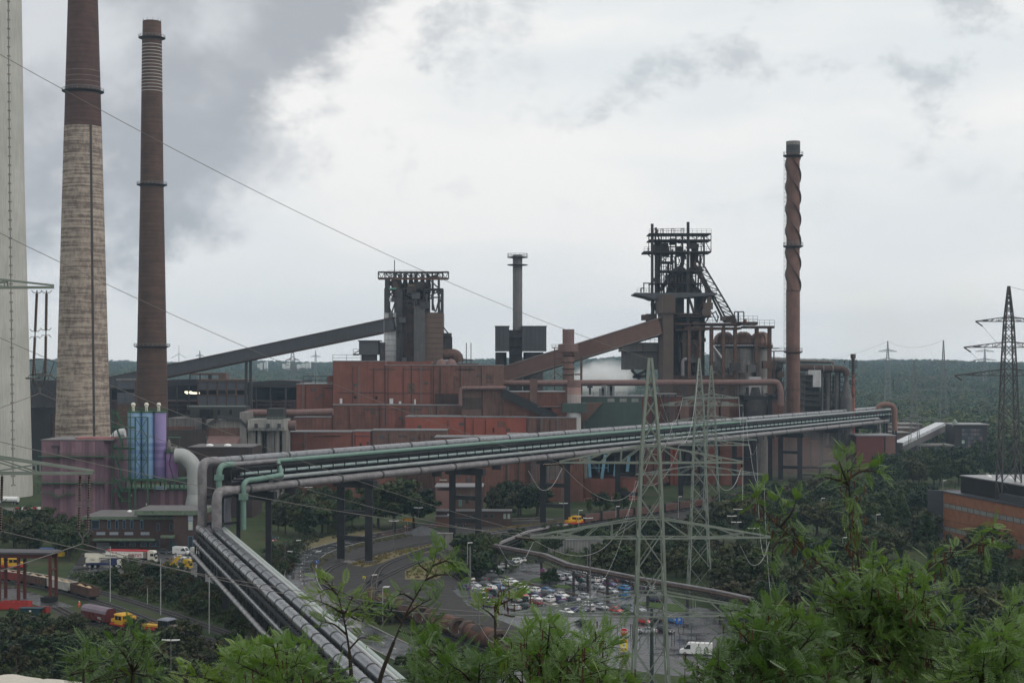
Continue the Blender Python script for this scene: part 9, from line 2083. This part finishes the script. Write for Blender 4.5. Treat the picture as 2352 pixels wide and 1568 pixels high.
# --- bushy tree left of it
D=17.;t=FTree('robinia_tree','dense green tree below the nearest pylon and the white van',1720,D,102,2)
trunkto(t,[(1720,1660,D),(1735,1560,D)],.07,.03)
crown(t,(1735,1600),[r3(*q) for q in ((-400,1400),(-450,1520),(-200,1320),(-280,1450),(-100,1120),(-60,1250),(-140,1400),(20,1040),(60,1150),(140,1050),(200,960),(230,1090),(120,1240),(40,1380),(-40,1500),(260,1210),(330,1060),(420,1130),(200,1400),(330,1330),(430,1450),(100,1520),(520,1500))],D,.02,.9,.4,True,twig=.085,tl=(.15,.34),pods=.1)
t.done()
# --- tree at the right edge
D=18.;t=FTree('robinia_tree','green tree reaching in from beside the brick building, lowest of the front',2290,D,103,0)
trunkto(t,[(2290,1680,D),(2280,1590,D)],.06,.03)
crown(t,(2270,1600),[r3(*q) for q in ((1440,1240),(1380,1330),(1500,1290),(1560,1180),(1640,1240),(1700,1130),(1760,1050),(1790,960),(1820,1110),(1740,1260),(1620,1360),(1500,1420),(1400,1480),(1560,1480),(1700,1420),(1800,1330),(1840,1230),(1830,1450),(1300,1500))],D,.018,.8,.4,True,twig=.095,tl=(.14,.3))
t.done()
# --- middle trees over the sloping pipes
z5=lambda x,y:Q('Z5',x,y)
D=21.;t=FTree('robinia_tree','slender tree with forked dark twigs before the torpedo wagons',905,D,104,0)
trunkto(t,[(868,1640,D),(*z5(1110,1540),D),(*z5(1230,1210),D)],.05,.022)
L5=lambda pts,**kw:t.limb([P(*z5(x,y),D+dd) for x,y,dd in pts],.016,.004,**kw)
L5([(1230,1210,0),(1320,1000,.1),(1400,850,.1),(1500,680,.1),(1570,540,.1),(1600,400,.1)],leafy=.3,twig=.09,tl=(.12,.3))
L5([(1500,680,.1),(1600,640,.1),(1720,640,.2),(1800,700,.2)],leafy=.15,twig=.08,tl=(.1,.24));L5([(1400,850,.1),(1300,800,0),(1200,850,0)],leafy=.35,tl=(.1,.22));L5([(1320,1000,.1),(1440,900,.2),(1560,840,.2)],leafy=.35,twig=.09,tl=(.12,.26));L5([(1540,620,.1),(1460,560,0),(1440,520,0)],leafy=.3,tl=(.1,.2));L5([(1560,560,0),(1680,520,0),(1760,570,0)],leafy=.25,tl=(.1,.22));L5([(1300,1040,0),(1230,960,0),(1180,920,0)],leafy=.4,tl=(.1,.2));L5([(1270,1110,0),(1400,1150,.2),(1500,1100,.2),(1580,1040,.2)],leafy=.4,twig=.09,tl=(.12,.26))
t.done()
D=20.;t=FTree('robinia_tree','yellowish green tree standing before the sloping pipes',806,D,105,1)
trunkto(t,[(812,1650,D),(*z5(870,1550),D),(*z5(850,1290),D)],.045,.02)
L5([(850,1290,0),(820,1100,0),(790,960,0),(740,800,0),(620,720,0)],leafy=.3,twig=.085,tl=(.12,.28));L5([(800,1000,0),(860,860,0),(880,820,0)],leafy=.3,tl=(.1,.2));L5([(790,960,0),(680,900,0),(560,850,0)],leafy=.35,twig=.09,tl=(.1,.24));L5([(800,990,0),(920,930,.1),(1040,960,.1)],leafy=.3,twig=.085,tl=(.1,.24));L5([(830,1150,0),(720,1060,0),(640,1040,0)],leafy=.4,tl=(.1,.22));L5([(850,1270,0),(940,1180,.1),(1000,1180,.1)],leafy=.4,tl=(.12,.25));L5([(740,800,0),(660,700,0),(610,660,0)],leafy=.4,tl=(.08,.16));L5([(790,950,0),(890,1010,0),(980,1040,0)],leafy=.4,tl=(.1,.22))
t.done()
D=16.5;t=FTree('robinia_tree','broad leafy treetop below the sloping pipe line',690,D,106,0)
trunkto(t,[(690,1700,D),(670,1600,D)],.06,.03)
crown(t,(670,1620),[z5(*q) for q in ((-60,1200),(30,1220),(110,1180),(200,1150),(270,1120),(320,1200),(240,1260),(370,1180),(420,1270),(340,1340),(150,1300),(20,1360),(-80,1400),(470,1340),(560,1400),(450,1460),(620,1480),(250,1450),(80,1500),(720,1400),(800,1480),(-160,1500),(-120,1300))],D,.018,.8,.4,twig=.095,tl=(.14,.3),pods=.05)
t.done()
D=17.5;t=FTree('robinia_tree','wide green treetop before the torpedo wagons and car park corner',1090,D,107,2)
trunkto(t,[(1090,1700,D),(1090,1600,D)],.06,.03)
crown(t,(1090,1610),[z5(*q) for q in ((1400,1090),(1480,1050),(1580,1040),(1650,1120),(1500,1180),(1700,1220),(1620,1290),(1450,1280),(1800,1250),(1880,1180),(1960,1220),(1900,1340),(1740,1360),(1560,1400),(2050,1290),(2140,1230),(2200,1330),(2080,1420),(1900,1470),(1700,1490),(1450,1470),(2250,1440),(1350,1380),(1300,1490))],D,.018,.8,.4,low=45,twig=.10,tl=(.14,.32),pods=.08)
t.done()
z8=lambda x,y:Q('Z8',x,y)
D=17.;t=FTree('robinia_tree','leafy treetop with brown seed pods before the rows of parked cars',1250,D,108,0)
trunkto(t,[(1250,1700,D),(1245,1600,D)],.06,.03)
crown(t,(1245,1610),[z8(*q) for q in ((560,880),(480,950),(640,900),(440,1040),(560,1020),(660,1000),(740,1000),(820,1040),(900,1110),(1000,1060),(1110,960),(1060,1000),(1150,1080),(1010,1180),(880,1240),(760,1160),(640,1140),(520,1160),(380,1120),(300,1180),(1180,1190),(1120,1290),(960,1340),(820,1380),(680,1300),(560,1280),(420,1280),(240,1260),(1260,1340),(1340,1420),(1380,1500),(1100,1440),(900,1480),(700,1440),(500,1420),(350,1400))],D,.018,.8,.42,low=42,twig=.10,tl=(.13,.30),pods=.18)
t.done()
D=18.;t=FTree('robinia_tree','thin leafy shoot beside the curved lamp and torpedo wagons',1150,D,109,1)
trunkto(t,[(1120,1700,D),(*z8(180,1420),D),(*z8(175,1150),D)],.04,.02)
tt=lambda pts,**kw:t.limb([P(*z8(x,y),D) for x,y in pts],.014,.004,**kw)
tt([(175,1150),(170,1000),(200,860),(250,780),(340,740)],leafy=.25,twig=.09,tl=(.10,.2),pods=.5);tt([(172,1010),(120,960),(60,920)],leafy=.4,tl=(.08,.16));tt([(190,900),(280,860),(330,830)],leafy=.3,tl=(.08,.18),pods=.5)
t.done()
# --- darker trees at the lower left
z2=lambda x,y:Q('Z2',x,y)
D=22.;t=FTree('broadleaf_sapling','dark green treetop with a single leader, below the yellow locomotives',305,D,110,2)
trunkto(t,[(308,1720,D),(*z2(1065,1560),D),(*z2(1070,1400),D)],.05,.02)
tt=lambda pts,**kw:t.limb([P(*z2(x,y),D) for x,y in pts],.014,.004,**kw)
tt([(1070,1400),(1075,1280),(1070,1180),(1060,1110)],leafy=.25,twig=.08,tl=(.12,.26))
crown(t,z2(1070,1480),[z2(*q) for q in ((900,1150),(960,1130),(1150,1130),(1200,1200),(940,1220),(860,1310),(900,1380),(1180,1300),(1250,1390),(1290,1480),(830,1430),(720,1490),(960,1420),(1350,1530),(620,1540),(1130,1420))],D,.014,.7,.4,twig=.10,tl=(.12,.28))
t.done()
D=21.;t=FTree('broadleaf_sapling','small dark sapling with drooping tips beside the tarpaulin mounds',192,D,111,2)
trunkto(t,[(192,1720,D),(*z2(670,1500),D)],.04,.016)
tt([(670,1500),(672,1380),(665,1280)],leafy=.3,twig=.08,tl=(.12,.22));crown(t,z2(670,1480),[z2(*q) for q in ((580,1270),(600,1330),(720,1260),(760,1330),(740,1400),(590,1430))],D,.01,.4,.4,twig=.09,tl=(.1,.2))
t.done()
D=19.;t=FTree('robinia_tree','bright leafy treetop at the foot of the sloping pipes',560,D,112,1)
trunkto(t,[(560,1720,D),(560,1600,D)],.05,.02)
crown(t,(560,1610),[z2(*q) for q in ((1840,1290),(1900,1250),(2000,1260),(2080,1250),(2150,1290),(1950,1350),(2060,1380),(2180,1370),(1880,1440),(1760,1480),(1700,1500),(2000,1480),(2120,1490),(1480,1420),(1560,1430),(1440,1520),(1580,1530))],D,.014,.7,.4,twig=.10,tl=(.12,.28))
t.done()
# ================================================================ haze, steam
def haze():
    mb=MB().box(-9000,9000,-420,7000,-1.2,292);o=mb.build('haze',None);o['kind']='stuff';o['label']='thin bluish haze over the whole valley';o['category']='haze'
    m=bpy.data.materials.new('haze_air');m.use_nodes=True;t=m.node_tree;t.nodes.clear();out=t.nodes.new('ShaderNodeOutputMaterial');v=t.nodes.new('ShaderNodeVolumePrincipled')
    v.inputs['Color'].default_value=(.58,.79,1.0,1);v.inputs['Density'].default_value=HAZE;v.inputs['Anisotropy'].default_value=0.0;t.links.new(v.outputs[0],out.inputs['Volume']);o.data.materials.append(m)
HAZE=0.000075
haze()

def puff(name,label,c,r,dens,seed,scale,col=(.95,.95,.95)):
    m=MB();n=14;g=np.random.default_rng(seed)
    prof_=[(max(.05,math.sin(math.pi*i/8)),-math.cos(math.pi*i/8)) for i in range(9)];m.lathe(prof_,0,0,n);m.v=[(c[0]+x*r[0],c[1]+y*r[1],c[2]+z*r[2]) for x,y,z in m.v]
    o=m.build(name,None);o['label']=label;o['category']='steam';o['kind']='stuff'
    mt=bpy.data.materials.new(name+'_vapour');mt.use_nodes=True;t=mt.node_tree;t.nodes.clear();out=t.nodes.new('ShaderNodeOutputMaterial');v=t.nodes.new('ShaderNodeVolumePrincipled');v.inputs['Color'].default_value=(*col,1)
    tc=nd(t,'ShaderNodeNewGeometry').outputs['Position'];nz=nd(t,'ShaderNodeTexNoise',i_Scale=scale,i_Detail=3,i_Roughness=.6);lk(t,tc,nz.inputs['Vector'])
    vm=nd(t,'ShaderNodeVectorMath',operation='SUBTRACT');lk(t,tc,vm.inputs[0]);vm.inputs[1].default_value=c
    vd=nd(t,'ShaderNodeVectorMath',operation='DIVIDE');lk(t,vm.outputs[0],vd.inputs[0]);vd.inputs[1].default_value=r
    ln=nd(t,'ShaderNodeVectorMath',operation='LENGTH');lk(t,vd.outputs[0],ln.inputs[0])
    ml=nd(t,'ShaderNodeMath',operation='MULTIPLY_ADD');ml.inputs[1].default_value=1.3;lk(t,nz.outputs[0],ml.inputs[0]);sb=nd(t,'ShaderNodeMath',operation='SUBTRACT');sb.inputs[0].default_value=.3;lk(t,ln.outputs['Value'],sb.inputs[1]);lk(t,sb.outputs[0],ml.inputs[2])
    rp=nd(t,'ShaderNodeMapRange');rp.inputs[1].default_value=.12;rp.inputs[2].default_value=.55;rp.inputs[4].default_value=dens;lk(t,ml.outputs[0],rp.inputs[0]);lk(t,rp.outputs[0],v.inputs['Density']);t.links.new(v.outputs[0],out.inputs['Volume']);o.data.materials.append(mt);mt.cycles.homogeneous_volume=False
c=P(1385,872,990);puff('white_steam','low white steam drifting between the pink stack and the furnace',tuple(c),(28,20,14),.13,1,.05,(1,1,1))
c=P(1830,1060,870);puff('brown_dust','thin brownish dust hanging below the far pipe bridge',tuple(c),(38,30,24),.012,2,.04,(.62,.52,.50))
